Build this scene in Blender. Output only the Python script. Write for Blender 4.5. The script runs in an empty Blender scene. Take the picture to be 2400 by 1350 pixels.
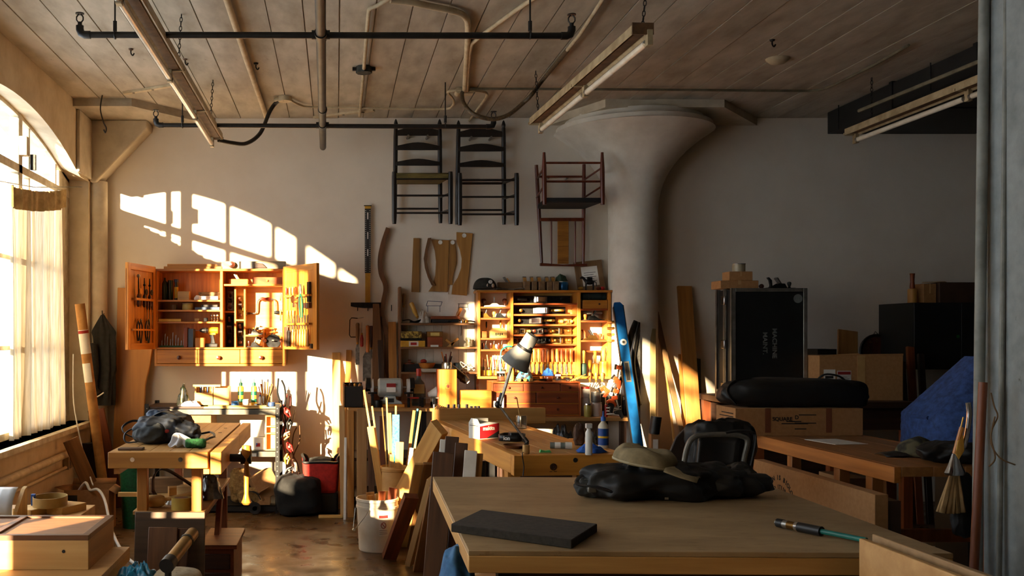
import bpy, math, random
from mathutils import Vector, Matrix, noise
random.seed(7)
PI = math.pi
SC = bpy.context.scene
COL = SC.collection
def lin(r, g, b):
    f = lambda c: (c/255/12.92) if c/255 <= .04045 else ((c/255+.055)/1.055)**2.4
    return (f(r), f(g), f(b))
# ---------------------------------------------------------------- camera, sky, sun, exposure
FPX, VX, VY, EYE = 2300.0, 788.0, 790.0, 1.5      # focal length in px of a 2400x1350 frame, vanishing point, eye height
cd = bpy.data.cameras.new('camera'); cam = bpy.data.objects.new('camera', cd); COL.objects.link(cam)
cd.sensor_width = 36; cd.lens = FPX/2400*36; cd.clip_start = .05; cd.clip_end = 200
cd.shift_x = (1200-VX)/2400; cd.shift_y = (VY-675)/2400
cam.location = (0, 0, EYE); cam.rotation_euler = (PI/2, 0, 0); SC.camera = cam
wd = bpy.data.worlds.new('sky'); SC.world = wd; wd.use_nodes = True
bgn = wd.node_tree.nodes['Background']; bgn.inputs[0].default_value = (.82, .90, 1.0, 1); bgn.inputs[1].default_value = 2.3
SUNDIR = Vector((.65, 1, -.205)).normalized()
sl = bpy.data.lights.new('sun', 'SUN'); sl.energy = 23; sl.color = (1, .74, .46); sl.angle = math.radians(.75)
so = bpy.data.objects.new('sun', sl); COL.objects.link(so); so.location = (-8, -6, 5)
so.rotation_euler = SUNDIR.to_track_quat('-Z', 'Y').to_euler()
SC.view_settings.view_transform = 'Standard'; SC.view_settings.look = 'None'; SC.view_settings.gamma = 1
SC.view_settings.use_curve_mapping = False; SC.view_settings.exposure = 1.28
# ---------------------------------------------------------------- helpers
def W(x, y, d): return Vector(((x-VX)/FPX*d, d, EYE+(VY-y)/FPX*d))   # a photo pixel at a known depth -> metres
def S(n, d): return n/FPX*d                                           # px length at depth -> metres
I4 = Matrix.Identity(4)
def T(x, y, z): return Matrix.Translation((x, y, z))
def RX(a): return Matrix.Rotation(math.radians(a), 4, 'X')
def RY(a): return Matrix.Rotation(math.radians(a), 4, 'Y')
def RZ(a): return Matrix.Rotation(math.radians(a), 4, 'Z')
def frame(p0, p1, face=(0, -1, 0)):
    """z along p0->p1, -y towards face, origin p0"""
    z = (Vector(p1)-Vector(p0)).normalized(); f = Vector(face); y = -(f-f.dot(z)*z).normalized(); x = y.cross(z)
    m = Matrix((x, y, z)).transposed().to_4x4(); m.translation = Vector(p0); return m
class MB:
    def __init__(s): s.v = []; s.f = []
    def add(s, vs, fs, M=None):
        o = len(s.v); s.v += [tuple(M @ Vector(q)) if M is not None else tuple(q) for q in vs]
        s.f += [tuple(o+i for i in q) for q in fs]; return s
    def bx(s, x0, x1, y0, y1, z0, z1, M=None):
        vs = [(x, y, z) for z in (z0, z1) for y in (y0, y1) for x in (x0, x1)]
        return s.add(vs, [(0, 2, 3, 1), (4, 5, 7, 6), (0, 1, 5, 4), (2, 6, 7, 3), (0, 4, 6, 2), (1, 3, 7, 5)], M)
    def box(s, c, d, M=None):
        return s.bx(c[0]-d[0]/2, c[0]+d[0]/2, c[1]-d[1]/2, c[1]+d[1]/2, c[2]-d[2]/2, c[2]+d[2]/2, M)
    def prism(s, pts, a, b, ax='y', M=None):
        """polygon pts extruded from a to b along ax; pts are (x,z) for y, (x,y) for z, (y,z) for x"""
        g = {'y': lambda p, t: (p[0], t, p[1]), 'z': lambda p, t: (p[0], p[1], t), 'x': lambda p, t: (t, p[0], p[1])}[ax]
        n = len(pts); ar = sum(pts[i][0]*pts[(i+1) % n][1]-pts[(i+1) % n][0]*pts[i][1] for i in range(n))
        if (ar > 0) == (ax == 'y'): pts = pts[::-1]
        if a > b: a, b = b, a
        vs = [g(p, a) for p in pts]+[g(p, b) for p in pts]
        fs = [tuple(range(n))[::-1], tuple(range(n, 2*n))]+[(i, (i+1) % n, n+(i+1) % n, n+i) for i in range(n)]
        return s.add(vs, fs, M)
    def lathe(s, prof, n=16, M=None, a0=0, a1=2*PI):
        full = abs(a1-a0-2*PI) < 1e-6; m = n if full else n+1; vs = []; fs = []
        for r, z in prof:
            for k in range(m):
                a = a0+(a1-a0)*k/n; vs.append((r*math.cos(a), r*math.sin(a), z))
        for i in range(len(prof)-1):
            for k in range(n):
                k2 = (k+1) % m if full else k+1
                fs.append((i*m+k, i*m+k2, (i+1)*m+k2, (i+1)*m+k))
        if full:
            if prof[0][0] > 1e-6: fs.append(tuple(range(m))[::-1])
            if prof[-1][0] > 1e-6: fs.append(tuple((len(prof)-1)*m+k for k in range(m)))
        return s.add(vs, fs, M)
    def cyl(s, p0, p1, r0, r1=None, n=12):
        r1 = r0 if r1 is None else r1; p0 = Vector(p0); p1 = Vector(p1)
        d = p1-p0; f = (0, -1, 0) if abs(d.normalized().y) < .95 else (0, 0, 1)
        return s.lathe([(r0, 0), (r1, d.length)], n, frame(p0, p1, f))
    def tube(s, pts, r, n=8, closed=False, flat=1.0):
        pts = [Vector(p) for p in pts]; N = len(pts); rs = r if isinstance(r, (list, tuple)) else [r]*N; vs = []; fs = []
        prev = None
        for i, p in enumerate(pts):
            a = pts[(i-1) % N] if (i or closed) else p; b = pts[(i+1) % N] if (i < N-1 or closed) else p
            t = (b-a).normalized() if (b-a).length > 1e-9 else Vector((0, 0, 1))
            if prev is None: u = t.orthogonal().normalized() if abs(t.z) > .9 else t.cross(Vector((0, 0, 1))).normalized()
            else: u = (prev-prev.dot(t)*t).normalized()
            prev = u; w = t.cross(u)
            for k in range(n):
                an = 2*PI*k/n; vs.append(p+u*math.cos(an)*rs[i]+w*math.sin(an)*rs[i]*flat)
        for i in range(N if closed else N-1):
            j = (i+1) % N
            for k in range(n): fs.append((i*n+k, i*n+(k+1) % n, j*n+(k+1) % n, j*n+k))
        if not closed: fs += [tuple(range(n))[::-1], tuple((N-1)*n+k for k in range(n))]
        return s.add(vs, fs)
    def ball(s, c, r, n=12, M=None):
        r = r if isinstance(r, (tuple, list)) else (r, r, r); m = max(4, n//2); prof = []
        for i in range(m+1): a = -PI/2+PI*i/m; prof.append((max(math.cos(a), 0 if 0 < i < m else 0), math.sin(a)))
        q = T(*c) @ Matrix.Diagonal((r[0], r[1], r[2], 1)); q = M @ q if M is not None else q
        return s.lathe(prof, n, q)
    def grid(s, fn, nu, nv, cu=False):
        vs = [fn(i/nu, j/nv) for j in range(nv+1) for i in range(nu if cu else nu+1)]; m = nu if cu else nu+1
        return s.add(vs, [(j*m+i, j*m+(i+1) % m, (j+1)*m+(i+1) % m, (j+1)*m+i) for j in range(nv) for i in range(nu)])
    def build(s, name, mt, parent=None, bevel=0, M=None, solid=0, sub=0, sharp=35, label=None, tri=False):
        me = bpy.data.meshes.new(name); me.from_pydata(s.v, [], s.f); me.validate(); me.update()
        me.polygons.foreach_set('use_smooth', [True]*len(me.polygons)); me.set_sharp_from_angle(angle=math.radians(sharp))
        me.materials.append(mt); o = bpy.data.objects.new(name, me); COL.objects.link(o)
        if parent is not None: o.parent = parent
        if M is not None: o.matrix_local = M
        if solid: m = o.modifiers.new('thickness', 'SOLIDIFY'); m.thickness = solid; m.offset = 0
        if sub: m = o.modifiers.new('smooth', 'SUBSURF'); m.levels = m.render_levels = sub
        if bevel: m = o.modifiers.new('bevel', 'BEVEL'); m.width = bevel; m.segments = 2; m.limit_method = 'ANGLE'; m.angle_limit = .7
        if label: o['label'] = label
        return o
def tag(o, label, cat, group=None, kind=None):
    if label: o['label'] = label
    if cat: o['category'] = cat
    if group: o['group'] = group
    if kind: o['kind'] = kind
    return o
def thing(name, label, cat, M=None, group=None):
    o = bpy.data.objects.new(name, None); COL.objects.link(o); o.empty_display_size = .05
    if M is not None: o.matrix_world = M if isinstance(M, Matrix) else T(*M)
    return tag(o, label, cat, group)
def struct(o): o['kind'] = 'structure'; return o
def dup(root, M, label=None, group=None):
    r = root.copy(); COL.objects.link(r); r.matrix_world = M
    if label: r['label'] = label
    if group: r['group'] = group
    for ch in list(root.children):
        c = ch.copy(); COL.objects.link(c); c.parent = r; c.matrix_local = ch.matrix_local
        for g in list(ch.children):
            e = g.copy(); COL.objects.link(e); e.parent = c; e.matrix_local = g.matrix_local
    return r
def like(o, M, parent=None):
    """another piece sharing o's mesh"""
    c = o.copy(); COL.objects.link(c); c.parent = parent if parent is not None else o.parent; c.matrix_local = M; return c
def lettering(txt, size, M, mt, parent, name='lettering', align='CENTER', depth=.0006, font_w=1.0):
    cu = bpy.data.curves.new(name, 'FONT'); cu.body = txt; cu.size = size; cu.align_x = align; cu.align_y = 'CENTER'; cu.extrude = depth; cu.offset = size*.02
    t = bpy.data.objects.new(name, cu); COL.objects.link(t); bpy.context.view_layer.update()
    me = bpy.data.meshes.new_from_object(t); bpy.data.objects.remove(t); bpy.data.curves.remove(cu)
    me.materials.clear(); me.materials.append(mt); o = bpy.data.objects.new(name, me); COL.objects.link(o); o.parent = parent
    o.matrix_local = M @ RX(90) @ Matrix.Diagonal((font_w, 1, 1, 1)); return o
# ---------------------------------------------------------------- materials
_MC = {}
def nodes(name):
    m = bpy.data.materials.new(name); m.use_nodes = True; nt = m.node_tree; b = nt.nodes['Principled BSDF']; return m, nt, b
def mat(name, c, c2=None, rough=.6, metal=0, scale=8, stretch=(1, 1, 1), bump=0, detail=4, lo=.35, hi=.65, vary=.12, coat=0, alpha=1, trans=0, spec=.5, rings=0, sub=0):
    if name in _MC: return _MC[name]
    m, nt, b = nodes(name); N = nt.nodes; L = nt.links
    c = lin(*c); c2 = lin(*c2) if c2 else tuple(q*.82 for q in c)
    tc = N.new('ShaderNodeTexCoord'); mp = N.new('ShaderNodeMapping'); mp.inputs['Scale'].default_value = stretch; L.new(tc.outputs['Object'], mp.inputs[0])
    oi = N.new('ShaderNodeObjectInfo'); add = N.new('ShaderNodeVectorMath'); add.operation = 'ADD'
    sc = N.new('ShaderNodeMath'); sc.operation = 'MULTIPLY'; sc.inputs[1].default_value = 37; L.new(oi.outputs['Random'], sc.inputs[0])
    L.new(mp.outputs[0], add.inputs[0]); L.new(sc.outputs[0], add.inputs[1])
    nz = N.new('ShaderNodeTexNoise'); nz.inputs['Scale'].default_value = scale; nz.inputs['Detail'].default_value = detail; nz.inputs['Roughness'].default_value = .6
    L.new(add.outputs[0], nz.inputs['Vector']); fac = nz.outputs['Fac']
    if rings:
        wv = N.new('ShaderNodeTexWave'); wv.wave_type = 'RINGS'; wv.inputs['Scale'].default_value = rings; wv.inputs['Distortion'].default_value = 6; wv.inputs['Detail'].default_value = 2; wv.inputs['Detail Scale'].default_value = .8
        L.new(add.outputs[0], wv.inputs['Vector']); mx = N.new('ShaderNodeMix'); mx.inputs[0].default_value = .35
        L.new(fac, mx.inputs[2]); L.new(wv.outputs['Fac'], mx.inputs[3]); fac = mx.outputs[0]
    rp = N.new('ShaderNodeValToRGB'); e = rp.color_ramp.elements; e[0].position = lo; e[1].position = hi; e[0].color = (*c2, 1); e[1].color = (*c, 1); L.new(fac, rp.inputs[0])
    hv = N.new('ShaderNodeHueSaturation'); mr = N.new('ShaderNodeMapRange'); mr.inputs['To Min'].default_value = 1-vary; mr.inputs['To Max'].default_value = 1+vary
    L.new(oi.outputs['Random'], mr.inputs[0]); L.new(mr.outputs[0], hv.inputs['Value']); L.new(rp.outputs[0], hv.inputs['Color']); L.new(hv.outputs[0], b.inputs['Base Color'])
    b.inputs['Roughness'].default_value = rough; b.inputs['Metallic'].default_value = metal; b.inputs['Specular IOR Level'].default_value = spec
    b.inputs['Coat Weight'].default_value = coat; b.inputs['Alpha'].default_value = alpha; b.inputs['Transmission Weight'].default_value = trans
    if sub: b.inputs['Subsurface Weight'].default_value = sub; b.inputs['Subsurface Radius'].default_value = (.02, .02, .02)
    if bump:
        bp = N.new('ShaderNodeBump'); bp.inputs['Strength'].default_value = bump; bp.inputs['Distance'].default_value = .004; L.new(fac, bp.inputs['Height']); L.new(bp.outputs[0], b.inputs['Normal'])
    _MC[name] = m; return m
def speckle(m, scale=22, thr=.66, dark=.45, stretch=(1, 1, 1)):
    nt = m.node_tree; N = nt.nodes; L = nt.links; b = N['Principled BSDF']; lk = b.inputs['Base Color'].links[0].from_socket
    tc = N.new('ShaderNodeTexCoord'); mp = N.new('ShaderNodeMapping'); mp.inputs['Scale'].default_value = stretch; L.new(tc.outputs['Object'], mp.inputs[0])
    nz = N.new('ShaderNodeTexNoise'); nz.inputs['Scale'].default_value = scale; nz.inputs['Detail'].default_value = 6; nz.inputs['Roughness'].default_value = .7; L.new(mp.outputs[0], nz.inputs['Vector'])
    mr = N.new('ShaderNodeMapRange'); mr.inputs['From Min'].default_value = thr; mr.inputs['From Max'].default_value = thr+.05; L.new(nz.outputs['Fac'], mr.inputs[0])
    mx = N.new('ShaderNodeMix'); mx.data_type = 'RGBA'; mx.blend_type = 'MULTIPLY'; mx.inputs[7].default_value = (dark, dark*.92, dark*.85, 1)
    L.new(mr.outputs[0], mx.inputs[0]); L.new(lk, mx.inputs[6]); L.new(mx.outputs[2], b.inputs['Base Color']); return m
def wood(name, c, c2, ax='z', rough=.5, k=1.0, rings=0, vary=.12, coat=0):
    st = {'x': (.06, 1, 1), 'y': (1, .06, 1), 'z': (1, 1, .06)}[ax]
    return mat(name+'_'+ax, c, c2, rough=rough, scale=28*k, stretch=st, bump=.15, detail=5, lo=.3, hi=.7, rings=rings, vary=vary, coat=coat)
OAK = lambda a='z': wood('oak', (196, 138, 62), (140, 88, 32), a)
PINE = lambda a='z': wood('pine', (224, 180, 104), (190, 140, 70), a)
MAPLE = lambda a='z': wood('maple', (206, 164, 98), (172, 126, 66), a)
BEECH = lambda a='x': wood('beech', (204, 152, 80), (168, 116, 54), a)
CHERRY = lambda a='x': wood('cherry', (150, 74, 34), (104, 46, 20), a)
WALNUT = lambda a='z': wood('walnut', (106, 68, 40), (62, 38, 22), a)
GREYWOOD = lambda a='z': wood('weathered_wood', (140, 108, 72), (100, 74, 48), a)
HONEY = lambda a='x': wood('honey_oak', (212, 142, 54), (166, 98, 30), a, rough=.4)
CHERRYO = lambda a='x': wood('orange_cherry', (180, 92, 42), (134, 60, 24), a, rough=.4)
DARKWOOD = lambda a='z': wood('dark_wood', (66, 40, 24), (38, 22, 14), a)
PLY = lambda a='x': wood('plywood', (212, 168, 110), (186, 140, 84), a, k=.6)
IRON = mat('cast_iron', (42, 42, 42), (24, 24, 24), rough=.45, metal=.7, scale=40)
STEEL = mat('steel', (176, 174, 168), (130, 128, 122), rough=.35, metal=.9, scale=30)
BRASS = mat('brass', (196, 150, 70), (150, 104, 40), rough=.35, metal=.9)
CHROME = mat('chrome', (210, 210, 210), (180, 180, 180), rough=.18, metal=1)
BLACKPL = mat('black_plastic', (26, 26, 27), (18, 18, 19), rough=.45)
BLACKMET = mat('black_metal', (30, 30, 31), (20, 20, 20), rough=.5, metal=.3)
BLACKPIPE = mat('black_pipe', (34, 34, 34), (20, 20, 20), rough=.42, metal=.2, scale=20)
WHITEP = mat('white_plastic', (226, 224, 216), (206, 204, 196), rough=.5)
PAPER = mat('paper', (228, 224, 214), (214, 208, 196), rough=.9)
INK = mat('ink', (28, 26, 24), (28, 26, 24), rough=.8)
REDINK = mat('red_ink', (150, 32, 28), (150, 32, 28), rough=.8)
CARD = mat('cardboard', (168, 122, 76), (158, 112, 68), rough=.9, scale=40, detail=2)
CARDIN = mat('cardboard_inside', (150, 106, 64), (130, 92, 54), rough=.9)
TAPE = mat('packing_tape', (196, 156, 100), (180, 138, 84), rough=.3, coat=.4)
def clear(name, tint=(.93, .95, .95), rough=.05, mixf=.18):
    if name in _MC: return _MC[name]
    m, nt, b = nodes(name); N = nt.nodes; L = nt.links
    tr = N.new('ShaderNodeBsdfTransparent'); tr.inputs[0].default_value = (*tint, 1); gl = N.new('ShaderNodeBsdfGlossy'); gl.inputs['Roughness'].default_value = rough
    lw = N.new('ShaderNodeLayerWeight'); lw.inputs[0].default_value = .5; mx = N.new('ShaderNodeMixShader')
    pw = N.new('ShaderNodeMath'); pw.operation = 'POWER'; pw.inputs[1].default_value = 3.5; L.new(lw.outputs['Facing'], pw.inputs[0])
    ml = N.new('ShaderNodeMath'); ml.operation = 'MULTIPLY_ADD'; ml.inputs[1].default_value = .5; ml.inputs[2].default_value = mixf*.2; L.new(pw.outputs[0], ml.inputs[0]); L.new(ml.outputs[0], mx.inputs[0]); L.new(tr.outputs[0], mx.inputs[1]); L.new(gl.outputs[0], mx.inputs[2]); L.new(mx.outputs[0], N['Material Output'].inputs[0])
    _MC[name] = m; return m
GLASS = clear('window_glass', (.96, .98, .98))
JARGLASS = clear('jar_glass', (.86, .88, .86), .04, .35)
CLEARPL = clear('clear_plastic', (.80, .80, .78), .2, .4)
# ================================================================ room shell
XL, YB, ZC, XR, YF = -2.2, 8.95, 3.5, 5.95, -4.5
WALLM = mat('painted_wall', (222, 212, 196), (216, 205, 188), rough=.85, scale=3, bump=.06, detail=8, vary=0)
DARKWALL = mat('bounce_cut_dark', (44, 38, 32), (30, 26, 22), rough=.9, scale=6)  # invented dark tone for the two unseen walls, cuts bounce light
CONC = mat('painted_concrete', (205, 192, 168), (178, 164, 140), rough=.9, scale=5, bump=.5, detail=10, vary=0, lo=.3, hi=.6)
CEILM = mat('board_formed_concrete', (182, 172, 154), (146, 136, 118), rough=.92, scale=6, stretch=(1, .35, 1), bump=.5, detail=10, vary=.07, lo=.3, hi=.62); speckle(CEILM, 9, .66, .5, (1, .5, 1))
COLM = mat('column_concrete', (226, 220, 206), (206, 198, 182), rough=.9, scale=4, bump=.35, detail=10, vary=0)
GCOLM = mat('grey_column', (150, 156, 156), (118, 124, 124), rough=.9, scale=9, bump=.6, detail=12, vary=0, lo=.3, hi=.7); speckle(GCOLM, 16, .68, .5, (1, 1, .5)); speckle(COLM, 14, .7, .6)
def floor_mat():
    m = mat('stained_concrete_floor', (118, 88, 52), (62, 44, 26), rough=.3, scale=1.6, bump=.12, detail=12, vary=0, lo=.32, hi=.66)
    nt = m.node_tree; N = nt.nodes; b = N['Principled BSDF']
    nz = N.new('ShaderNodeTexNoise'); nz.inputs['Scale'].default_value = 5; nz.inputs['Detail'].default_value = 9
    tc = [n for n in N if n.bl_idname == 'ShaderNodeTexCoord'][0]; nt.links.new(tc.outputs['Object'], nz.inputs['Vector'])
    mr = N.new('ShaderNodeMapRange'); mr.inputs['From Min'].default_value = .3; mr.inputs['From Max'].default_value = .7; mr.inputs['To Min'].default_value = .16; mr.inputs['To Max'].default_value = .55
    nt.links.new(nz.outputs['Fac'], mr.inputs[0]); nt.links.new(mr.outputs[0], b.inputs['Roughness']); return m
struct(MB().bx(XL-.5, XR+.3, YF-.3, YB+.3, -.2, 0).build('floor', floor_mat()))
struct(MB().bx(XL, XR, YB, YB+.3, 0, ZC).build('wall_back', WALLM))
struct(MB().bx(XR, XR+.3, YF, YB, 0, ZC).build('wall_right', DARKWALL))  # unseen, brought in close and dark to dim the right corner
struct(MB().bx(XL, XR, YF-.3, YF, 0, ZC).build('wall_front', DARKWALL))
ceil = struct(MB().bx(XL-.5, XR+.3, YF-.3, YB+.3, ZC+.012, ZC+.3).build('ceiling', CEILM))
bw, k = .222, 0; x = XL
brd = None; rnd = random.Random(3)
while x < XR:
    M = T(x+bw/2, (YF+YB)/2, ZC+.006+rnd.uniform(-.003, .003))
    if brd is None: brd = MB().box((0, 0, 0), (bw-.008, YB-YF, .02)).build('board', CEILM, ceil, M=M)
    else: like(brd, M)
    x += bw
# window openings along the wall to the left
def arch(d, c, hw): return max(2.90, 3.215-.08*(d-c)**2)          # outer opening, where the glass sits
def arch_in(d, c): return max(2.88, 3.175-.112*(d-c-.1)**2)          # room-side edge of the soffit
SILL = .76; WO = -2.62; XG = -2.40
WINS = [(4.66, 8.71), (-.5, 3.70)]
wl = MB()
ys = [YF]+[q for w in sorted(WINS) for q in w]+[YB]
for i in range(0, len(ys), 2): wl.bx(WO, XL, ys[i], ys[i+1], 0, ZC)
for a, b in WINS:
    wl.bx(WO, XL, a, b, 0, SILL); n = 30; c, hw = (a+b)/2, (b-a)/2
    pts = [(a+(b-a)*i/n, arch(a+(b-a)*i/n, c, hw)) for i in range(n+1)]
    for i in range(n):
        (ya, za), (yb, zb_) = pts[i], pts[i+1]; ia, ib = min(za, arch_in(ya, c)), min(zb_, arch_in(yb, c))
        wl.add([(WO, ya, za), (XG, ya, za), (XL, ya, ia), (XL, ya, ZC), (WO, ya, ZC), (WO, yb, zb_), (XG, yb, zb_), (XL, yb, ib), (XL, yb, ZC), (WO, yb, ZC)], [(0, 5, 6, 1), (1, 6, 7, 2), (2, 7, 8, 3), (3, 8, 9, 4), (4, 9, 5, 0), (0, 1, 2, 3, 4), (9, 8, 7, 6, 5)])
struct(wl.build('wall_left', mat('left_wall_plaster', (210, 194, 166), (188, 170, 140), rough=.9, scale=4, bump=.3, detail=10, vary=0), sharp=30))
WFR = mat('window_frame_paint', (206, 196, 172), (170, 156, 128), rough=.6, scale=12)
def window(n, a, b, thick, thin):
    c, hw = (a+b)/2, (b-a)/2; wd_ = struct(MB().bx(XG-.05, XL+.06, a, b, SILL-.04, SILL).build('window_%d' % n, WFR)); TR = 2.76
    f = MB(); m = 30
    for i in range(m):
        y0, y1 = a+(b-a)*i/m, a+(b-a)*(i+1)/m; z0, z1 = arch(y0, c, hw), arch(y1, c, hw)
        f.prism([(y0, z0-.035), (y1, z1-.035), (y1, z1), (y0, z0)], XG-.03, XG+.03, 'x')
    f.build('arch_frame', WFR, wd_)
    for y in (a+.03, b-.03): MB().bx(XG-.03, XG+.03, y-.03, y+.03, SILL, arch(y, c, hw)).build('jamb', WFR, wd_)
    MB().bx(XG-.035, XG+.035, a, b, TR-.03, TR+.03).build('transom', WFR, wd_)
    MB().bx(XG-.035, XG+.035, a, b, SILL, SILL+.05).build('bottom_rail', WFR, wd_)
    for z in (1.42, 2.08): MB().bx(XG-.02, XG+.02, a, b, z-.016, z+.016).build('glazing_bar', WFR, wd_)
    for y in thick: MB().bx(XG-.035, XG+.035, y-.045, y+.045, SILL, arch(y, c, hw)).build('mullion', WFR, wd_, bevel=.008)
    for y in thin: MB().bx(XG-.02, XG+.02, y-.017, y+.017, SILL, arch(y, c, hw)).build('glazing_bar', WFR, wd_)
    # panes between the uprights
    up = sorted([a+.03, b-.03]+list(thick)+list(thin)); hz = [SILL+.02, 1.42, 2.08, TR]
    for i in range(len(up)-1):
        y0, y1 = up[i]+.01, up[i+1]-.01
        for j in range(len(hz)-1): MB().bx(XG-.003, XG+.003, y0, y1, hz[j]+.01, hz[j+1]-.01).build('pane', GLASS, wd_)
        k = 6; pl = [(y0, TR+.01), (y1, TR+.01)]+[(y1+(y0-y1)*q/k, arch(y1+(y0-y1)*q/k, c, hw)-.02) for q in range(k+1)]
        MB().prism(pl, XG-.003, XG+.003, 'x').build('pane', GLASS, wd_)
    return wd_
w1 = window(1, 4.66, 8.71, (7.36, 5.75), (7.61, 8.33, 6.78, 6.14, 5.25))
w2_ = window(2, -.5, 3.70, (2.2, .9), (3.2, 2.68, 1.55, .4, 0))
MB().bx(XG-.04, XG+.04, 2.66, 2.9, 1.26, 1.44).build('meeting_rail', WFR, w2_); MB().bx(XG-.04, XG+.04, 2.86, 3.67, SILL, 1.44).build('sun_block_panel', WFR, w2_)  # unseen blockers added to keep the sun off the workbench front and legs
MB().bx(XG-.03, XG+.03, 8.41, 8.655, SILL, 2.93).build('jamb_casing', WFR, w1); MB().bx(XG+.03, XG+.09, 7.32, 7.40, 2.86, 3.0).build('latch_plate', WFR, w1); MB().bx(XG+.02, XG+.06, 7.63, 7.66, 2.80, 2.92).build('latch', IRON, w1)
# corner drop panel, pilaster bracket, corner column
zt, zb = ZC, 3.43
struct(MB().prism([(XL, 8.2), (-1.71, 8.2), (-1.1, YB), (XL, YB)], zb, zt, 'z').build('trim_1', CEILM))
struct(MB().prism([(1.93, YB), (2.26, 8.24), (3.26, 8.24), (3.84, YB)], zb, zt, 'z').build('trim_2', CONC))
# the beam over the arch springing, deeper near the corner
struct(MB().bx(XL, -2.17, 8.30, YB, 2.9, zb).build('trim_3', CONC, bevel=.01))
struct(MB().prism([(-2.19, 2.88), (-2.14, 2.88), (-1.68, 3.36), (-1.68, 3.43), (-2.19, 3.43)], 8.72, YB, 'y').build('trim_4', CONC, bevel=.01))
struct(MB().cyl((-2.15, 8.86, 0), (-2.15, 8.86, 2.9), .085, n=20).build('trim_5', CONC))
# mushroom column
cm = (2.66, 8.80)
prof = [(.215, 0), (.215, 2.62)]
for i in range(1, 13):
    t = i/12; prof.append((.215+.46*(t**2.0)*(.55+.45*t)+.02*t, 2.62+.71*t))
prof += [(.675, 3.335), (.675, 3.375), (.60, 3.378), (.60, 3.44)]
struct(MB().lathe(prof, 40, T(cm[0], cm[1], 0)).build('trim_6', COLM, sharp=40))
# near column by the picture's edge
struct(MB().bx(2.63, 3.3, 3.35, 4.0, 0, ZC).build('trim_7', GCOLM, bevel=.02))
# ================================================================ curtain
def curtain_mat():
    m, nt, b = nodes('curtain_linen'); N = nt.nodes; L = nt.links
    tc = N.new('ShaderNodeTexCoord'); mp = N.new('ShaderNodeMapping'); mp.inputs['Scale'].default_value = (1, 60, 1.5); L.new(tc.outputs['Object'], mp.inputs[0])
    nz = N.new('ShaderNodeTexNoise'); nz.inputs['Scale'].default_value = 3; nz.inputs['Detail'].default_value = 6; L.new(mp.outputs[0], nz.inputs['Vector'])
    rp = N.new('ShaderNodeValToRGB'); e = rp.color_ramp.elements; e[0].position = .3; e[1].position = .7; e[0].color = (*lin(190, 172, 140), 1); e[1].color = (*lin(224, 212, 188), 1); L.new(nz.outputs['Fac'], rp.inputs[0])
    df = N.new('ShaderNodeBsdfDiffuse'); tl = N.new('ShaderNodeBsdfTranslucent'); mx = N.new('ShaderNodeMixShader'); mx.inputs[0].default_value = .36
    L.new(rp.outputs[0], df.inputs[0]); L.new(rp.outputs[0], tl.inputs[0]); L.new(df.outputs[0], mx.inputs[1]); L.new(tl.outputs[0], mx.inputs[2]); L.new(mx.outputs[0], N['Material Output'].inputs[0]); return m
CURT = curtain_mat()
HEM = mat('curtain_hem', (190, 164, 116), (160, 134, 88), rough=.9, scale=20)
def curtain(label, d0, d1, t0, t1, seed=0, wire=None):
    XC = -2.335; ym = (d0+d1)/2; ct = thing('curtain', label, 'curtain', (XC, ym, .5))
    def cur(u, v):
        top = t0+(t1-t0)*u**1.6; bot = .50+.015*math.floor(u*5)+(.12 if u > .86 else 0)+(.06 if .55 < u < .62 else 0)
        z = bot+(top-bot)*v; amp = .012+.014*(1-v); ph = u*46*(d1-d0)+2.2*math.sin(u*9+seed)
        return (amp*math.sin(ph)+.014*math.sin(u*23+v*2.0+seed)+.006*math.sin(u*140), d0+u*(d1-d0)-ym+.012*math.cos(ph), z-.5)
    n = int(92*(d1-d0))
    MB().grid(cur, n, 26).build('cloth', CURT, ct, sharp=180)
    MB().grid(lambda u, v: tuple(Vector(cur(u, 1-(1-v)*.075))+Vector((.008, 0, 0))), n, 4).build('header_hem', HEM, ct, sharp=180)
    if wire: MB().tube([(a+2.28, b-ym, c-.5) for a, b, c in wire], .004, 6).build('wire', STEEL, ct)
curtain('cream linen curtain hanging on a sagging wire across the arched window', 6.98, 8.455, 2.585, 2.775, 0, ((-2.29, 5.2, 2.62), (-2.29, 6.0, 2.54), (-2.29, 6.88, 2.59), (-2.28, 7.6, 2.66), (-2.28, 8.4, 2.785), (-2.2, 8.70, 2.83)))
curtain('cream curtain over the near part of the second window behind the viewer', -.30, .82, 2.45, 2.5, 2, ((-2.29, -.5, 2.5), (-2.29, .8, 2.5), (-2.29, 2.2, 2.5), (-2.29, 3.6, 2.6)))
curtain('cream curtain over the middle of the second window beside the viewer', .98, 2.28, 2.48, 2.5, 5)
# ================================================================ pipes, lamps and conduits under the ceiling
def H(x, y, z): return W(x, y, (z-EYE)*FPX/(VY-y))        # the point of height z seen at a photo pixel
def rel(root, pts): i = root.matrix_world.inverted(); return [i @ Vector(p) for p in pts]
def smooth_path(pts, n=6):
    pts = [Vector(p) for p in pts]; out = []
    for i in range(len(pts)-1):
        p0 = pts[max(i-1, 0)]; p1 = pts[i]; p2 = pts[i+1]; p3 = pts[min(i+2, len(pts)-1)]
        for k in range(n):
            t = k/n; out.append(.5*((2*p1)+(p2-p0)*t+(2*p0-5*p1+4*p2-p3)*t*t+(3*p1-p0-3*p2+p3)*t**3))
    return out+[pts[-1]]
def cord(name, label, cat, pts, r, mt, n=6, sm=6, group=None):
    pts = smooth_path(pts, sm) if sm else [Vector(p) for p in pts]; o = pts[0].copy()
    q = MB().tube([p-o for p in pts], r, n).build(name, mt, sharp=60); q.location = o; return tag(q, label, cat, group)
ZP = 3.16
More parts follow.
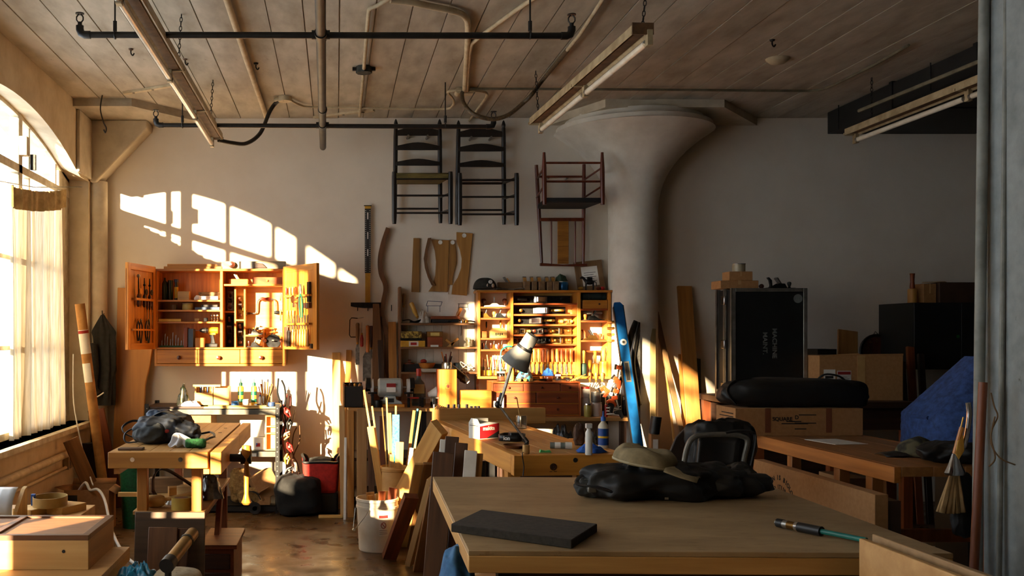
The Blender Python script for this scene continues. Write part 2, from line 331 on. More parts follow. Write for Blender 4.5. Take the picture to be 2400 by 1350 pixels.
sp = thing('sprinkler_pipe', 'black sprinkler main running under the ceiling with two branch pipes across it', 'pipe', (-.1, 8.58, ZP))
A0, A1 = Vector((-.116, 8.58, ZP)), Vector((-.055, 2.5, ZP)); R_ = lambda *p: rel(sp, p)
MB().cyl(*R_(A0, A1), .028, n=16).build('main_pipe', mat('grey_pipe', (70, 64, 54), (46, 42, 36), rough=.5, metal=.2, scale=6), sp)
MB().cyl(*R_(A0+Vector((0, .0, 0)), A0+Vector((0, .035, 0))), .022, n=16).build('end_cap', BLACKPIPE, sp)
MB().cyl(*R_(Vector((-.1, 7.15, ZP)), Vector((-.1, 7.19, ZP))), .034, n=16).build('coupling', BLACKPIPE, sp)
def head(b, p):
    q = R_(p)[0]; hd = MB().cyl(q+Vector((0, 0, .03)), q+Vector((0, 0, .05)), .012).build('sprinkler_head', BLACKPIPE, b)
    m = MB(); r = .018
    for s in (-1, 1): m.tube([q+Vector((s*.008, 0, .048)), q+Vector((s*r, 0, .062)), q+Vector((s*r, 0, .078)), q+Vector((s*.006, 0, .094))], .004, 6)
    m.build('yoke', BLACKPIPE, hd); MB().cyl(q+Vector((0, 0, .094)), q+Vector((0, 0, .099)), .024, n=14).build('deflector', BLACKPIPE, hd)
for d, x0, x1, hg in ((5.39, -1.38, 1.265, (-1.215, 1.065)), (7.69, -1.385, 1.205, (-1.205, .855))):
    a, b_ = Vector((x0, d, ZP)), Vector((x1, d, ZP-.012 if d > 6 else ZP-.006))
    br = MB().cyl(*R_(a, b_), .0178, n=14).build('branch_pipe', BLACKPIPE, sp)
    for p, s in ((a, -1), (b_, 1)):
        e = MB().tube(R_(p-Vector((s*.03, 0, 0)), p, p+Vector((s*.02, 0, .008)), p+Vector((s*.028, 0, .03)), p+Vector((s*.028, 0, .05))), .022, 12).build('elbow', BLACKPIPE, br)
        head(br, p+Vector((s*.028, 0, .02)))
    xm = -.116+(8.58-d)*.01
    MB().cyl(*R_(Vector((xm-.05, d, ZP)), Vector((xm+.05, d, ZP))), .025, n=14).cyl(*R_(Vector((xm, d-.045, ZP)), Vector((xm, d+.045, ZP))), .035, n=16).build('tee', BLACKPIPE, br)
    for hx in hg:
        MB().cyl(*R_(Vector((hx, d, ZP)), Vector((hx, d, ZC))), .005, n=6).cyl(*R_(Vector((hx, d, ZP+.02)), Vector((hx, d, ZP+.075))), .011, n=8).tube(R_(*[Vector((hx, d+.021*math.cos(t*PI/6), ZP+.021*math.sin(t*PI/6))) for t in range(12)]), .005, 6, True).build('hanger_rod', BLACKPIPE, br)
# ---- fluorescent lamps
LAMPH = mat('lamp_housing_enamel', (186, 168, 132), (150, 130, 96), rough=.5, scale=10)
LAMPI = mat('lamp_housing_rust', (108, 78, 48), (70, 48, 30), rough=.7, scale=14)
TUBEM = mat('fluorescent_tube_glass', (232, 224, 204), (214, 202, 178), rough=.2, vary=0)
def chain(m, p0, p1, n=None):
    p0 = Vector(p0); p1 = Vector(p1); L = (p1-p0).length; n = n or max(3, int(L/.026)); 
    for i in range(n):
        c = p0.lerp(p1, (i+.5)/n); fr = frame(c, c+(p1-p0)) @ RZ(90*(i % 2)); h = L/n*.62
        m.tube([fr @ Vector((.008*math.sin(t*PI/4), 0, h*math.cos(t*PI/4))) for t in range(8)], .0026, 5, True)
def lamp(label, X, Z, y0, y1, side, joints, chains, rot=0, drop=.0):
    ln = y1-y0; L = thing('fluorescent_lamp', label, 'lamp', T(X, y1, Z) @ RZ(rot), 'bare fluorescent strip lamps on chains')
    MB().prism([(-.055, .0), (-.05, .045), (.05, .045), (.055, .0), (.05, -.006), (.03, .012), (-.03, .012), (-.05, -.006)], -ln, 0).build('housing', LAMPH, L)
    MB().bx(-.028, .028, -ln+.02, -.02, .004, .0135).build('ballast_cover', LAMPI, L)
    MB().bx(-.058, .058, -ln-.012, -ln, -.012, .05).bx(-.03, .02, -ln-.014, -ln-.002, -.008, .03).build('end_plate', LAMPI, L)
    MB().bx(-.052, .052, 0, .004, -.01, .045).build('end_plate', LAMPH, L)
    js = [-ln]+joints+[0]
    for i in range(len(js)-1):
        a, b = js[i]+.03, js[i+1]-.03
        tb = MB().cyl((side*.035, a, -.045), (side*.035, b, -.045), .0185, n=14).build('tube', TUBEM, L)
        for q in (a, b): MB().cyl((side*.035, q-.013, -.045), (side*.035, q+.013, -.045), .0192, n=14).build('tube_cap', STEEL, tb)
    for j in js: MB().bx(side*.035-.014, side*.035+.014, j-.022 if j else j-.028, j+.022 if j > -ln else j+.03, -.07, .012).bx(-.06, .06, j-.006, j+.006, -.004, .012).build('socket', LAMPH, L)
    for y, dx, top in chains:
        m = MB(); chain(m, (dx*.3, y, .045), (dx, y+.0, ZC-Z)); m.build('chain', IRON, L)
    return L
lamp('long fluorescent strip lamp reaching from the frame top above the workbench with the backpack', -.985, 3.13, 3.2, 8.06, -1, [-3.45, -2.05, -.98], [(-2.0, .03, 0), (-.45, .03, 0), (-4.2, 0, 0)])
lamp('fluorescent strip lamp between the two tall chairs and the column capital', 1.52, 3.12, 5.22, 7.46, 1, [-1.12], [(-2.2, .05, 0), (-.10, -.03, 0)], rot=2.8)
lamp('fluorescent strip lamp in the dark beside the grey column', 4.12, 3.12, 4.6, 7.85, 1, [-1.4], [(-.3, .0, 0), (-2.0, 0, 0)])
# ---- conduits and cables on the ceiling
CDT = mat('painted_conduit', (196, 180, 148), (170, 152, 120), rough=.7, scale=10); HOSE = mat('black_hose', (36, 30, 24), (22, 20, 18), rough=.6)
zc = ZC-.03
cord('conduit', 'thick cream pipe along the ceiling between the lamp and the sprinkler main', 'conduit', [H(512, -60, zc), H(532, 0, zc), H(578, 140, zc), H(624, 273, zc)], .022, CDT, 10, 0)
cord('conduit', 'slim conduit on the ceiling through a round dark box, over the tall chairs', 'conduit', [H(930, -14, zc), H(885, 13, zc), H(868, 20, zc), H(863, 40, zc), H(853, 160, zc), H(843, 272, zc)], .013, CDT, 8, 3)
cord('conduit', 'thick conduit bending down the ceiling to the junction box', 'conduit', [H(915, 0, zc), H(960, 5, zc), H(1010, 15, zc), H(1070, 28, zc), H(1090, 40, zc), H(1097, 62, zc), H(1094, 130, zc), H(1089, 212, zc)], .02, CDT, 10, 4)
cord('conduit', 'conduit coming in slantwise from the frame top to the junction box', 'conduit', [H(1262, -12, zc), H(1180, 45, zc), H(1118, 92, zc), H(1104, 108, zc), H(1098, 150, zc), H(1095, 212, zc)], .014, CDT, 8, 4)
jb = thing('junction_box', 'cream junction box on the ceiling where the conduits meet', 'box', H(1088, 216, ZC-.03))
MB().bx(-.07, .07, -.04, .05, -.02, .03).build('body', CDT, jb, bevel=.004); MB().cyl((-.05, .05, .0), (-.05, -.06, .0), .025, n=12).build('hub', CDT, jb)
cord('conduit', 'thin cable along the ceiling edge between the two boxes over the sprinkler branch', 'conduit', [H(683, 236, zc), H(702, 246, zc), H(730, 251, zc), H(850, 253, zc), H(1030, 256, zc), H(1060, 248, zc), H(1062, 232, zc), H(1050, 215, zc), H(1080, 212, zc)], .010, CDT, 6, 4)
cord('conduit', 'conduit from the junction box down the ceiling behind the chair finial', 'conduit', [H(1100, 212, zc), H(1135, 216, zc), H(1140, 226, zc), H(1120, 255, zc), H(1100, 283, zc)], .011, CDT, 6, 4)
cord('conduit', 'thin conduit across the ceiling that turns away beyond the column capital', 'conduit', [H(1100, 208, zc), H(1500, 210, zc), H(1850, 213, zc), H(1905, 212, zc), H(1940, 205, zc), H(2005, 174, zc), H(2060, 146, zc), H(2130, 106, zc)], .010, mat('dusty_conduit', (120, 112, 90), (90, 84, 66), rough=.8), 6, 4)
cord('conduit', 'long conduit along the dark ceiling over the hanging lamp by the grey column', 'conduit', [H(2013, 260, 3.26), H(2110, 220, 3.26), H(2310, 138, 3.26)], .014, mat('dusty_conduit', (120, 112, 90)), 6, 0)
rb = thing('junction_box', 'small round ceiling box where the black hose of the long lamp ends', 'box', H(668, 231, ZC-.02))
MB().lathe([(.055, -.025), (.055, .02)], 16).build('body', CDT, rb); MB().cyl((-.05, 0, 0), (-.09, .0, -.01), .018, n=10).build('hub', CDT, rb)
ob = thing('junction_box', 'dark octagonal ceiling box on the slim conduit', 'box', H(853, 162, ZC-.02))
MB().lathe([(.03, -.03), (.06, -.03), (.06, .02)], 8).build('body', mat('dark_box', (58, 62, 54), (30, 34, 30), rough=.7, scale=30), ob); MB().bx(-.085, .085, -.012, .012, -.012, .012).build('strap', IRON, ob)
cord('cable', 'black hose sagging from the long lamp to the round ceiling box', 'cable', [Vector((-.97, 8.07, 3.12)), W(545, 335, 8.15), W(578, 336, 8.2), W(610, 312, 8.25), W(632, 262, 8.3), W(648, 240, 8.3), H(664, 232, ZC-.03)], .017, HOSE, 8, 6)
cord('cable', 'ribbed hose drooping from the junction box over the tall chairs', 'cable', [H(1083, 215, ZC-.03), W(1086, 240, 7.5), W(1108, 266, 7.4), W(1150, 279, 7.4), W(1190, 270, 7.4), W(1228, 240, 7.4), W(1246, 222, 7.35), H(1278, 180, zc), H(1330, 117, zc)], .016, mat('ribbed_hose', (96, 76, 48), (44, 36, 26), rough=.6, scale=60), 8, 6)
cord('conduit', 'conduit running to the frame top beside the lamp near the column', 'conduit', [H(1328, 119, zc), H(1360, 80, zc), H(1412, 0, zc), H(1432, -30, zc)], .013, CDT, 8, 0)
cord('cable', 'short black cable with a hook hanging from the ceiling corner by the window', 'cable', [H(240, 222, ZC), W(236, 245, 8.1), W(236, 262, 8.1), W(243, 288, 8.1), W(249, 300, 8.1), W(247, 311, 8.1), W(243, 304, 8.1)], .006, HOSE, 6, 5)
for i, (x, y, lab) in enumerate(((307, 113, 'small hook in the ceiling left of the long lamp'), (434, 136, 'bent hook in the ceiling right of the long lamp'), (600, 147, 'black clip on the ceiling beside the thick cream pipe'), (1810, 92, 'rusty bolt stub in the dim ceiling beyond the column'))):
    hk = thing('ceiling_hook', lab, 'hook', H(x, y, ZC))
    MB().cyl((0, 0, 0), (0, 0, -.014), .02, .014, n=10).build('base', IRON if i > 1 else LAMPI, hk)
    MB().tube(smooth_path([(0, 0, -.01), (0, 0, -.035), (.012, 0, -.05), (.022, 0, -.035)], 4), .005, 6).build('hook', IRON, hk)
pd = thing('smoke_detector', 'pale dome fixed to the dim ceiling beyond the column capital', 'detector', H(1823, 136, ZC))
MB().lathe([(.0, -.045), (.05, -.038), (.08, -.012), (.085, 0)], 18).build('dome', CDT, pd)
for lab, x, y, a in (('slotted steel strip on the ceiling beside the long lamp', 358, 207, 60), ('slotted steel strip at the ceiling edge beside the sprinkler main', 805, 266, 62)):
    st = thing('slotted_strip', lab, 'bracket', H(x, y, ZC-.01).to_tuple()); 
    st.rotation_euler.z = math.radians(a)
    MB().bx(-.02, .02, -.3, .3, -.012, .01).build('strip', CDT, st)
    for q in (-.2, 0, .2): MB().cyl((0, q, -.014), (0, q, -.011), .011, n=10).build('bolt', IRON, st)

du = thing('ventilation_duct', 'flat black ventilation duct under the ceiling in the dark corner', 'duct', (4.32, 4.6, 3.285)); DUC = mat('black_duct', (24, 24, 23), (15, 15, 15), rough=.7)
for i in range(4): MB().bx(0, 1.3, i*1.01, i*1.01+1.0, 0, .19).build('duct_section', DUC, du, bevel=.004); MB().bx(-.012, 1.312, i*1.01-.02, i*1.01+.02, -.012, .2).build('flange', DUC, du)
for y in (.5, 2.5, 3.8): MB().cyl((-.02, y, -.01), (-.02, y, .2), .005, n=6).build('hanger_rod', IRON, du)
# ================================================================ builders for tools and small things (each makes ONE thing with its parts)
ORD = ['first', 'second', 'third', 'fourth', 'fifth', 'sixth', 'seventh', 'eighth', 'ninth', 'tenth', 'eleventh', 'twelfth']
HND = mat('turned_handle', (204, 132, 56), (160, 92, 32), rough=.35, scale=20, stretch=(1, 1, .1))
HND2 = mat('boxwood_handle', (226, 178, 84), (190, 138, 50), rough=.35, scale=20, stretch=(1, 1, .1))
HND3 = mat('rosewood_handle', (96, 44, 24), (58, 26, 14), rough=.3, scale=20, stretch=(1, 1, .1))
RED = mat('red_paint', (168, 34, 26), (140, 24, 18), rough=.4); GREENP = mat('green_plastic', (24, 96, 70), (18, 74, 54), rough=.4)
BLUEP = mat('blue_plastic', (52, 104, 190), (38, 84, 160), rough=.5); YELLOWP = mat('yellow_plastic', (222, 178, 34), (196, 150, 22), rough=.45)
def chisel(label, M, hl=.12, bl=.13, w=.012, hm=None, name='chisel', group=None, round_=False, hr=.014):
    t = thing(name, label, name.replace('_', ' '), M, group)
    MB().lathe([(0, hl), (hr*.7, hl-.002), (hr, hl-.015), (hr*.93, hl*.6), (hr, hl*.35), (hr*.72, hl*.12), (hr*.62, 0), (0, 0)], 12).build('handle', hm or HND, t)
    MB().lathe([(0, -.016), (hr*.6, -.016), (hr*.66, .002), (0, .002)], 10).build('ferrule', BRASS, t)
    m = MB()
    if round_: m.lathe([(0, -bl), (w*.18, -bl+.012), (w*.28, -.014), (0, -.014)], 8)
    else: m.prism([(-w*.25, -.014), (w*.25, -.014), (w*.3, -.03), (w*.5, -.05), (w*.5, -bl), (-w*.5, -bl), (-w*.5, -.05), (-w*.3, -.03)], -.0022, .0022)
    m.build('blade', STEEL, t); return t
def handplane(label, M, L=.35, w=.065, iron=None, name='hand_plane', wm=None, group=None, tote=True):
    """sole in the xy plane, toe at -x, z up"""
    t = thing(name, label, 'plane', M, group); h = L*.5
    b = MB().bx(-h, h, -w/2, w/2, 0, .008)
    for s in (-1, 1): b.prism([(-h+.02, .006), (-h*.45, .006), (-h*.28, .042), (h*.1, .045), (h*.5, .018), (h-.01, .006)], s*w/2-(.004 if s > 0 else 0), s*w/2+(0 if s > 0 else .004))
    b.build('body', iron or IRON, t)
    MB().prism([(-h*.2, .012), (-h*.16, .009), (h*.3, .085), (h*.24, .092)], -w*.38, w*.38).build('blade', STEEL, t)
    MB().prism([(-h*.1, .03), (h*.22, .086), (h*.17, .094), (-h*.12, .04)], -w*.3, w*.3).build('lever_cap', CHROME, t)
    k = wm or HND3
    MB().lathe([(.014, .006), (.009, .018), (.017, .042), (.014, .056), (0, .06)], 12, T(-h*.68, 0, 0)).build('knob', k, t)
    if tote: MB().prism([(h*.38, .008), (h*.72, .008), (h*.66, .03), (h*.74, .07), (h*.88, .092), (h*.72, .096), (h*.52, .07), (h*.5, .03)], -.011, .011).build('tote', k, t, bevel=.004)
    return t
def woodplane(label, M, L=.16, w=.045, h=.075, hm=None, group=None):
    t = thing('wooden_plane', label, 'plane', M, group)
    MB().bx(-w/2, w/2, -L/2, L/2, 0, h).build('body', hm or GREYWOOD('y'), t, bevel=.004)
    MB().prism([(-L*.05, h*.6), (L*.02, h*.5), (L*.28, h+.045), (L*.2, h+.05)], -w*.3, w*.3, 'x').build('blade', STEEL, t)
    MB().prism([(-L*.12, h*.6), (-.02, h*.6), (L*.2, h+.03), (L*.1, h+.04)], -w*.26, w*.26, 'x').build('wedge', BEECH('y'), t); return t
def pliers(label, M, L=.2, hm=None, name='pliers'):
    t = thing(name, label, 'pliers', M)
    for s in (-1, 1):
        MB().tube([(0, s*.002, -.04), (s*.016, s*.002, -.07), (s*.02, s*.002, -L*.6), (s*.012, s*.002, -L)], [.006, .008, .009, .007], 8, flat=.8).build('handle', hm or GREENP, t)
        MB().prism([(0, -.045), (s*.014, -.03), (s*.012, .0), (s*.004, .045), (0, .045)], s*.004-.005, s*.004+.005).build('jaw', STEEL, t)
    return t
def jar(label, M, r, h, mt, lid=None, name='jar', fill=None, lh=.016, n=18, cat=None):
    t = thing(name, label, cat or name.replace('_', ' '), M)
    MB().lathe([(0, 0), (r*.94, 0), (r, .006), (r, h-.012), (r*.9, h), (r*.86, h), (r*.95, h-.014), (r*.95, .006), (0, .006)], n).build('body', mt, t)
    if fill: MB().lathe([(0, .007), (r*.93, .007), (r*.93, h*fill[1]), (0, h*fill[1]+.003)], n).build('contents', fill[0], t)
    if lid: MB().lathe([(0, h+lh), (r*.96, h+lh), (r*1.0, h+lh-.003), (r*1.0, h), (0, h)], n).build('lid', lid, t)
    return t
def bottle(label, M, r, h, mt, cap=None, neck=.3, lab=None, name='bottle', shoulder=.68):
    t = thing(name, label, 'bottle', M); z = h*shoulder
    MB().lathe([(0, 0), (r*.92, 0), (r, .006), (r, z), (r*.85, z+h*.06), (r*neck, h*.84), (r*neck, h*.94), (0, h*.94)], 18).build('body', mt, t)
    if cap: MB().lathe([(0, h), (r*neck*.9, h), (r*neck*1.15, h*.985), (r*neck*1.15, h*.86), (0, h*.86)], 14).build('cap', cap, t)
    if lab: MB().lathe([(r*1.008, h*.1), (r*1.008, z*.92)], 18).build('label_band', lab, t)
    return t
def cbox(name, label, M, sx, sy, sz, mt=None, open_=False, tape=True, cat='box', flaps=True):
    """carton, origin at bottom front-left corner, front towards -y"""
    t = thing(name, label, cat, M); mt = mt or CARD; k = .004
    if not open_:
        MB().bx(0, sx, 0, sy, 0, sz).build('body', mt, t, bevel=.003)
        if tape: MB().bx(sx*.46, sx*.54, -.001, sy+.001, sz*.5, sz+.001).build('tape', TAPE, t)
    else:
        MB().bx(0, sx, 0, k, 0, sz).bx(0, sx, sy-k, sy, 0, sz).bx(0, k, 0, sy, 0, sz).bx(sx-k, sx, 0, sy, 0, sz).bx(0, sx, 0, sy, 0, k).build('body', mt, t)
        if flaps:
            MB().add([(0, 0, sz), (0, sy, sz), (-sx*.22, sy*.95, sz-sx*.02), (-sx*.22, sy*.05, sz+sx*.06)], [(0, 1, 2, 3)]).build('flap', CARDIN, t, solid=.004)
            MB().add([(sx, 0, sz), (sx, sy, sz), (sx+sx*.16, sy, sz-sx*.1), (sx+sx*.16, 0, sz-sx*.1)], [(0, 1, 2, 3)]).build('flap', CARDIN, t, solid=.004)
            MB().add([(0, sy, sz), (sx, sy, sz), (sx, sy*1.15, sz+sx*.12), (0, sy*1.15, sz+sx*.12)], [(0, 1, 2, 3)]).build('flap', CARDIN, t, solid=.004)
    return t
def block(name, label, M, sx, sy, sz, mt, cat='block', bev=.003, group=None):
    """solid piece of timber, foam and the like; origin at the middle of its bottom"""
    o = MB().bx(-sx/2, sx/2, -sy/2, sy/2, 0, sz).build(name, mt, bevel=bev); o.matrix_world = M if isinstance(M, Matrix) else T(*M); return tag(o, label, cat, group)
def plank(name, label, p0, p1, w, t, mt, cat='board', face=(0, -1, 0), bev=.003, group=None, spin=0):
    """leaning board, foot p0, top p1"""
    M = frame(p0, p1, face) @ RZ(spin); L = (Vector(p1)-Vector(p0)).length
    o = MB().bx(-w/2, w/2, 0, t, 0, L).build(name, mt, bevel=bev); o.matrix_world = M; return tag(o, label, cat, group)
def shape(name, label, pts, d, t, mt, cat, dx=0, bev=.002):
    """flat cut-out hung on the wall: outline in photo px at depth d"""
    q = [W(x, y, d) for x, y in pts]; c = sum((v.x for v in q))/len(q); cz = min(v.z for v in q)
    o = MB().prism([(v.x-c, v.z-cz) for v in q], 0, t).build(name, mt, bevel=bev); o.matrix_world = T(c, d, cz); return tag(o, label, cat)
def rag(name, label, M, sx, sy, sz, mt, seed=0, cat='cloth', n=24, amp=.5, sub=1):
    """crumpled heap of cloth: ridged folds over a low mound with a ragged edge"""
    rnd = random.Random(seed); off = Vector((rnd.random()*50, rnd.random()*50, 0)); k = rnd.uniform(0, 6)
    def f(u, v):
        a = u*2*PI; r = v; c, s_ = math.cos(a), math.sin(a); q = Vector((c*r*2.1, s_*r*2.1, 0))+off
        rg = 1-2*abs(noise.noise(q*1.5)); rg2 = 1-2*abs(noise.noise(q*3.4+Vector((3, 1, 4)))); big = noise.noise(q*.9)
        rr = r*(.86+.3*noise.noise(Vector((c*1.5, s_*1.5, 7))+off)+.12*math.sin(5*a+k)*r)
        z = (1-r**2.6)*(.45+.45*big+.38*rg+.2*rg2)
        return (rr*c*sx*.56, rr*s_*sy*.56, max(z, .0)*sz+.003)
    o = MB().grid(lambda u, v: f(u, 1-v), n*2, n, True).build(name, mt, sub=sub, sharp=180); o.matrix_world = M if isinstance(M, Matrix) else T(*M); return tag(o, label, cat)
def lump(fn, name, mt, parent, nu=56, nv=30, sub=1, M=None, seed=0, amp=.12, fr=2.5):
    """closed soft body from super-ellipsoid with creases; fn(u,v) gives (x,y,z)"""
    off = Vector((seed*3.1, seed*1.7, 0))
    def f(u, v):
        p = Vector(fn(u, v)); q = p*fr+off; rg = 1-abs(noise.noise(q*1.7+Vector((5, 2, 9)))); rg2 = 1-abs(noise.noise(q*3.6))
        k = amp*(noise.noise(q)*.9+.55*(rg**3-.45)+.3*(rg2**4-.35)); return p*(1+k)
    return MB().grid(f, nu, nv, True).build(name, mt, parent, sub=sub, sharp=180, M=M)
def ell(sx, sy, sz, e=.6):
    sg = lambda c, q: math.copysign(abs(c)**q, c)
    return lambda u, v: (sx*sg(math.cos(u*2*PI), e)*abs(math.cos((v-.5)*PI*.999))**e, sy*sg(math.sin(u*2*PI), e)*abs(math.cos((v-.5)*PI*.999))**e, sz*sg(math.sin((v-.5)*PI*.999), e))
# ================================================================ wall tool cabinet with open doors
CB = Vector((-1.602, 8.65, 1.244)); CW, CH, CDP = 1.147, .858, .296
cabn = thing('tool_cabinet', 'open honey-oak wall cabinet with two tool doors and three bottom drawers', 'cabinet', CB)
h = HONEY
k = .02
MB().bx(0, CW, 0, CDP, CH-k, CH).build('top_panel', h('x'), cabn, bevel=.002); MB().bx(0, CW, 0, CDP, 0, k).build('bottom_panel', h('x'), cabn, bevel=.002)
for x in (0, CW-k): MB().bx(x, x+k, 0, CDP, k, CH-k).build('side_panel', h('z'), cabn, bevel=.002)
MB().bx(.578, .602, .005, CDP, .165, CH-k).build('divider', h('z'), cabn, bevel=.002)
MB().bx(k, CW-k, CDP-.012, CDP, k, CH-k).build('back_panel', CHERRYO('z') if 0 else h('z'), cabn)
MB().bx(k, CW-k, 0, CDP, .148, .165).build('shelf', h('x'), cabn, bevel=.002)
LS = (.585, .497, .393)
for z in LS: MB().bx(k, .578, .03, CDP-.012, z-.016, z).build('shelf', h('x'), cabn, bevel=.002)
RS = .724
MB().bx(.602, CW-k, .02, CDP-.012, RS-.016, RS).build('shelf', h('x'), cabn, bevel=.002)
for i, (a, b) in enumerate(((.022, .377), (.381, .752), (.756, CW-.022))):
    dr = MB().bx(a, b, -.004, .25, .024, .144).build('drawer', h('x'), cabn, bevel=.003)
    MB().lathe([(.008, 0), (.008, .01), (.019, .018), (.017, .03), (0, .034)], 14, T((a+b)/2+(.02 if i == 0 else 0), -.004, .075) @ RX(90)).build('knob', HND3, dr)
# tool board of the right bay
tb = MB().bx(.69, CW-k, CDP-.03, CDP-.012, .165, RS-.016).build('tool_board', wood('pale_birch', (232, 190, 110), (206, 156, 76), 'x'), cabn)
for x in (.69, .775): MB().bx(x, x+.014, .14, CDP-.03, .165, RS-.02).build('upright', h('z'), cabn)
for x0, x1, z in ((.704, .775, .40), (.789, .94, .262), (.602, .69, .475)): MB().bx(x0, x1, .14, CDP-.03, z, z+.014).build('small_shelf', h('x'), cabn)
MB().bx(.94, .954, .16, CDP-.03, .165, .33).build('upright', h('z'), cabn)
sd = MB().bx(.86, CW-.022, .04, .25, RS, RS+.062).build('small_drawer', CHERRYO('x'), cabn, bevel=.002)
MB().lathe([(.004, 0), (.004, .006), (.009, .012), (0, .018)], 10, T(.99, .04, RS+.032) @ RX(90)).build('knob', HND2, sd)
# doors: hinge at the front edge, opened outwards
DW, DZ0, DZ1 = .56, .15, .875
def door(hx, ang, flip):
    M = T(hx, 0, 0) @ RZ(ang); s = -1 if flip else 1          # local: x runs from the hinge to the free edge, inside face at y = s*0
    d = MB().bx(0, DW, -.012, .0, DZ0+.05, DZ1-.05).build('door', h('z'), cabn, M=M)
    y0, y1 = -.016, .034
    if flip: y0, y1 = -.046, .004
    for a, b in ((0, .05), (DW-.05, DW)): MB().bx(a, b, y0 if 0 else -.016, .012, DZ0, DZ1).build('stile', h('z'), d, bevel=.002)
    for a, b in ((DZ0, DZ0+.055), (DZ1-.055, DZ1)): MB().bx(.05, DW-.05, -.016, .012, a, b).build('rail', h('x'), d, bevel=.002)
    return d, CBm @ M
CBm = T(*CB)
dl, DLM = door(0.0, -103, False)      # free edge towards the camera and a little to the left
dr_, DRM = door(CW, -57, True)
# ---- things on top
plank('oak_offcut', 'long rough oak offcut lying on top of the open wall cabinet', CB+Vector((.06, .17, CH)), CB+Vector((.58, .17, CH)), .10, .03, OAK('z'), face=(0, 0, -1))
block('oak_offcut', 'shorter oak strip stacked upon the offcut on the open wall cabinet', T(CB.x+.31, CB.y+.17, CB.z+CH+.03), .44, .08, .022, OAK('x'), 'board')
jp = thing('jointer_plane', 'big grey wooden jointer plane lying on its side on the open wall cabinet', 'plane', T(CB.x+.59, CB.y+.06, CB.z+CH))
GB = wood('grey_beech', (150, 136, 110), (112, 100, 78), 'x')
MB().bx(0, .565, 0, .075, 0, .072).build('body', GB, jp, bevel=.006); MB().lathe([(.018, 0), (.03, .02), (.026, .035), (0, .04)], 14, T(.09, 0, .038) @ RX(90)).build('knob', HND3, jp)
MB().bx(.15, .165, -.003, .078, .004, .07).build('throat', INK, jp); MB().bx(.19, .28, -.006, .01, .008, .064).build('blade', STEEL, jp); MB().prism([(.29, .01), (.40, .01), (.36, .05), (.30, .055)], -.012, .0).build('tote', DARKWOOD('x'), jp, bevel=.004)
# ---- left bay, top shelf
def cp(x, z, y=.15): return T(CB.x+x, CB.y+y, CB.z+z)
DGRN = mat('dark_green_glass', (34, 52, 26), (22, 36, 18), rough=.3)
z0 = LS[0]
bottle('tall dark green bottle at the hinge end of the top cabinet shelf', cp(.065, z0), .026, .215, DGRN, None, .4)
jar('dark green ribbed canister between the tall bottle and the blue-capped bottle', cp(.115, z0), .026, .18, DGRN, None, 'canister')
bottle('slim bottle with a blue cap on the top cabinet shelf', cp(.168, z0), .02, .19, mat('smoky_glass', (44, 50, 52), (30, 34, 36), rough=.3), mat('slate_blue', (66, 84, 112)), .9, YELLOWP)
block('wooden_box', 'pale plain wooden block on the top cabinet shelf', cp(.245, z0, .1), .105, .08, .078, MAPLE('x'), 'block')
lv = thing('bar_clamp', 'white bar clamp lying along the top cabinet shelf', 'clamp', cp(.36, z0, .07)); MB().bx(0, .19, 0, .02, .004, .018).bx(0.02, .19, .0, .02, .022, .034).build('bar', WHITEP, lv); MB().prism([(-.02, 0), (.02, 0), (.03, .04), (0, .045), (-.022, .02)], -.004, .024).build('jaw', WHITEP, lv, bevel=.004)
block('parts_box', 'speckled parts box behind the white bar clamp', cp(.46, z0, .2), .19, .06, .075, mat('speckled', (150, 130, 90), (90, 76, 50), scale=60, rough=.7), 'box')
# second shelf
z0 = LS[1]
jar('small brown wooden cup on the second cabinet shelf', cp(.15, z0, .12), .03, .05, GREYWOOD('z'), None, 'cup')
jar('pale yellow round tin on the second cabinet shelf', cp(.275, z0, .12), .05, .052, mat('tin_cream', (214, 196, 120), (180, 160, 84), rough=.4), mat('tin_lid', (190, 176, 130), rough=.3), 'tin', lh=.008)
block('plane_box', 'flat blue cardboard box on the second cabinet shelf', cp(.455, z0, .12), .22, .09, .026, mat('blue_card', (74, 92, 116), (60, 76, 98)), 'box')
block('sharpening_stone', 'dark oilstone lying on the flat blue box', cp(.47, z0+.026, .12), .15, .05, .022, mat('oilstone', (70, 66, 60), (44, 42, 38), scale=40), 'stone')
MB().bx(0, .24, 0, .014, 0, .02)
# third shelf
z0 = LS[2]
fr_ = block('folding_rule', 'yellow folding rule on the edge of the third cabinet shelf', cp(.125, z0, .05), .2, .018, .024, mat('rule_yellow', (224, 186, 84), (200, 156, 56)), 'ruler')
block('wood_scrap', 'tiny pale wood scrap on the third cabinet shelf', cp(.36, z0, .1), .045, .03, .03, MAPLE('x'), 'block')
for i in range(3): 
    q = thing('dowel_centre', 'small turned metal peg, %s of three on the third cabinet shelf' % ORD[i], 'peg', cp(.49+.026*i, z0, .1)); MB().lathe([(.009, 0), (.011, .01), (.005, .02), (.005, .04), (.012, .05), (.010, .062), (0, .064)], 12).build('body', CHROME, q); MB().lathe([(.0065, .018), (.0065, .024)], 10).build('collar', BRASS, q)
block('wheel_gauge', 'dark marking gauge head on the third cabinet shelf', cp(.44, z0, .1), .035, .03, .035, IRON, 'gauge')
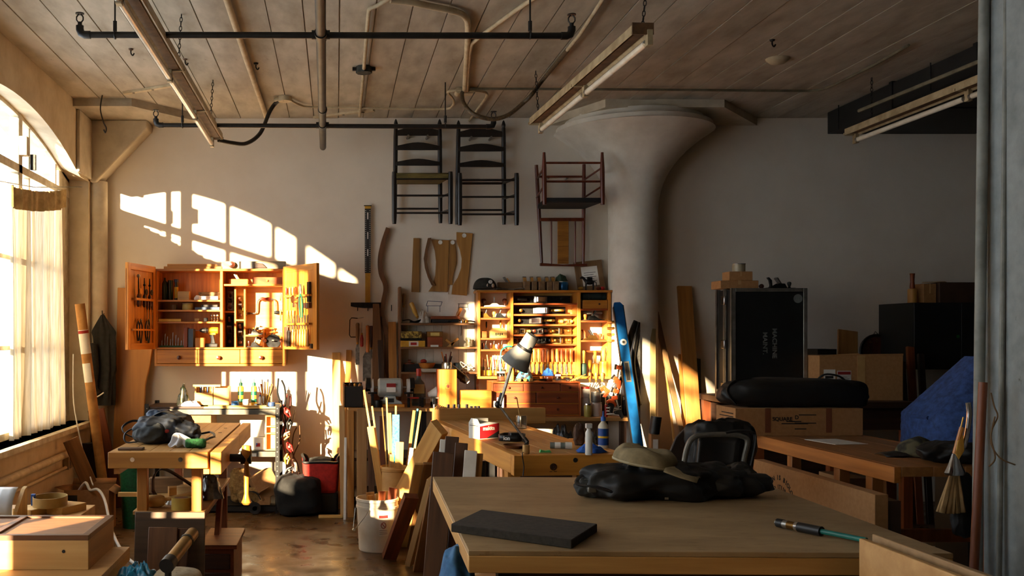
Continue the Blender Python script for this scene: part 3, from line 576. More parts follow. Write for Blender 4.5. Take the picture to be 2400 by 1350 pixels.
# bottom
z0 = .165
rk = thing('drill_bit_rack', 'green-based rack of drill bits on the cabinet floor', 'rack', cp(.035, z0, .05)); MB().bx(0, .225, 0, .08, 0, .016).build('base', mat('rack_green', (34, 96, 40), (24, 70, 30)), rk)
for i in range(9): MB().cyl((.015+.024*i, .03+.02*(i % 2), .016), (.018+.024*i, .034+.02*(i % 2), .06+.012*((i*5) % 7)), .0035, n=6).build('bit', STEEL, rk)
block('book', 'upright brown wooden case beside the drill bit rack', cp(.268, z0, .1), .034, .13, .176, CHERRY('z'), 'case')
block('book', 'upright slate-blue case beside the brown case', cp(.315, z0, .1), .045, .13, .165, mat('blue_card', (74, 92, 116)), 'case')
for i in range(2): block('wood_block', 'small square oak block, %s of the pair before the yellow drill' % ('left' if i == 0 else 'right'), cp(.372+.044*i, z0, .08), .042, .06, .085, h('z'), 'block')
dd = thing('cordless_drill', 'yellow and black cordless drill on the cabinet floor', 'drill', cp(.5, z0, .09))
MB().bx(-.06, .05, -.035, .035, 0, .035).build('battery', BLACKPL, dd, bevel=.006); MB().prism([(-.02, .03), (.03, .03), (.02, .075), (.012, .115), (-.028, .115), (-.012, .07)], -.017, .017).build('grip', BLACKPL, dd, bevel=.006)
MB().cyl((-.035, 0, .15), (.05, 0, .15), .03, .028, n=16).bx(-.03, .03, -.018, .018, .11, .14).build('motor_housing', YELLOWP, dd, bevel=.003); MB().cyl((-.065, 0, .15), (-.035, 0, .15), .026, n=16).build('clutch_ring', STEEL, dd)
MB().lathe([(.022, 0), (.022, .02), (.012, .045), (.004, .05)], 14, T(-.065, 0, .15) @ RY(-90)).build('chuck', BLACKPL, dd); MB().cyl((-.11, 0, .15), (-.15, 0, .15), .0025, n=6).build('bit', STEEL, dd)
# ---- right bay
wp = woodplane('wooden smoothing plane on the upper shelf of the cabinet beside the little drawer', cp(.73, RS, .13) @ RZ(90), .17, .055, .05, HONEY('y'))
br = thing('bit_brace', 'old bit brace with a red wooden grip hung on the cabinet board', 'brace', cp(.795, .47, .235))
MB().tube(smooth_path([(.02, 0, .0), (.065, 0, .0), (.085, 0, .015), (.09, 0, .1), (.105, 0, .125), (.13, 0, .13)], 4)+[Vector((.2, 0, .13))]+smooth_path([(.225, 0, .13), (.245, 0, .12), (.255, 0, .1), (.258, 0, .03), (.25, 0, .01)], 4), .0075, 8).build('crank', STEEL, br)
MB().lathe([(.012, 0), (.017, .02), (.014, .045), (.017, .07), (.012, .09)], 12, T(.12, 0, .13) @ RY(90)).build('grip', mat('red_brown_grip', (140, 50, 26), (104, 34, 18), rough=.3), br)
MB().lathe([(0, -.03), (.026, -.03), (.032, -.02), (.03, -.006), (.012, .004), (.01, .03), (0, .03)], 16, RY(90)).build('head', HND3, br); MB().lathe([(.012, 0), (.016, .02), (.014, .06), (.006, .075)], 12, T(.245, -.0, .008) @ RY(90)).build('chuck', IRON, br)
for i, (z, x, lab) in enumerate(((.335, .79, 'straight spokeshave, uppermost of the two on the cabinet board'), (.285, .80, 'curved spokeshave under the straight one on the cabinet board'))):
    ss = thing('spokeshave', lab, 'spokeshave', cp(x, z, .235)); c_ = .02 if i else 0
    MB().tube(smooth_path([(0, 0, c_), (.05, 0, c_*.6), (.09, 0, -.004), (.115, 0, -.004), (.16, 0, -.004), (.2, 0, c_*.6), (.25, 0, c_)], 4), [.008]*6+[.007]*6+[.012]*7+[.007]*0+[.008]*6, 8).build('handle', HND if i else HND2, ss); MB().bx(.09, .165, -.012, .004, -.012, .01).build('blade', STEEL, ss)
bw_ = thing('drawing_knife', 'dark folding drawknife hanging below the spokeshaves', 'knife', cp(.855, .24, .235)); MB().tube(smooth_path([(0, 0, .1), (.0, 0, .06), (.03, 0, .02), (.06, 0, 0), (.12, 0, 0), (.15, 0, .02), (.17, 0, .06), (.175, 0, .1)], 4), .006, 8).build('frame', IRON, bw_); MB().cyl((.05, 0, 0), (.12, 0, 0), .010, n=10).build('grip', HND3, bw_)
RV = lambda x, z, y=.19: cp(x, z, y) @ RY(90) @ RZ(180) @ RX(0)
def vplane(lab, x, z, L, w, iron=None, wm=None): return handplane(lab, T(CB.x+x, CB.y+.26, CB.z+z+L/2) @ RX(90) @ RZ(90), L, w, iron, wm=wm)
vplane('grey block plane standing upright in the top of the narrow cabinet bay', .642, .50, .17, .05, STEEL)
vplane('black bench plane standing upright in the narrow cabinet bay', .64, .17, .29, .055)
vplane('plane with a pale knob, upper one in the cabinet slot beside the brace', .735, .42, .21, .05, BRASS)
vplane('plane with an iron sole, lower one in the cabinet slot beside the brace', .735, .175, .21, .055, IRON)
handplane('short plane on the little shelf below the drawknife', cp(.865, .276, .2), .13, .045, STEEL, tote=False)
handplane('low black block plane on the cabinet floor under the little shelf', cp(.865, .165, .18), .14, .045, IRON, tote=False)
rp_ = thing('router_plane', 'round router plane with wooden knobs in the cabinet corner', 'plane', cp(1.035, .215, .2) @ RX(78)); MB().lathe([(.03, 0), (.065, 0), (.068, .006), (.065, .012), (.03, .012)], 20).build('sole', IRON, rp_); MB().prism([(-.012, .01), (.012, .01), (.01, .06), (-.01, .06)], -.006, .006).build('post', STEEL, rp_)
for s in (-1, 1): MB().lathe([(.008, .01), (.012, .025), (.017, .04), (0, .05)], 12, T(s*.075, 0, 0)).build('knob', HND3, rp_)
for i, (z, L) in enumerate(((.6, .1), (.42, .17), (.22, .16))): chisel('slim tool hung along the cabinet side beside the brace, %s' % ('at the top', 'in the middle', 'at the bottom')[i], cp(1.10, z, .2), L*.5, L*.5, .008, HND2 if i != 1 else HND, 'screwdriver', round_=True, hr=.009)
# ---- tools on the left door (inside face looks to +x side)
def on(DM, x, z, y=.018): return DM @ T(x, y, z)
def awl(lab, DM, x, z, L, hm, name='awl', y=.02, hr=.013, flip=False): return chisel(lab, on(DM, x, z, y) @ (RX(180) if flip else I4), L*.45, L*.55, .009, hm, name, round_=True, hr=hr)
rb_ = MB().bx(.1, .46, .0, .04, .565, .585).build('tool_rail', h('x'), dl)
MB().bx(.06, .5, .0, .03, .31, .325).build('tool_rail', h('x'), dl)
for i, x in enumerate((.39, .27, .16)):
    g_ = thing('hand_drill', ('brass-topped eggbeater drill nearest the free edge of the shaded cabinet door', 'dark hand drill in the middle of the shaded cabinet door', 'dark hand drill nearest the hinge of the shaded cabinet door')[i], 'hand drill', on(DLM, x, .60, .025))
    MB().lathe([(.01, -.09), (.018, -.07), (.014, -.03), (.016, .0), (.008, .02)], 10).build('handle', HND3, g_); MB().lathe([(.005, .02), (.006, .12), (.004, .16)], 8).build('shaft', IRON, g_); MB().lathe([(.024, -.004), (.026, 0), (.024, .004)], 14, T(0, .02, .04) @ RX(90)).build('gear', IRON if i else BRASS, g_); MB().ball((0, 0, .17 if i == 0 else .1), .016 if i == 0 else .012, 10).build('top_knob', STEEL if i == 0 else IRON, g_)
for i, x in enumerate((.33, .28, .16, .12)): 
    q = thing('calipers', ('pair of iron calipers, %s from the free edge on the shaded cabinet door' % ORD[i]), 'calipers', on(DLM, x+.05, .30, .02))
    for s in (-1, 1): MB().tube([(0, s*.002, .1), (s*.03, s*.002, .05), (s*.028, s*.002, -.02), (s*.012, s*.002, -.075-.02*(i % 2))], .006, 6).build('leg', IRON, q)
    MB().cyl((0, -.006, .1), (0, .006, .1), .012, n=10).build('pivot', STEEL if i % 2 else BRASS, q)
for i, x in enumerate((.2, .15, .10)): chisel('dark file hanging %s in the lower row of the shaded cabinet door' % ORD[i], on(DLM, x, .49, .022), .08, .16, .012, HND3, 'file', hr=.011)
# ---- tools on the right door (inside face looks to the left and the camera)
MB().bx(.06, .5, .0, .03, .58, .595).build('tool_rail', h('x'), dr_); MB().bx(.06, .5, .0, .03, .335, .35).build('tool_rail', h('x'), dr_)
def ond(x, z, y=-.035): return DRM @ T(x, y, z)
for z_, x0_ in ((.60, 0), (.36, 0)): MB().bx(.07, .49, -.05, -.016, z_, z_+.016).build('tool_rail', h('x'), dr_)
lst = (('slim red-handled screwdriver', RED, .09), ('pale-handled screwdriver', HND2, .15), ('yellow-handled awl', HND2, .2), ('steel scriber', HND, .25), ('short bradawl', HND, .31))
for i, (lb, hm, x) in enumerate(lst): chisel(lb+' in the upper row of the sunlit cabinet door', ond(x, .62, -.035), .07, .17 if i % 2 else .13, .009, hm, 'screwdriver', round_=True, hr=.010)
pliers('pliers with long green grips hung on the sunlit cabinet door', ond(.37, .66, -.06) @ RY(-4), .24, GREENP)
tw = thing('tape_measure', 'round chrome tape measure hung on the sunlit cabinet door', 'tape measure', ond(.27, .58, -.06)); MB().cyl((0, -.016, 0), (0, .016, 0), .034, n=20).build('case', CHROME, tw); MB().bx(-.008, .008, -.012, .012, -.07, -.03).build('tab', STEEL, tw)
sq = thing('try_square', 'dark try square hung by the free edge of the sunlit cabinet door', 'square', ond(.46, .5, -.03)); MB().bx(-.02, .02, -.008, .008, .05, .22).build('blade', IRON, sq); MB().bx(-.07, .02, -.012, .012, 0, .045).build('stock', HND3, sq)
for i in range(7): chisel('long-handled carving chisel, %s from the hinge on the sunlit cabinet door' % ORD[i], ond(.2+.042*i, .175, -.035) @ RX(180) @ T(0, 0, -.13), .13, .14, .01+.003*(i % 3), HND2 if i % 2 else HND, 'carving_chisel', hr=.0125)
for i in range(2): block('whetstone', 'dark slipstone, %s one in the lower corner of the sunlit cabinet door' % ('wider' if i == 0 else 'narrower'), ond(.085+.05*i, .175, -.035), .04-.014*i, .02, .17-.03*i, IRON if i else mat('brown_stone', (84, 58, 36), (60, 40, 26)), 'stone')
for i in range(3): chisel('flat steel file, %s of three in the middle of the sunlit cabinet door' % ORD[i], ond(.11+.05*i, .43, -.035), .06, .13, .014, HND2, 'file', hr=.010)
cl_ = MB().bx(.47, .5, -.03, -.016, .16, .2).build('catch', BLACKPL, dr_)
# ================================================================ open tool rack on the wall, centre
RB = Vector((1.26, 8.73, 1.128)); RW, RH, RD = 1.184, .789, .215
tr = thing('tool_rack', 'open honey-coloured wall rack crowded with planes, chisels and mallets', 'rack', RB)
for x, t_ in ((0, .022), (.292, .024), (.885, .03), (1.16, .024)): MB().bx(x, x+t_, 0, RD, .022, RH-.02).build('upright', HONEY('z'), tr, bevel=.002)
MB().bx(-.01, RW+.01, -.01, RD, RH-.02, RH).build('top_board', HONEY('x'), tr, bevel=.003); MB().bx(0, RW, 0, RD, 0, .022).build('bottom_board', HONEY('x'), tr, bevel=.003)
ZL = (.643, .543, .364, .262); ZM = (.675, .577, .486, .395, .311); ZR = (.626, .52, .345)
for z in ZL: MB().bx(.022, .292, .01, RD-.01, z-.016, z).build('shelf', CHERRYO('x'), tr, bevel=.002)
for z in ZM: MB().bx(.316, .885, .01, RD-.01, z-.016, z).build('shelf', CHERRYO('x'), tr, bevel=.002)
for z in ZR: MB().bx(.915, 1.16, .01, RD-.01, z-.016, z).build('shelf', CHERRYO('x'), tr, bevel=.002)
MB().bx(1.0, 1.16, .06, RD-.01, .235, .25).build('shelf', CHERRYO('x'), tr)
MB().bx(.316, .885, RD-.012, RD, .022, RH-.02).build('back_panel', wood('pale_birch', (232, 190, 110), (206, 156, 76), 'x'), tr)
for z, y in ((.148, .0),): MB().bx(.316, .885, .06, .08, .03, z).build('chisel_rail', HONEY('x'), tr, bevel=.002)
MB().bx(.316, .885, .13, .15, .03, .29).build('rear_rail', CHERRYO('x'), tr)
dr2 = MB().bx(.935, 1.155, .005, .19, ZR[0], ZR[0]+.075).build('drawer', HONEY('x'), tr, bevel=.002); MB().lathe([(.004, 0), (.004, .005), (.009, .01), (0, .015)], 10, T(1.08, .005, ZR[0]+.04) @ RX(90)).build('knob', HND3, dr2)
def rp(x, z, y=.1): return T(RB.x+x, RB.y+y, RB.z+z)
LB = lambda L: L
# planes of the middle bay lie with their soles to the wall
def lying(lab, x, z, L, w=.062, iron=None, wm=None, flip=False): return handplane(lab, rp(x+L/2, z+w/2+.002, .16) @ RX(90) @ (RY(0) if not flip else RZ(180)), L, w, iron, wm=wm)
BRZ = mat('bronze', (150, 108, 48), (96, 66, 28), rough=.35, metal=.8)
lying('long black jointer plane on the uppermost shelf of the wall rack', .33, ZM[0], .53, .068, IRON, IRON, True)
lying('black jack plane with a brass knob and chrome cap on the second rack shelf', .325, ZM[1], .49, .066, None, BRASS)
lying('black smoothing plane with a brass knob on the third rack shelf', .325, ZM[2], .40, .066, None, BRASS)
lying('tiny brass plane at the end of the third rack shelf', .75, ZM[2], .12, .05, BRASS, HND2)
lying('bronze plane at the start of the fourth rack shelf', .325, ZM[3], .17, .055, BRZ, HND2)
lying('dark plane in the middle of the fourth rack shelf', .50, ZM[3], .15, .06, IRON)
lying('steel plane with a round brass knob ending the fourth rack shelf', .66, ZM[3], .21, .06, BRZ, BRASS, True)
lying('wooden-bodied plane half behind the lamp on the fifth rack shelf', .33, ZM[4], .15, .055, HND)
lying('dark plane with a black knob right of the lamp on the fifth rack shelf', .54, ZM[4], .13, .06, IRON, BLACKPL)
lying('brass and rosewood plane ending the fifth rack shelf', .68, ZM[4], .19, .06, BRZ, BRASS, True)
for i in range(13): 
    x = .345+.041*i; chisel('bench chisel with an orange wooden handle, %s from the lamp side in the wall rack' % (ORD+['thirteenth'])[i], rp(x, .148, .045), .12, .105, .009+.0035*(i % 4), (HND, HND2, CHERRYO('z'), HND)[i % 4], hr=.0145)
# left bay
q = thing('router_plane', 'white router plane with two dark ball knobs in the top corner of the wall rack', 'plane', rp(.16, ZL[0], .09)); MB().prism([(-.1, 0), (.1, 0), (.09, .012), (.04, .016), (.02, .034), (-.02, .034), (-.04, .016), (-.09, .012)], -.03, .03).build('sole', WHITEP, q, bevel=.003); MB().cyl((0, 0, .03), (0, 0, .09), .005, n=8).build('post', STEEL, q)
for s in (-1, 1): MB().lathe([(.006, .01), (.006, .03), (.018, .04), (.024, .056), (.018, .072), (0, .078)], 14, T(s*.095, 0, 0)).build('knob', HND3, q)
handplane('small brass block plane, left one on the second shelf of the rack side bay', rp(.08, ZL[1], .08), .1, .045, BRASS, tote=False); handplane('small dark block plane, right one on the second shelf of the rack side bay', rp(.205, ZL[1], .08), .14, .045, IRON, wm=HND2, tote=False)
bx_ = thing('tool_box', 'small yellow pine box with dark lettering in the side bay of the wall rack', 'box', rp(.19, ZL[2], .05)); MB().bx(-.075, .075, -.03, .06, 0, .062).build('body', PINE('x'), bx_, bevel=.003); MB().prism([(-.075, .062), (.075, .062), (.045, .09), (-.045, .09)], -.02, .05).build('lid', PINE('x'), bx_)
for i in range(4): MB().bx(-.03+.018*i, -.02+.018*i, -.0312, -.03, .022+.004*(i % 2), .045).build('mark', INK, bx_)
cl = chisel('little upright marking awl standing on the pine box shelf', rp(.10, ZL[2]+.09, .15), .06, .09, .008, IRON, 'awl', round_=True, hr=.008); chisel('small brass-topped punch behind the pine box', rp(.23, ZL[2]+.1, .16), .06, .1, .008, BRASS, 'punch', round_=True, hr=.012)
block('wood_block', 'small orange wood block at the edge of the pine box shelf', rp(.06, ZL[2], .05), .05, .04, .06, CHERRYO('x'))
for i, (x, mt_) in enumerate(((.08, IRON), (.15, BRASS), (.22, BRZ))): handplane('finger plane, %s on the fourth shelf of the rack side bay' % ORD[i], rp(x, ZL[3], .07), .06, .03, mt_, tote=False)
for i in range(4):
    x = .055+.062*i; t = jar('%s jar of brushes from the rack edge on the bottom of the side bay' % ORD[i].capitalize(), rp(x, .022, .09), .027, .085, JARGLASS, None, fill=((HND2, YELLOWP, HND, IRON)[i], .6))
    for j in range(4): MB().cyl((.01*math.cos(j*1.7), .01*math.sin(j*1.7), .02), (.022*math.cos(j*1.7+i), .02*math.sin(j*1.7+i), .15+.02*((i+j) % 3)), .004, n=6).build('brush', (HND2, HND, PINE('z'), HND3)[(i+j) % 4], t)
cord('tubing', 'thin turquoise tube bent over the brush jars in the wall rack', 'tube', [rp(.2, .05, -.02).translation, rp(.2, .22, -.02).translation, rp(.215, .262, -.02).translation, rp(.25, .285, -.02).translation, rp(.3, .29, -.02).translation], .006, mat('turquoise_plastic', (40, 160, 150), (30, 130, 124), rough=.3), 8, 5)
# right bay
rl = thing('tool_roll', 'black rolled case lying in the top of the rack bay by the column', 'case', rp(.94, .705, .03)); MB().cyl((0, .03, .032), (.21, .03, .032), .032, n=16).build('body', mat('dark_green_cloth', (22, 36, 30), (14, 24, 20), rough=.8), rl)
for x in (.05, .16): MB().cyl((x, .03, .032), (x+.012, .03, .032), .0335, n=16).build('strap', BLACKPL, rl)
handplane('little plane with a wooden ball knob under the rack drawer', rp(1.04, ZR[1], .07), .2, .05, IRON, wm=HND, tote=False)
block('wood_scrap', 'white plastic strip lying behind the little plane in the rack', rp(1.06, ZR[1]+.06, .14), .17, .01, .02, WHITEP, 'strip')
handplane('large combination plane with orange wooden handles in the rack bay by the column', rp(1.035, ZR[2], .08) @ RZ(180), .22, .06, BRZ, wm=CHERRYO('z'))
def mallet(lab, x, hm, hd, R=.034, hh=.11, L=.12):
    t = thing('carving_mallet', lab, 'mallet', rp(x, .022, .05)); MB().lathe([(0, 0), (R*.8, 0), (R*.9, .004), (R, hh*.7), (R*.92, hh), (R*.4, hh+.008), (0, hh+.008)], 16).build('head', hd, t)
    MB().lathe([(R*.4, hh), (R*.36, hh+.02), (R*.55, hh+L*.5), (R*.42, hh+L*.75), (R*.55, hh+L*.92), (R*.3, hh+L), (0, hh+L)], 14).build('handle', hm, t)
mallet('turned mallet with a dark green head in the rack', .955, HND2, mat('dark_green_paint', (22, 62, 48), (16, 46, 36)), .028); mallet('turned boxwood mallet in the middle of the rack bay', 1.055, HND2, HND2, .03); mallet('fat turned mallet beside the rack edge by the column', 1.13, HND2, HND2, .04, .13, .13)
chisel('small yellow-handled knife between the turned mallets', rp(1.0, .1, .02), .07, .07, .01, YELLOWP, 'knife')
for i in range(3): chisel('black-bladed screwdriver hung %s under the wall rack by the paint cans' % ORD[i], T(RB.x+.99+.055*i, RB.y-.02, RB.z-.01), .07, .16, .012, HND2 if i else HND, 'screwdriver', round_=True)
for i in range(8):
    z = .34+.055*(i//2); q = thing('shelf_clip', 'small copper clip on the rack edge beside the blue level, %s from the bottom' % ORD[i], 'clip', T(RB.x+RW+.0+.036*(i % 2)-.02, RB.y-.02, RB.z+z)); MB().lathe([(.010, -.02), (.013, 0), (.010, .02)], 10, RY(90)).build('body', BRZ if i % 3 else HND, q); MB().cyl((.016, 0, 0), (.024, 0, 0), .008, n=8).build('tip', CHROME, q)
# ---- on top of the rack
ZT = RB.z+RH
cap_ = thing('baseball_cap', 'black baseball cap with three white dots on top of the wall rack', 'cap', T(1.33, 8.78, ZT)); CAPB = mat('black_felt', (42, 40, 34), (28, 27, 23), rough=.95, scale=40)
MB().grid(lambda u, v: (.105*math.cos(u*2*PI)*math.cos(v*PI/2)**.7, .1*math.sin(u*2*PI)*math.cos(v*PI/2)**.7, .012+.1*math.sin(v*PI/2)), 28, 8, True).build('crown', CAPB, cap_, solid=.003, sharp=180)
MB().grid(lambda u, v: (.075+.1*v+.02, (u-.5)*.17*(1-.35*v*v), .016-.012*v+.01*math.cos((u-.5)*3)), 14, 6).build('brim', CAPB, cap_, solid=.004, sharp=180)
for a, b in ((0, .072), (-.022, .04), (.022, .04)): MB().cyl((a*1+.035, -.083+(.0 if b > .05 else -.006), b), (a+.038, -.092, b), .017, n=12).build('dot', WHITEP, cap_)
woodplane('long grey wooden plane lying on the wall rack beside the cap', T(1.56, 8.83, ZT) @ RZ(90), .22, .06, .075)
for i, x in enumerate((1.70, 1.765, 1.83, 1.90, 1.955)): woodplane('grey wooden moulding plane, %s in the row on the wall rack' % ORD[i], T(x, 8.83, ZT), .2, .045 if i % 2 else .055, .08)
q = thing('spokeshave', 'long steel spokeshave lying at the front edge of the rack top', 'spokeshave', T(1.48, 8.735, ZT)); MB().tube(smooth_path([(-.08, 0, .01), (0, 0, .014), (.05, 0, .006), (.1, 0, .006), (.14, 0, .014), (.2, 0, .014)], 3), .007, 8).build('handle', STEEL, q); MB().bx(.05, .1, -.012, .012, .0, .014).build('blade', STEEL, q)
jar('metallic blue tin with a silver rim on the wall rack', T(2.035, 8.81, ZT), .048, .075, mat('blue_metal', (40, 110, 160), (28, 84, 130), rough=.3, metal=.5), STEEL, 'tin', lh=.008)
rag('folded_paper', 'dark green folded paper standing behind the blue tin', T(2.03, 8.87, ZT+.085), .11, .05, .07, mat('dark_green_paper', (34, 66, 40), (24, 48, 30)), 3, 'paper')
cbd = thing('clipboard', 'wooden drawing board with a white sheet leaning above the wall rack', 'board', frame((2.31, 8.86, ZT), (2.285, 8.93, ZT+.29)) @ RZ(-4)); MB().bx(-.125, .125, 0, .014, 0, .285).build('board', GREYWOOD('z'), cbd, bevel=.003); MB().bx(-.07, .075, -.002, .0, .05, .23).build('sheet', PAPER, cbd)
for i in range(5): MB().bx(-.05, .055-.02*(i % 2), -.003, -.002, .09+.02*i, .094+.02*i).build('line', INK, cbd)
hs = thing('horse_figurine', 'small black metal horse on thin legs on the wall rack', 'figurine', T(2.27, 8.79, ZT)); m = MB().ball((0, 0, .075), (.045, .02, .024), 14); m.build('body', IRON, hs)
MB().tube([(-.035, 0, .085), (-.055, 0, .11), (-.068, 0, .118), (-.085, 0, .108)], [.014, .012, .012, .007], 8).build('neck_and_head', IRON, hs); MB().tube([(.04, 0, .085), (.058, 0, .07), (.06, 0, .04)], .004, 6).build('tail', IRON, hs)
for sx_, sy_ in ((-1, -1), (-1, 1), (1, -1), (1, 1)): MB().tube([(sx_*.03, sy_*.012, .07), (sx_*.034, sy_*.013, .035), (sx_*.032, sy_*.013, 0)], [.007, .004, .0035], 6).build('leg', IRON, hs)
MB().bx(-.02, .02, -.02, .02, .094, .118).build('rider', IRON, hs)
for i, (x, mt_, lb) in enumerate(((2.38, RED, 'red pincushion on the rack end by the column'), (2.345, HND3, 'small dark wooden ball on the rack beside the horse'), (2.185, BRASS, 'flat brass trinket in front of the drawing board'))):
    o = MB().ball((0, 0, .018), (.024, .022, .018), 12).build('trinket', mt_); o.location = (x, 8.77, ZT); tag(o, lb, 'trinket')
# ================================================================ scalloped wall shelf beside it
SB = Vector((.56, 8.76, .93)); SW, SD = .72, .185
sh = thing('wall_shelf', 'dark weathered wall shelf with a scalloped side, left of the tool rack', 'shelf', SB); GW = wood('shelf_brown', (132, 92, 54), (92, 60, 34), 'z')
MB().bx(0, .022, .02, SD, 0, 1.02).build('side', GW, sh, bevel=.002)
pts = [(.0, 0), (.0, .99)]; n = 60
fr = [(.185, 0), (.185, 1.0), (.12, 1.0)]
for i in range(n+1): 
    z = .99-.99*i/n; fr.append((.035-.03*math.cos((z-.03)/.217*2*PI) if z < .8 else .09, z))
MB().prism(fr, SW-.022, SW, 'x').build('side', GW, sh)
ZS = (.258, .482, .695); GX = wood('shelf_brown', (132, 92, 54), (92, 60, 34), 'x')
for z in ZS: MB().bx(.02, SW-.01, .0, SD, z-.018, z).build('shelf', GX, sh, bevel=.003)
BBD = mat('beadboard_paint', (206, 198, 182), (186, 178, 160), rough=.8)
for i in range(9): MB().bx(.024+.0755*i, .024+.0755*i+.0745, SD-.012, SD-.001, .0, .70).build('beadboard', BBD, sh, bevel=.003)
def sp_(x, z, y=.09): return T(SB.x+x, SB.y+y, SB.z+z)
z = ZS[2]
chisel('old wooden-handled screwdriver standing tall at the shelf corner', sp_(.05, z+.16, .11) @ RY(3), .11, .16, .012, GREYWOOD('z'), 'screwdriver', round_=True, hr=.017)
chisel('fat ochre-handled tool leaning on the top shelf', sp_(.17, z+.06, .1) @ RY(-24), .14, .05, .02, HND2, 'gouge', hr=.022)
rag('plastic_bag', 'clear crinkled plastic bag on the top shelf', sp_(.23, z), .11, .09, .12, mat('crinkled_plastic', (190, 180, 166), (140, 130, 116), rough=.2), 5, 'bag')
cs = thing('tool_case', 'reddish flat tool case lying on the top shelf', 'case', sp_(.42, z+.035, .09)); MB().bx(-.13, .13, -.05, .05, 0, .028).build('body', CHERRY('x'), cs, bevel=.004); MB().bx(-.12, .12, -.06, .06, -.03, 0).build('black_tray', BLACKPL, cs, bevel=.004)
chisel('short round-handled brush lying against the shelf wall', sp_(.53, z+.06, .12) @ RY(28), .09, .05, .03, HND, 'brush', hr=.018)
for i, pts_ in enumerate(([(.03, .02), (.09, .03), (.14, .012), (.2, .03), (.17, .01), (.1, .012)], [(.44, .012), (.52, .03), (.58, .012), (.64, .02), (.69, .012)])): cord('cable', ('loose black cable bundle at the shelf end by the screwdriver', 'loose black cable along the shelf end by the tool rack')[i], 'cable', [sp_(a, z+b, .03+.012*j % .05).translation for j, (a, b) in enumerate(pts_)], .007, BLACKPL, 6, 5)
for i in range(2): 
    o = MB().lathe([(.012, 0), (.015, .015), (.008, .03), (0, .032)], 10).build('spool', BRASS if i else CHROME); o.matrix_world = sp_(.565+.04*i, z, .03); tag(o, 'small shiny spool, %s one on the top shelf edge' % ('copper' if i else 'silver'), 'spool')
z = ZS[1]
bk = thing('patterned_box', 'golden patterned box stacked on another at the shelf end', 'box', sp_(.11, z+.075, .08)); MB().bx(-.095, .095, -.06, .06, 0, .065).build('body', mat('gold_pattern', (176, 150, 70), (92, 72, 30), scale=45, detail=1, lo=.45, hi=.55, rough=.4), bk, bevel=.004); MB().bx(-.097, .097, -.062, .062, -.012, .004).build('rim', IRON, bk)
bk = thing('cigar_box', 'yellow cigar box with a printed label under the golden box', 'box', sp_(.125, z, .075)); MB().bx(-.11, .11, -.06, .06, 0, .055).build('body', mat('cigar_yellow', (206, 160, 50), (180, 130, 30), rough=.5), bk, bevel=.003); MB().bx(-.035, .05, -.0612, -.06, .006, .05).build('paper_label', PAPER, bk); MB().bx(-.02, .035, -.062, -.061, .016, .04).build('print', REDINK, bk)
bk = thing('book_box', 'dark red box with a gold-lettered top on the middle shelf', 'box', sp_(.325, z, .08)); MB().bx(-.068, .068, -.05, .05, 0, .09).build('body', CHERRY('x'), bk, bevel=.003); MB().bx(-.07, .07, -.052, .052, .09, .138).build('top_box', mat('gold_brown', (150, 106, 36), (116, 78, 24), rough=.5), bk, bevel=.003); MB().bx(-.04, .04, -.053, -.052, .10, .128).build('print', mat('gold_print', (214, 190, 110), rough=.4), bk); MB().bx(-.04, .03, -.056, -.05, 0, .018).build('white_slip', PAPER, bk)
for i, (x, zz, a) in enumerate(((.45, .045, 38), (.475, .02, -42), (.51, .055, -40))): block('wood_offcut', 'little wooden offcut, %s in the heap on the middle shelf' % ORD[i], sp_(x, z+zz-.015, .07) @ RY(a), .085, .05, .022, (OAK, MAPLE, OAK)[i]('x'))
jar('glass jar of nails on the middle shelf', sp_(.645, z, .09), .04, .085, JARGLASS, None, fill=(mat('nails', (150, 130, 100), (70, 58, 44), scale=120, metal=.5), .75))
cord('cable', 'thin dark cord hanging against the beadboard', 'cable', [sp_(.575, z+.2, .165).translation, sp_(.58, z+.15, .165).translation, sp_(.575, z+.1, .165).translation], .0025, BLACKPL, 5, 4)
z = ZS[0]
block('black_case', 'long black case at the back of the lowest shelf', sp_(.3, z, .12), .5, .09, .07, BLACKPL, 'case')
bw2 = MB().lathe([(.03, 0), (.06, .02), (.078, .06), (.074, .06), (.056, .024), (0, .012)], 20).build('wooden_bowl', HND); bw2.matrix_world = sp_(.255, z+.02, .06); tag(bw2, 'turned wooden bowl on the lowest shelf', 'bowl')
o = MB().ball((0, 0, .02), (.03, .03, .02), 12).build('red_cloth_ball', mat('red_cloth', (176, 52, 34), (140, 36, 24), rough=.9)); o.matrix_world = sp_(.225, z+.075, .06); tag(o, 'red cloth ball in the wooden bowl', 'cloth')
o = MB().lathe([(.05, 0), (.05, .006), (.02, .012), (.012, .03), (.02, .036), (0, .04)], 16).build('wooden_stopper', CHERRY('x')); o.matrix_world = sp_(.1, z+.07, .1); tag(o, 'small reddish stopper with a knob on the black case', 'stopper')
o = MB().prism([(-.09, .03), (.09, .03), (.07, 0), (-.07, 0)], -.04, .04).build('paper_tray', mat('grey_card', (188, 182, 166), (170, 164, 148)), bevel=.003); o.matrix_world = sp_(.275, z, .0); tag(o, 'pale folded paper tray at the edge of the lowest shelf', 'tray')
pc = jar('clear cup of pencils and knives on the lowest shelf', sp_(.435, z, .06), .045, .09, CLEARPL, None, 'pencil_cup', cat='cup')
for j in range(6): MB().cyl((.01*math.cos(j), .01*math.sin(j), .01), (.05*math.cos(j*1.3+.4), .02*math.sin(j*1.9), .14+.02*(j % 3)), .006, n=6).build('pencil', (BLACKPL, RED, HND, BLACKPL, STEEL, HND3)[j], pc)
jar('dark jar at the back of the lowest shelf', sp_(.54, z, .11), .045, .08, mat('smoky_glass', (44, 50, 52)), None)
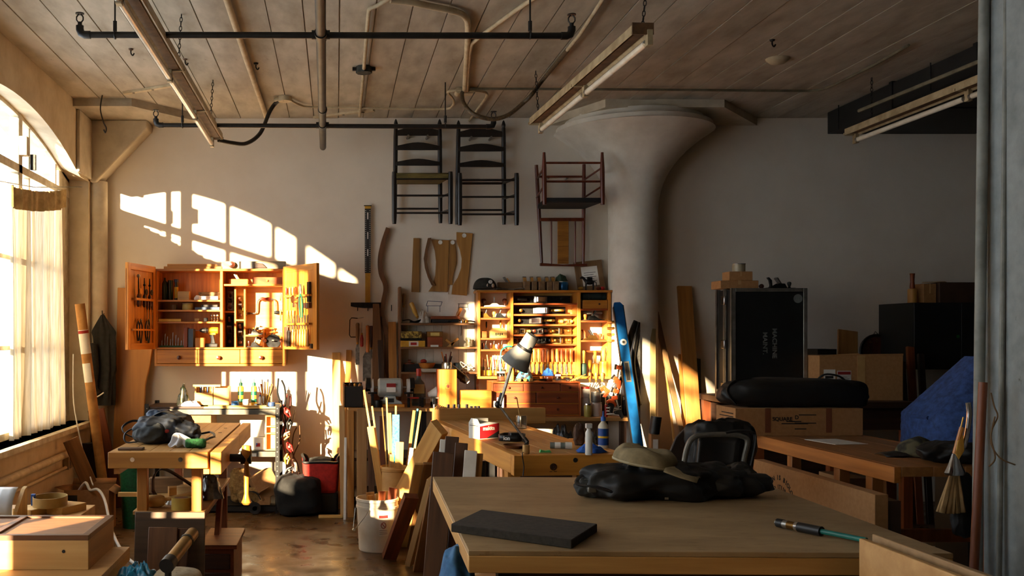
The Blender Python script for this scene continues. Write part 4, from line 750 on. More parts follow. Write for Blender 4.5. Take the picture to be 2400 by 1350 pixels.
cord('cable', 'tangle of grey and cream wire on the lowest shelf by the rack', 'cable', [sp_(.6+.05*math.cos(t*.9), z+.03+.028*math.sin(t*1.3)+.003*t, .03+.01*math.sin(t)).translation for t in range(15)], .004, mat('cream_wire', (200, 190, 168), (140, 132, 116)), 6, 4)
cord('cable', 'cream string dangling off the lowest shelf edge', 'cable', [sp_(.59, z+.01, -.01).translation, sp_(.595, z-.02, -.012).translation, sp_(.59, z-.07, -.012).translation, sp_(.6, z-.1, -.012).translation], .003, mat('cream_wire', (200, 190, 168)), 5, 4)
# paper drawings pinned above the shelf
for i, (x0, x1, y0, y1, lb) in enumerate(((982, 1050, 686, 742, 'white sheet with a blue table sketch pinned above the shelf'), (1050, 1115, 690, 745, 'second pale drawing sheet pinned beside the table sketch'))):
    a, b = W(x0, y1, 8.94), W(x1, y0, 8.94); q = thing('drawing_sheet', lb, 'drawing', T(a.x, 8.938, a.z)); w_, h_ = b.x-a.x, b.z-a.z
    MB().bx(0, w_, 0, .002, 0, h_).build('sheet', PAPER, q)
    L_ = [((.25, .45), (.75, .45)), ((.25, .45), (.3, .65)), ((.75, .45), (.8, .62)), ((.3, .65), (.8, .62)), ((.3, .45), (.3, .2)), ((.72, .45), (.72, .2))] if i == 0 else [((.35, .6), (.75, .6)), ((.4, .6), (.36, .3)), ((.7, .6), (.74, .3)), ((.38, .45), (.72, .45))]
    for (ax, az), (bx2, bz) in L_: MB().tube([(ax*w_, -.001, az*h_), (bx2*w_, -.001, bz*h_)], .0022, 5).build('pencil_line', INK if i else mat('blue_ink', (60, 80, 110), rough=.8), q)
# ================================================================ things hung on the back wall
EBON = mat('ebonised_wood', (30, 27, 26), (18, 16, 16), rough=.4, scale=20, stretch=(1, 1, .1)); RUSH = mat('olive_rush', (112, 98, 48), (72, 62, 28), rough=.9, scale=30, stretch=(.2, 2, 1), bump=.4)
def turned(p0, p1, r, mt, name, par, n=10, taper=None):
    p0 = Vector(p0); p1 = Vector(p1); ts = taper or [(0, .8), (.08, 1), (.9, 1), (1, .85)]; L = (p1-p0).length
    return MB().lathe([(0, 0)]+[(r*k_, t*L) for t, k_ in ts]+[(0, L)], n, frame(p0, p1, (0, -1, 0) if abs((p1-p0).normalized().y) < .9 else (0, 0, 1))).build(name, mt, par)
def ladderback(label, rx0, rx1, fx0, fx1, seat, zsh=0):
    D1, D0 = 8.88, 8.46; t = thing('ladder_back_chair', label, 'chair', (rx0, D1, 2.50+zsh)); o = Vector((rx0, D1, 2.50+zsh)); P = lambda x, y, z: Vector((x, y, z+zsh))-o
    for x in (rx0, rx1):
        turned(P(x-(.01 if x == rx0 else -.01), D1, 2.53), P(x, D1-.03, 3.40), .020, EBON, 'rear_post', t)
        MB().lathe([(.010, 0), (.017, .012), (.019, .03), (.010, .06), (0, .075)], 10, T(*P(x, D1-.03, 3.395))).build('finial', EBON, t)
    for z, hh in ((3.315, .085), (3.185, .07), (3.045, .062)):
        w = rx1-rx0; pl = [(0, 0), (w, 0), (w, hh*.55)]+[(w*(1-i/8), hh*.55+hh*.45*math.sin(PI*i/8)**1.3) for i in range(1, 8)]+[(0, hh*.55)]
        o_ = P(rx0, D1-.035, z); MB().prism(pl, -.008, .008, M=T(*o_)).build('slat', EBON, t, bevel=.003)
    for x in (fx0, fx1): turned(P(x, D0, 2.475), P(x, D0, 2.925), .021, EBON, 'front_leg', t)
    for z in (2.57, 2.72): turned(P(fx0, D0, z), P(fx1, D0, z), .009, EBON, 'front_rung', t)
    for xa, xb in ((rx0, fx0), (rx1, fx1)):
        for z in (2.60, 2.74): turned(P(xa, D1-.01, z+.02), P(xb, D0, z), .009, EBON, 'side_rung', t)
        turned(P(xa, D1-.02, 2.90), P(xb, D0, 2.885), .011, EBON, 'seat_rail', t)
    turned(P(rx0, D1-.01, 2.66), P(rx1, D1-.01, 2.66), .009, EBON, 'rear_rung', t)
    turned(P(fx0, D0, 2.865), P(fx1, D0, 2.865), .011, EBON, 'seat_rail', t); turned(P(rx0, D1-.02, 2.90), P(rx1, D1-.02, 2.90), .011, EBON, 'seat_rail', t)
    if seat:
        pf = [P(fx0+.01, D0-.012, 2.915), P(fx1-.01, D0-.012, 2.915), P(rx1, D1-.03, 2.93), P(rx0, D1-.03, 2.93)]
        MB().add([tuple(q) for q in pf]+[tuple(q-Vector((0, 0, .055))) for q in pf], [(0, 1, 2, 3), (7, 6, 5, 4), (0, 4, 5, 1), (1, 5, 6, 2), (2, 6, 7, 3), (3, 7, 4, 0)]).build('rush_seat', RUSH, t, bevel=.012)
    for fx in (.28, .72): 
        x = rx0+(rx1-rx0)*fx; MB().cyl(P(x, 8.949, 3.31), P(x, D1-.055, 3.31), .011, n=10).build('peg', STEEL, t)
ladderback('black ladder-back chair with an olive rush seat hung high on the wall', .538, .933, .50, .985, True)
ladderback('black ladder-back chair without a seat hung beside the rush-seated one', 1.103, 1.509, 1.065, 1.555, False, -.012)
# upside-down brown chair
BRC = mat('red_brown_wood', (112, 50, 26), (74, 30, 16), rough=.35, scale=20, stretch=(1, 1, .1)); D1, D0 = 8.87, 8.45
bc = thing('spindle_chair', 'reddish brown spindle-back chair hung upside down beside the column', 'chair', (1.79, D1, 2.14)); P = lambda x, y, z: Vector((x-1.79, y-D1, z-2.14))
TP = [(0, .6), (.3, 1), (.85, 1), (1, .9)]
for x in (1.79, 2.29): turned(P(x, D0, 3.09), P(x+.004, D0, 2.64), .020, BRC, 'front_leg', bc, taper=TP)
for (x0, z0), (x1, z1) in (((1.809, 3.054), (1.855, 2.15)), ((2.24, 3.06), (2.229, 2.15))): turned(P(x0, D1, z0), P(x1, D1-.02, z1), .018, BRC, 'rear_post', bc, taper=[(0, .9), (.4, 1), (1, .7)])
for z in (3.0, 2.84): turned(P(1.79, D0, z), P(2.29, D0, z), .010, BRC, 'stretcher', bc)
turned(P(1.81, D1, 2.95), P(2.24, D1, 2.95), .010, BRC, 'stretcher', bc)
for xa, xb in ((1.81, 1.79), (2.24, 2.29)):
    for z in (2.96, 2.80): turned(P(xa, D1, z-.04), P(xb, D0, z), .009, BRC, 'stretcher', bc)
pf = [P(1.795, D0-.01, 2.70), P(2.29, D0-.01, 2.70), P(2.245, D1-.01, 2.70), P(1.82, D1-.01, 2.70)]
MB().add([tuple(q) for q in pf]+[tuple(q-Vector((0, 0, .045))) for q in pf], [(0, 1, 2, 3), (7, 6, 5, 4), (0, 4, 5, 1), (1, 5, 6, 2), (2, 6, 7, 3), (3, 7, 4, 0)]).build('woven_seat', mat('black_weave', (24, 23, 24), (14, 14, 15), rough=.8, scale=60), bc, bevel=.01)
MB().bx(.05, .45, -.03, -.005, .405, .435).build('lower_rail', BRC, bc, bevel=.004); MB().prism([(.045, .0), (.47, -.005), (.47, .022), (.26, .012), (.045, .028)], -.045, -.01).build('crest_rail', BRC, bc, bevel=.004)
MB().bx(.205, .305, -.028, -.016, .02, .41).build('splat', wood('curly_splat', (180, 120, 46), (130, 80, 26), 'x', k=2), bc, bevel=.002)
for x in (.15, .365): turned((x, -.02, .015), (x, -.02, .41), .008, BRC, 'spindle', bc)
for x in (.13, .3): MB().cyl((x, .079, .80), (x, .0, .80), .010, n=8).build('peg', STEEL, bc)
# flat templates
TPL = wood('template_oak', (166, 122, 62), (124, 84, 38), 'z', k=.7); TPD = wood('template_dark', (110, 76, 42), (80, 52, 28), 'z')
def hole(o, x, y, d):
    p = o.matrix_world.inverted() @ W(x, y, d-.002); MB().lathe([(0, 0), (.018, 0), (.020, .004), (.017, .006), (0, .002)], 14, T(p.x, p.y-.004, p.z) @ RX(-90) if 0 else T(p.x, p.y+.002, p.z) @ RX(90)).build('nail_hole', PAPER, o)
D = 8.93
shape('template', 'narrow straight oak board hung first of the wall templates', [(969, 558), (984, 558), (983, 685), (964, 684)], D, .012, TPL, 'template')
shape('template', 'dark curved strip hung over the waisted template', [(1003, 558), (1011, 557), (1009, 566), (1003, 590), (1001, 614), (1006, 639), (1013, 657), (1021, 669), (1012, 669), (1003, 650), (996, 628), (993, 606), (997, 583)], D-.02, .016, TPD, 'template')
hole(shape('template', 'wide waisted oak template with a round hole', [(1011, 561), (1053, 563), (1049, 684), (1004, 683), (1014, 669), (1020, 645), (1022, 614), (1019, 588)], D, .012, TPL, 'template'), 1032, 568, D)
hole(shape('template', 'bellied oak template tucked beside the waisted one', [(1054, 562), (1066, 563), (1070, 594), (1070, 617), (1062, 646), (1060, 668), (1050, 667)], D+.003, .010, TPL, 'template'), 1061, 568, D)
hole(shape('template', 'largest oak template with a curved flank and a round hole', [(1070, 544), (1108, 547), (1094, 693), (1058, 690), (1061, 669), (1073, 650), (1081, 628), (1082, 606), (1078, 586), (1070, 566)], D, .014, wood('template_light', (190, 140, 72), (150, 104, 48), 'z', k=.7), 'template'), 1088, 552, D)
def ribbon(name, label, pts, d, w, t, mt, cat):
    c = smooth_path([W(x, y, d) for x, y in pts], 5); L_, R2 = [], []
    for i, p in enumerate(c):
        a = (c[min(i+1, len(c)-1)]-c[max(i-1, 0)]).normalized(); nrm = Vector((a.z, 0, -a.x)); L_.append(p+nrm*w/2); R2.append(p-nrm*w/2)
    pl = L_+R2[::-1]; o0 = min(pl, key=lambda q: q.z)
    m = MB(); n = len(L_)
    for i in range(n-1): m.prism([(q.x-o0.x, q.z-o0.z) for q in (L_[i], L_[i+1], R2[i+1], R2[i])], 0, t)
    o = m.build(name, mt); o.matrix_world = T(o0.x, d, o0.z); return tag(o, label, cat)
ribbon('template', 'long wavy brown steam-bent strip hanging beside the drywall square', [(910, 534), (898, 570), (891, 606), (893, 640), (902, 662), (904, 680), (899, 706), (896, 735), (901, 760), (907, 792), (906, 840), (906, 890)], 8.9, .042, .03, wood('bent_walnut', (122, 78, 42), (84, 52, 28), 'z'), 'strip')
# drywall square
a = W(862, 720, 8.91); ts = thing('drywall_square', 'long yellow and black T-square hanging head down on the wall', 'square', T(a.x, 8.91, a.z)); u = S(1, 8.91)
YSQ = mat('square_yellow', (196, 150, 44), (170, 122, 30), rough=.4)
MB().bx(-6*u, 6*u, 0, .004, 0, 80*u).build('blade_lower', YSQ, ts); MB().bx(-7*u, 7*u, -.001, .004, 80*u, 231*u).build('blade_upper', mat('square_black', (34, 32, 28), (24, 22, 20)), ts); MB().bx(-7*u, 7*u, -.002, .005, 231*u, 237*u).build('tip', YSQ, ts); MB().bx(-9*u, 9*u, -.002, .006, 237*u, 239*u).build('tip_edge', IRON, ts)
MB().prism([(-40*u, 2*u), (-30*u, 0), (-8*u, -2*u), (34*u, -2*u), (34*u, 11*u), (-40*u, 11*u)], -.006, .008).build('head', IRON, ts)
tk = None
for i in range(30):
    for s in (-1, 1):
        M = T(s*5*u, -.002, (84+4.9*i)*u)
        if tk is None: tk = MB().bx(-.005, .005, 0, .0012, -.0015, .0015).build('tick', PAPER, ts, M=M)
        else: like(tk, M)
for z in (206, 160, 120): MB().bx(-.004, .004, -.002, 0, z*u, (z+16)*u).build('printed_digits', PAPER, ts)
# saws and hand tools under the square
cs = thing('coping_saw', 'coping saw with a thin bow and turned handle hung on the wall', 'saw', W(838, 760, 8.9)); v = lambda x, y: (S(x-838, 8.9), 0, S(760-y, 8.9))
MB().tube([v(838, 746), v(824, 745), v(820, 750), v(819, 785), v(822, 790), v(834, 790)], .005, 6).build('bow', IRON, cs); MB().tube([v(838, 746), v(852, 744)], .004, 6).build('blade', STEEL, cs)
chisel('long-handled black paring file hung on the wall beside the coping saw', T(*W(838, 803, 8.88)), .18, .2, .035, GREYWOOD('z'), 'file', hr=.018)
chisel('red-handled screwdriver hung on the wall', T(*W(848, 800, 8.88)) @ RX(180) @ T(0, 0, -.06), .11, .12, .008, RED, 'screwdriver', round_=True, hr=.016)
hs_ = thing('hand_saw', 'back saw with a long wooden handle and a broad pale blade on the wall', 'saw', W(862, 826, 8.87)); MB().lathe([(.016, 0), (.018, .06), (.015, .14), (.018, .24), (0, .25)], 12).build('handle', HND, hs_); MB().prism([(-.045, -.26), (.03, -.26), (.03, .01), (-.02, .01), (-.045, -.04)], -.003, .003).build('blade', STEEL, hs_)
chisel('second wooden-handled rasp hung behind the back saw', T(*W(870, 815, 8.9)), .2, .1, .03, HND3, 'rasp', hr=.016)
for i, (x, y) in enumerate(((838, 728), (862, 728), (917, 728), (1488, 755), (1465, 750))):
    q = MB().tube(smooth_path([(0, 0, 0), (0, -.03, 0), (0, -.04, .02), (0, -.03, .05)], 3), .004, 6).build('wall_hook', IRON); q.location = W(x, y, 8.947); tag(q, ('wire hook above the coping saw', 'wire hook above the back saw', 'wire hook above the pale board', 'bent nail in the column beside the level', 'rusty nail beside the level on the column')[i], 'hook')
shape('template', 'broad brown tapering pattern board standing behind the grinder', [(874, 712), (889, 712), (893, 770), (896, 850), (912, 900), (914, 950), (872, 950)], 8.86, .02, wood('pattern_brown', (134, 92, 50), (98, 64, 34), 'z'), 'board')
plank('leaning_board', 'tawny board standing between the pattern board and the wall shelf', W(922, 945, 8.75), W(919, 754, 8.9), .072, .02, OAK('z'))
plank('leaning_board', 'dark narrow board in front of the shelf side', W(897, 950, 8.75), W(888, 715, 8.92), .05, .02, DARKWOOD('z'))
# live-edge slab, jacket, tube at the window corner
sb = [(266, 675), (302, 676), (330, 690), (345, 720), (340, 770), (352, 818), (346, 860), (336, 905), (334, 960), (333, 1050), (338, 1190), (258, 1190), (262, 1000), (265, 850)]
sl_ = shape('live_edge_slab', 'tall oak slab with a live edge leaning on the wall by the jacket', sb, 8.72, .045, wood('slab_oak', (198, 136, 58), (150, 96, 36), 'z', k=.5, rings=2.5), 'slab', bev=.006)
sl_.matrix_world = sl_.matrix_world @ RX(-4); sl_.location.z = .0; sl_.location.y = 8.74
MB().bx(-.02, .03, -.003, 0, 1.9, 1.93).build('white_tag', PAPER, sl_)
FEL = mat('black_jacket_cloth', (34, 33, 31), (20, 20, 19), rough=.95, scale=30)
jk = thing('jacket', 'black jacket hanging from a hook between the cardboard tube and the slab', 'jacket', W(240, 950, 8.72))
def jf(u, v):
    z = v*S(212, 8.72); wl_ = .075+.03*(1-v) if v < .8 else .105*(1-v)/.2*.8+.012; c = .02*math.sin(v*3); a = u*2*PI
    r = 1+.16*math.sin(5*a+v*4)+.1*math.sin(9*a-v*3); yy = .05*(1-.5*v); 
    return (c+wl_*r*math.cos(a)*(1.05 if v > .35 else .9), yy*r*math.sin(a), z)
MB().grid(jf, 56, 26, True).build('body', FEL, jk, sharp=180, sub=1)
MB().tube(smooth_path([(-.07, -.06, .55), (-.05, -.09, .35), (-.06, -.085, .16), (-.02, -.08, .1)], 5), [.045]*16, 10, flat=.6).build('sleeve', FEL, jk, sharp=180); MB().tube(smooth_path([(-.075, -.1, .12), (-.03, -.12, .08), (.04, -.12, .12)], 4), .006, 6).build('white_piping', PAPER, jk)
MB().tube([(0, .06, S(215, 8.72)), (0, .0, S(210, 8.72)), (0, -.01, S(222, 8.72))], .005, 6).build('hook', IRON, jk)
ctb = thing('cardboard_tube', 'long cardboard tube with a white label leaning in the window corner', 'tube', frame((-1.94, 8.3, 0), W(187, 712, 8.2))); Lt = (W(187, 712, 8.2)-Vector((-1.94, 8.3, 0))).length
MB().lathe([(.038, 0), (.042, 0), (.042, Lt), (.038, Lt), (.036, Lt-.02), (.036, .02)], 18).build('tube', mat('kraft_tube', (172, 124, 66), (140, 96, 46), scale=9, rough=.8), ctb)
MB().lathe([(.0428, Lt-.42), (.0428, Lt-.22)], 18).build('paper_label', PAPER, ctb); MB().lathe([(.043, Lt-.25), (.043, Lt-.225)], 18).build('red_stripe', REDINK, ctb); MB().lathe([(.0428, Lt-.66), (.0428, Lt-.5)], 10, a0=PI*1.1, a1=PI*1.75).build('torn_label', PAPER, ctb)
plank('leaning_board', 'red-brown plank leaning against the window wall behind the small carton', (-1.83, 7.85, 0), W(166, 1030, 7.75), .12, .03, wood('tan_plank', (150, 98, 48), (112, 70, 32), 'z'), face=(.5, -1, .2))
plank('leaning_board', 'dark red board standing behind the cardboard tube', (-1.93, 8.6, 0), W(224, 960, 8.5), .14, .03, wood('red_board', (110, 56, 30), (74, 34, 18), 'z'))
plank('leaning_board', 'black panel standing in the window corner', (-2.05, 8.55, 0), W(203, 1040, 8.3), .13, .02, BLACKPL)
cord('cable', 'thin white cord hanging down the window corner into the carton', 'cable', [W(172, 830, 8.1), W(172, 930, 8.1), W(180, 990, 8.05), W(195, 1060, 8.0), W(212, 1120, 7.8), W(218, 1137, 7.6)], .006, WHITEP, 6, 5)
# ================================================================ benches, tables, counters, shelving
TOPW = wood('bench_top', (196, 148, 84), (160, 112, 56), 'y', k=.7); APR = wood('bench_apron', (212, 148, 62), (172, 110, 38), 'x', k=.8); APRY = wood('bench_apron', (212, 148, 62), (172, 110, 38), 'y', k=.8); LEGW = wood('bench_leg', (206, 142, 60), (166, 106, 38), 'z', k=.8); REDW = wood('red_trestle', (142, 74, 32), (100, 48, 20), 'z')
# ---- workbench under the backpack
b1 = thing('workbench', 'maple workbench with a side vise, carrying a dark backpack', 'workbench', (-1.189, 5.11, 0)); bw1, bl1 = .521, 1.76
for i in range(5): MB().bx(i*bw1/5+.0008, (i+1)*bw1/5-.0008, .045, bl1, .845, .9).build('top_plank', TOPW, b1, bevel=.002)
MB().bx(0, bw1, 0, .044, .815, .9).build('end_cap', APR, b1, bevel=.003)
for x in (.128, .378): MB().cyl((x, -.004, .862), (x, .01, .862), .012, n=14).build('end_bolt', CHROME, b1)
for x in (.02, bw1-.03): MB().bx(x, x+.03, .05, bl1-.02, .78, .845).build('side_apron', APRY, b1)
for y in (.16, .45, .75, 1.05, 1.35): 
    for x in (.06, .46): MB().bx(x-.01, x+.01, y-.014, y+.014, .8995, .9012).build('dog_hole', DARKWOOD('y'), b1)
jw = MB().bx(bw1+.012, bw1+.07, 0, .95, .785, .9).build('vise_jaw', APRY, b1, bevel=.004); MB().bx(bw1+.012, bw1+.07, .955, bl1, .80, .9).build('fixed_jaw', APRY, b1, bevel=.004)
MB().cyl((bw1+.0, .42, .82), (bw1+.17, .42, .82), .022, n=14).cyl((bw1+.13, .42, .82), (bw1+.19, .42, .82), .036, n=16).build('vise_screw', BLACKMET, jw); MB().lathe([(.02, 0), (.03, .012), (.022, .03), (.014, .06), (.016, .16), (.012, .24), (.02, .27), (.03, .29), (.026, .33), (0, .335)], 14, T(bw1+.165, .40, .56)).build('vise_handle', HND, jw)
for x in (.11, .405): 
    MB().bx(x, x+.055, .2, .255, 0, .82).build('leg', LEGW, b1, bevel=.003); MB().bx(x, x+.055, 1.42, 1.475, 0, .82).build('leg', REDW, b1, bevel=.003); MB().bx(x+.01, x+.045, .255, 1.42, .48, .54).build('stretcher', wood('red_trestle', (142, 74, 32), (100, 48, 20), 'y'), b1, bevel=.003)
MB().bx(.09, .48, .19, 1.45, .54, .56).build('lower_shelf', TOPW, b1, bevel=.002); MB().bx(.1, .46, .19, .21, .5, .54).build('shelf_rail', DARKWOOD('x'), b1)
MB().prism([(.30, .2), (.42, .2), (.62, .54), (.54, .54)], .44, .47, 'x', M=T(0, .55, 0)).build('brace', REDW, b1)
# ---- reddish chest on the floor beyond the bench
rc = thing('tool_chest', 'low reddish wooden chest on the floor beside the bench leg', 'chest', (-.80, 5.75, 0)); RDX = wood('red_trestle', (142, 74, 32), (100, 48, 20), 'x')
MB().bx(0, .2, 0, .5, 0, .26).build('body', RDX, rc, bevel=.004); MB().bx(.0, .22, -.02, .5, .26, .285).build('lid', RDX, rc, bevel=.003); MB().bx(.02, .18, -.012, 0, .03, .12).build('drawer', DARKWOOD('x'), rc, bevel=.003); MB().bx(.02, .18, -.012, 0, .14, .23).build('drawer', DARKWOOD('x'), rc, bevel=.003)
# ---- middle workbench
b2 = thing('workbench', 'beech workbench with a round medallion and the desk lamp on it', 'workbench', T(.90, 4.97, 0) @ RZ(5.5)); w2, l2 = .55, 2.12
for i in range(5): MB().bx(.06+i*(w2-.12)/5+.0008, .06+(i+1)*(w2-.12)/5-.0008, .06, l2, .85, .9).build('top_plank', TOPW, b2, bevel=.002)
MB().bx(0, w2, 0, .058, .795, .9).build('end_cap', APR, b2, bevel=.003); MB().bx(0, .058, .06, l2, .80, .9).build('side_apron', APRY, b2, bevel=.003); MB().bx(w2-.058, w2, .06, l2, .80, .9).build('side_apron', APRY, b2, bevel=.003)
MB().bx(w2+.006, w2+.05, .0, .8, .80, .9).build('vise_jaw', APRY, b2, bevel=.003)
md = MB().lathe([(.006, -.001), (.010, .001), (.010, -.001), (.014, -.001), (.014, .0014), (.018, .0014), (.018, -.001)], 20, T(.205, -.001, .84) @ RX(90)).build('medallion', DARKWOOD('x'), b2)
MB().cyl((.205, -.002, .84), (.205, .001, .84), .006, n=10).build('medallion_centre', DARKWOOD('x'), md); MB().bx(.185, .2, -.001, .0, .815, .818).bx(.207, .224, -.001, 0, .815, .818).build('printed_line', DARKWOOD('x'), md)
MB().cyl((.32, -.002, .873), (.32, .01, .873), .012, n=14).build('bolt_hole', INK, b2)
for x, y in ((.05, .3), (.43, .3), (.05, 1.75), (.43, 1.75)): MB().bx(x, x+.07, y, y+.07, 0, .85).build('leg', LEGW, b2, bevel=.003)
MB().bx(.06, .1, .37, 1.75, .2, .28).build('stretcher', APRY, b2); MB().bx(.45, .49, .37, 1.75, .2, .28).build('stretcher', APRY, b2)
MB().bx(.0, w2+.28, l2-.02, l2+.03, .87, .985).build('end_board', wood('bench_top', (196, 148, 84), (160, 112, 56), 'x', k=.7), b2, bevel=.003)
# ---- big assembly table in front
TBT = mat('worn_table_top', (174, 146, 106), (130, 104, 70), rough=.55, scale=2.6, stretch=(1, 2.5, 1), bump=.1, detail=12, lo=.25, hi=.7, vary=0); speckle(TBT, 10, .57, .74, (1, 5, 1)); speckle(TBT, 34, .64, .7, (.5, 2, 1))
tbl = thing('assembly_table', 'large pale worktable with a worn plywood top holding a black foam slab', 'table', T(.372, 2.76, 0) @ RZ(-1.7)); tw_, tl_ = 1.34, 1.46
MB().bx(0, tw_, 0, tl_, .885, .9).build('top_sheet', TBT, tbl, bevel=.002); 
for a, b, c, d, ax in ((0, tw_, 0, .04, 'x'), (0, tw_, tl_-.04, tl_, 'x'), (0, .04, .04, tl_-.04, 'y'), (tw_-.04, tw_, .04, tl_-.04, 'y')): MB().bx(a, b, c, d, .836, .885).build('edge_board', wood('table_edge', (200, 158, 96), (164, 118, 62), ax, k=.6), tbl, bevel=.003)
for x in (.1, tw_-.16): 
    for y in (.12, tl_-.18): MB().bx(x, x+.06, y, y+.06, 0, .836).build('leg', BLACKMET, tbl)
for x in (.1, tw_-.16): MB().bx(x+.01, x+.05, .18, tl_-.18, .12, .17).build('foot_rail', BLACKMET, tbl)
MB().bx(.1, tw_-.1, .12, .16, .76, .836).build('front_rail', DARKWOOD('x'), tbl); MB().bx(.1, tw_-.1, tl_-.16, tl_-.12, .76, .836).build('back_rail', DARKWOOD('x'), tbl)
# ---- right-hand bench
b3 = thing('workbench', 'orange-brown workbench in the shade with a paper sheet on it', 'workbench', (2.575, 4.53, 0)); w3, l3 = .66, 1.75
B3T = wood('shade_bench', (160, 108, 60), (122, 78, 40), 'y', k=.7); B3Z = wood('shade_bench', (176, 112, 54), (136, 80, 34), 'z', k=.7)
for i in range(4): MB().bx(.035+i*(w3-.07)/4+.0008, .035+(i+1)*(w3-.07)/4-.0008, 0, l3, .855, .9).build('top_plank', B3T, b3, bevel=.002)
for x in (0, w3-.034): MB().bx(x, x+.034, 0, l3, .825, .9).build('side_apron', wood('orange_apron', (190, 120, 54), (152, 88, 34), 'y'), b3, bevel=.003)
for y in (.24, .55, 1.08): MB().bx(.03, .085, y, y+.06, 0, .855).build('leg', B3Z, b3, bevel=.003)
for y in (.24, 1.08): MB().bx(w3-.09, w3-.03, y, y+.06, 0, .855).build('leg', B3Z, b3, bevel=.003)
MB().bx(.04, .08, .25, 1.12, .2, .27).build('stretcher', B3T, b3); MB().bx(.09, w3-.09, .26, .29, .5, .56).build('cross_rail', B3Z, b3)
sh3 = thing('trestle', 'dark brown trestle behind the near end of the shaded bench', 'trestle', (2.72, 4.12, 0)); MB().bx(0, .55, 0, .07, .80, .88).build('beam', wood('red_trestle', (142, 74, 32), (100, 48, 20), 'x'), sh3, bevel=.004)
for x in (.02, .46): MB().bx(x, x+.06, .005, .065, 0, .80).build('leg', REDW, sh3, bevel=.003)
# ---- dark cabinet along the back wall in the shade
dk = thing('dark_bench', 'dark low bench along the back wall under the flight case', 'bench', (3.22, 7.55, 0)); MB().bx(0, 1.26, 0, 1.2, .95, 1.0).build('top', DARKWOOD('x'), dk, bevel=.004)
for x in (.02, .6, 1.17): 
    for y in (.04, 1.1): MB().bx(x, x+.07, y, y+.07, 0, .95).build('leg', REDW, dk)
MB().bx(.05, 1.21, 1.0, 1.02, .1, .93).build('back_panel', DARKWOOD('x'), dk); MB().bx(.09, 1.17, .05, .08, .78, .95).build('apron', DARKWOOD('x'), dk)
# ---- counters at the back wall
c1 = thing('counter', 'narrow plank counter carrying the bench grinder and wooden boxes', 'counter', (.10, 8.30, 0)); MB().bx(0, 1.26, 0, .645, .87, .897).build('top', wood('counter_plank', (176, 128, 72), (130, 90, 46), 'x'), c1, bevel=.003)
for x in (.01, .62, 1.2): MB().bx(x, x+.045, .02, .065, 0, .87).build('post', BLACKMET, c1)
for x in (.01, .62, 1.2): MB().bx(x, x+.045, .58, .62, 0, .87).build('post', BLACKMET, c1)
for z in (.12, .45): MB().bx(.0, 1.26, .02, .63, z, z+.025).build('shelf', DARKWOOD('x'), c1)
c2 = thing('counter', 'lower plank counter carrying the drawer chest and paint cans', 'counter', (1.365, 8.34, 0)); MB().bx(0, 1.13, 0, .6, .785, .815).build('top', wood('counter_plank', (176, 128, 72), (130, 90, 46), 'x'), c2, bevel=.003)
for x in (.02, 1.06): 
    for y in (.03, .52): MB().bx(x, x+.05, y, y+.05, 0, .785).build('post', DARKWOOD('z'), c2)
MB().bx(.02, 1.1, .05, .58, .30, .325).build('shelf', DARKWOOD('x'), c2); MB().bx(0, .02, .02, .58, 0, .785).build('side_panel', DARKWOOD('z'), c2)
ch = thing('drawer_chest', 'reddish wooden chest of seven small drawers on the lower counter', 'chest', (1.345, 8.48, .815)); cw_ = .765
MB().bx(0, cw_, 0, .28, .285, .30).build('top', CHERRYO('x'), ch, bevel=.003); MB().bx(0, cw_, 0, .28, 0, .012).build('base', CHERRYO('x'), ch)
for x in (0, cw_-.014): MB().bx(x, x+.014, 0, .28, .012, .285).build('side', CHERRYO('z'), ch, bevel=.002)
MB().bx(.014, cw_-.014, .2, .28, .012, .285).build('core', CHERRY('x'), ch)
for z, h_, xs in ((.215, .065, (.016, .27, .275, .59, .595, .75)), (.115, .092, (.016, .38, .387, .75)), (.016, .09, (.016, .75))):
    for i in range(0, len(xs), 2):
        dq = MB().bx(xs[i], xs[i+1], .002, .2, z, z+h_).build('drawer', CHERRY('x'), ch, bevel=.002); xm = (xs[i]+xs[i+1])/2+(.06 if len(xs) == 2 else 0)
        for xk in ((xm,) if len(xs) > 2 else (.19, .57)): MB().lathe([(.005, 0), (.005, .006), (.011, .012), (.009, .02), (0, .022)], 12, T(xk, .002, z+h_*.5) @ RX(90)).build('knob', HND3, dq)
    MB().bx(.014, cw_-.014, -.001, .02, z-.007, z-.001).build('drawer_rail', HONEY('x'), ch)
# ---- metal shelving
ms = thing('shelving_unit', 'black perforated metal shelving unit below the wall cabinet', 'shelving', (-1.63, 8.36, 0)); mw, mdp = 1.145, .5
for x in (0, mw): 
    for y in (0, mdp):
        p = MB().bx(min(x, x+(.034 if x == 0 else -.034)), max(x, x+(.034 if x == 0 else -.034)), y-.002, y+.002, 0, .93).bx(x-.002, x+.002, min(y, y+(.034 if y == 0 else -.034)), max(y, y+(.034 if y == 0 else -.034)), 0, .93).build('post', BLACKMET, ms)
hl = None
for x in (.017, mw-.017):
    for i in range(22):
        M = T(x, -.0035, .03+.041*i)
        if hl is None: hl = MB().cyl((0, 0, 0), (0, .002, 0), .005, n=6).build('slot', STEEL, ms, M=M)
        else: like(hl, M)
GRY = mat('grey_shelf_steel', (120, 116, 106), (90, 88, 80), rough=.45, metal=.5)
for z in (.89, .53, .065): MB().bx(.004, mw-.004, .0, .004, z-.05, z).bx(.004, mw-.004, mdp-.004, mdp, z-.05, z).bx(.004, mw-.004, 0, mdp, z-.006, z).build('shelf', BLACKMET if z < .1 else GRY, ms)
MB().bx(.0, .5, .01, mdp, .89, .905).build('shelf_liner', DARKWOOD('x'), ms); MB().bx(.5, mw, .01, mdp, .89, .905).build('shelf_liner', PINE('x'), ms)
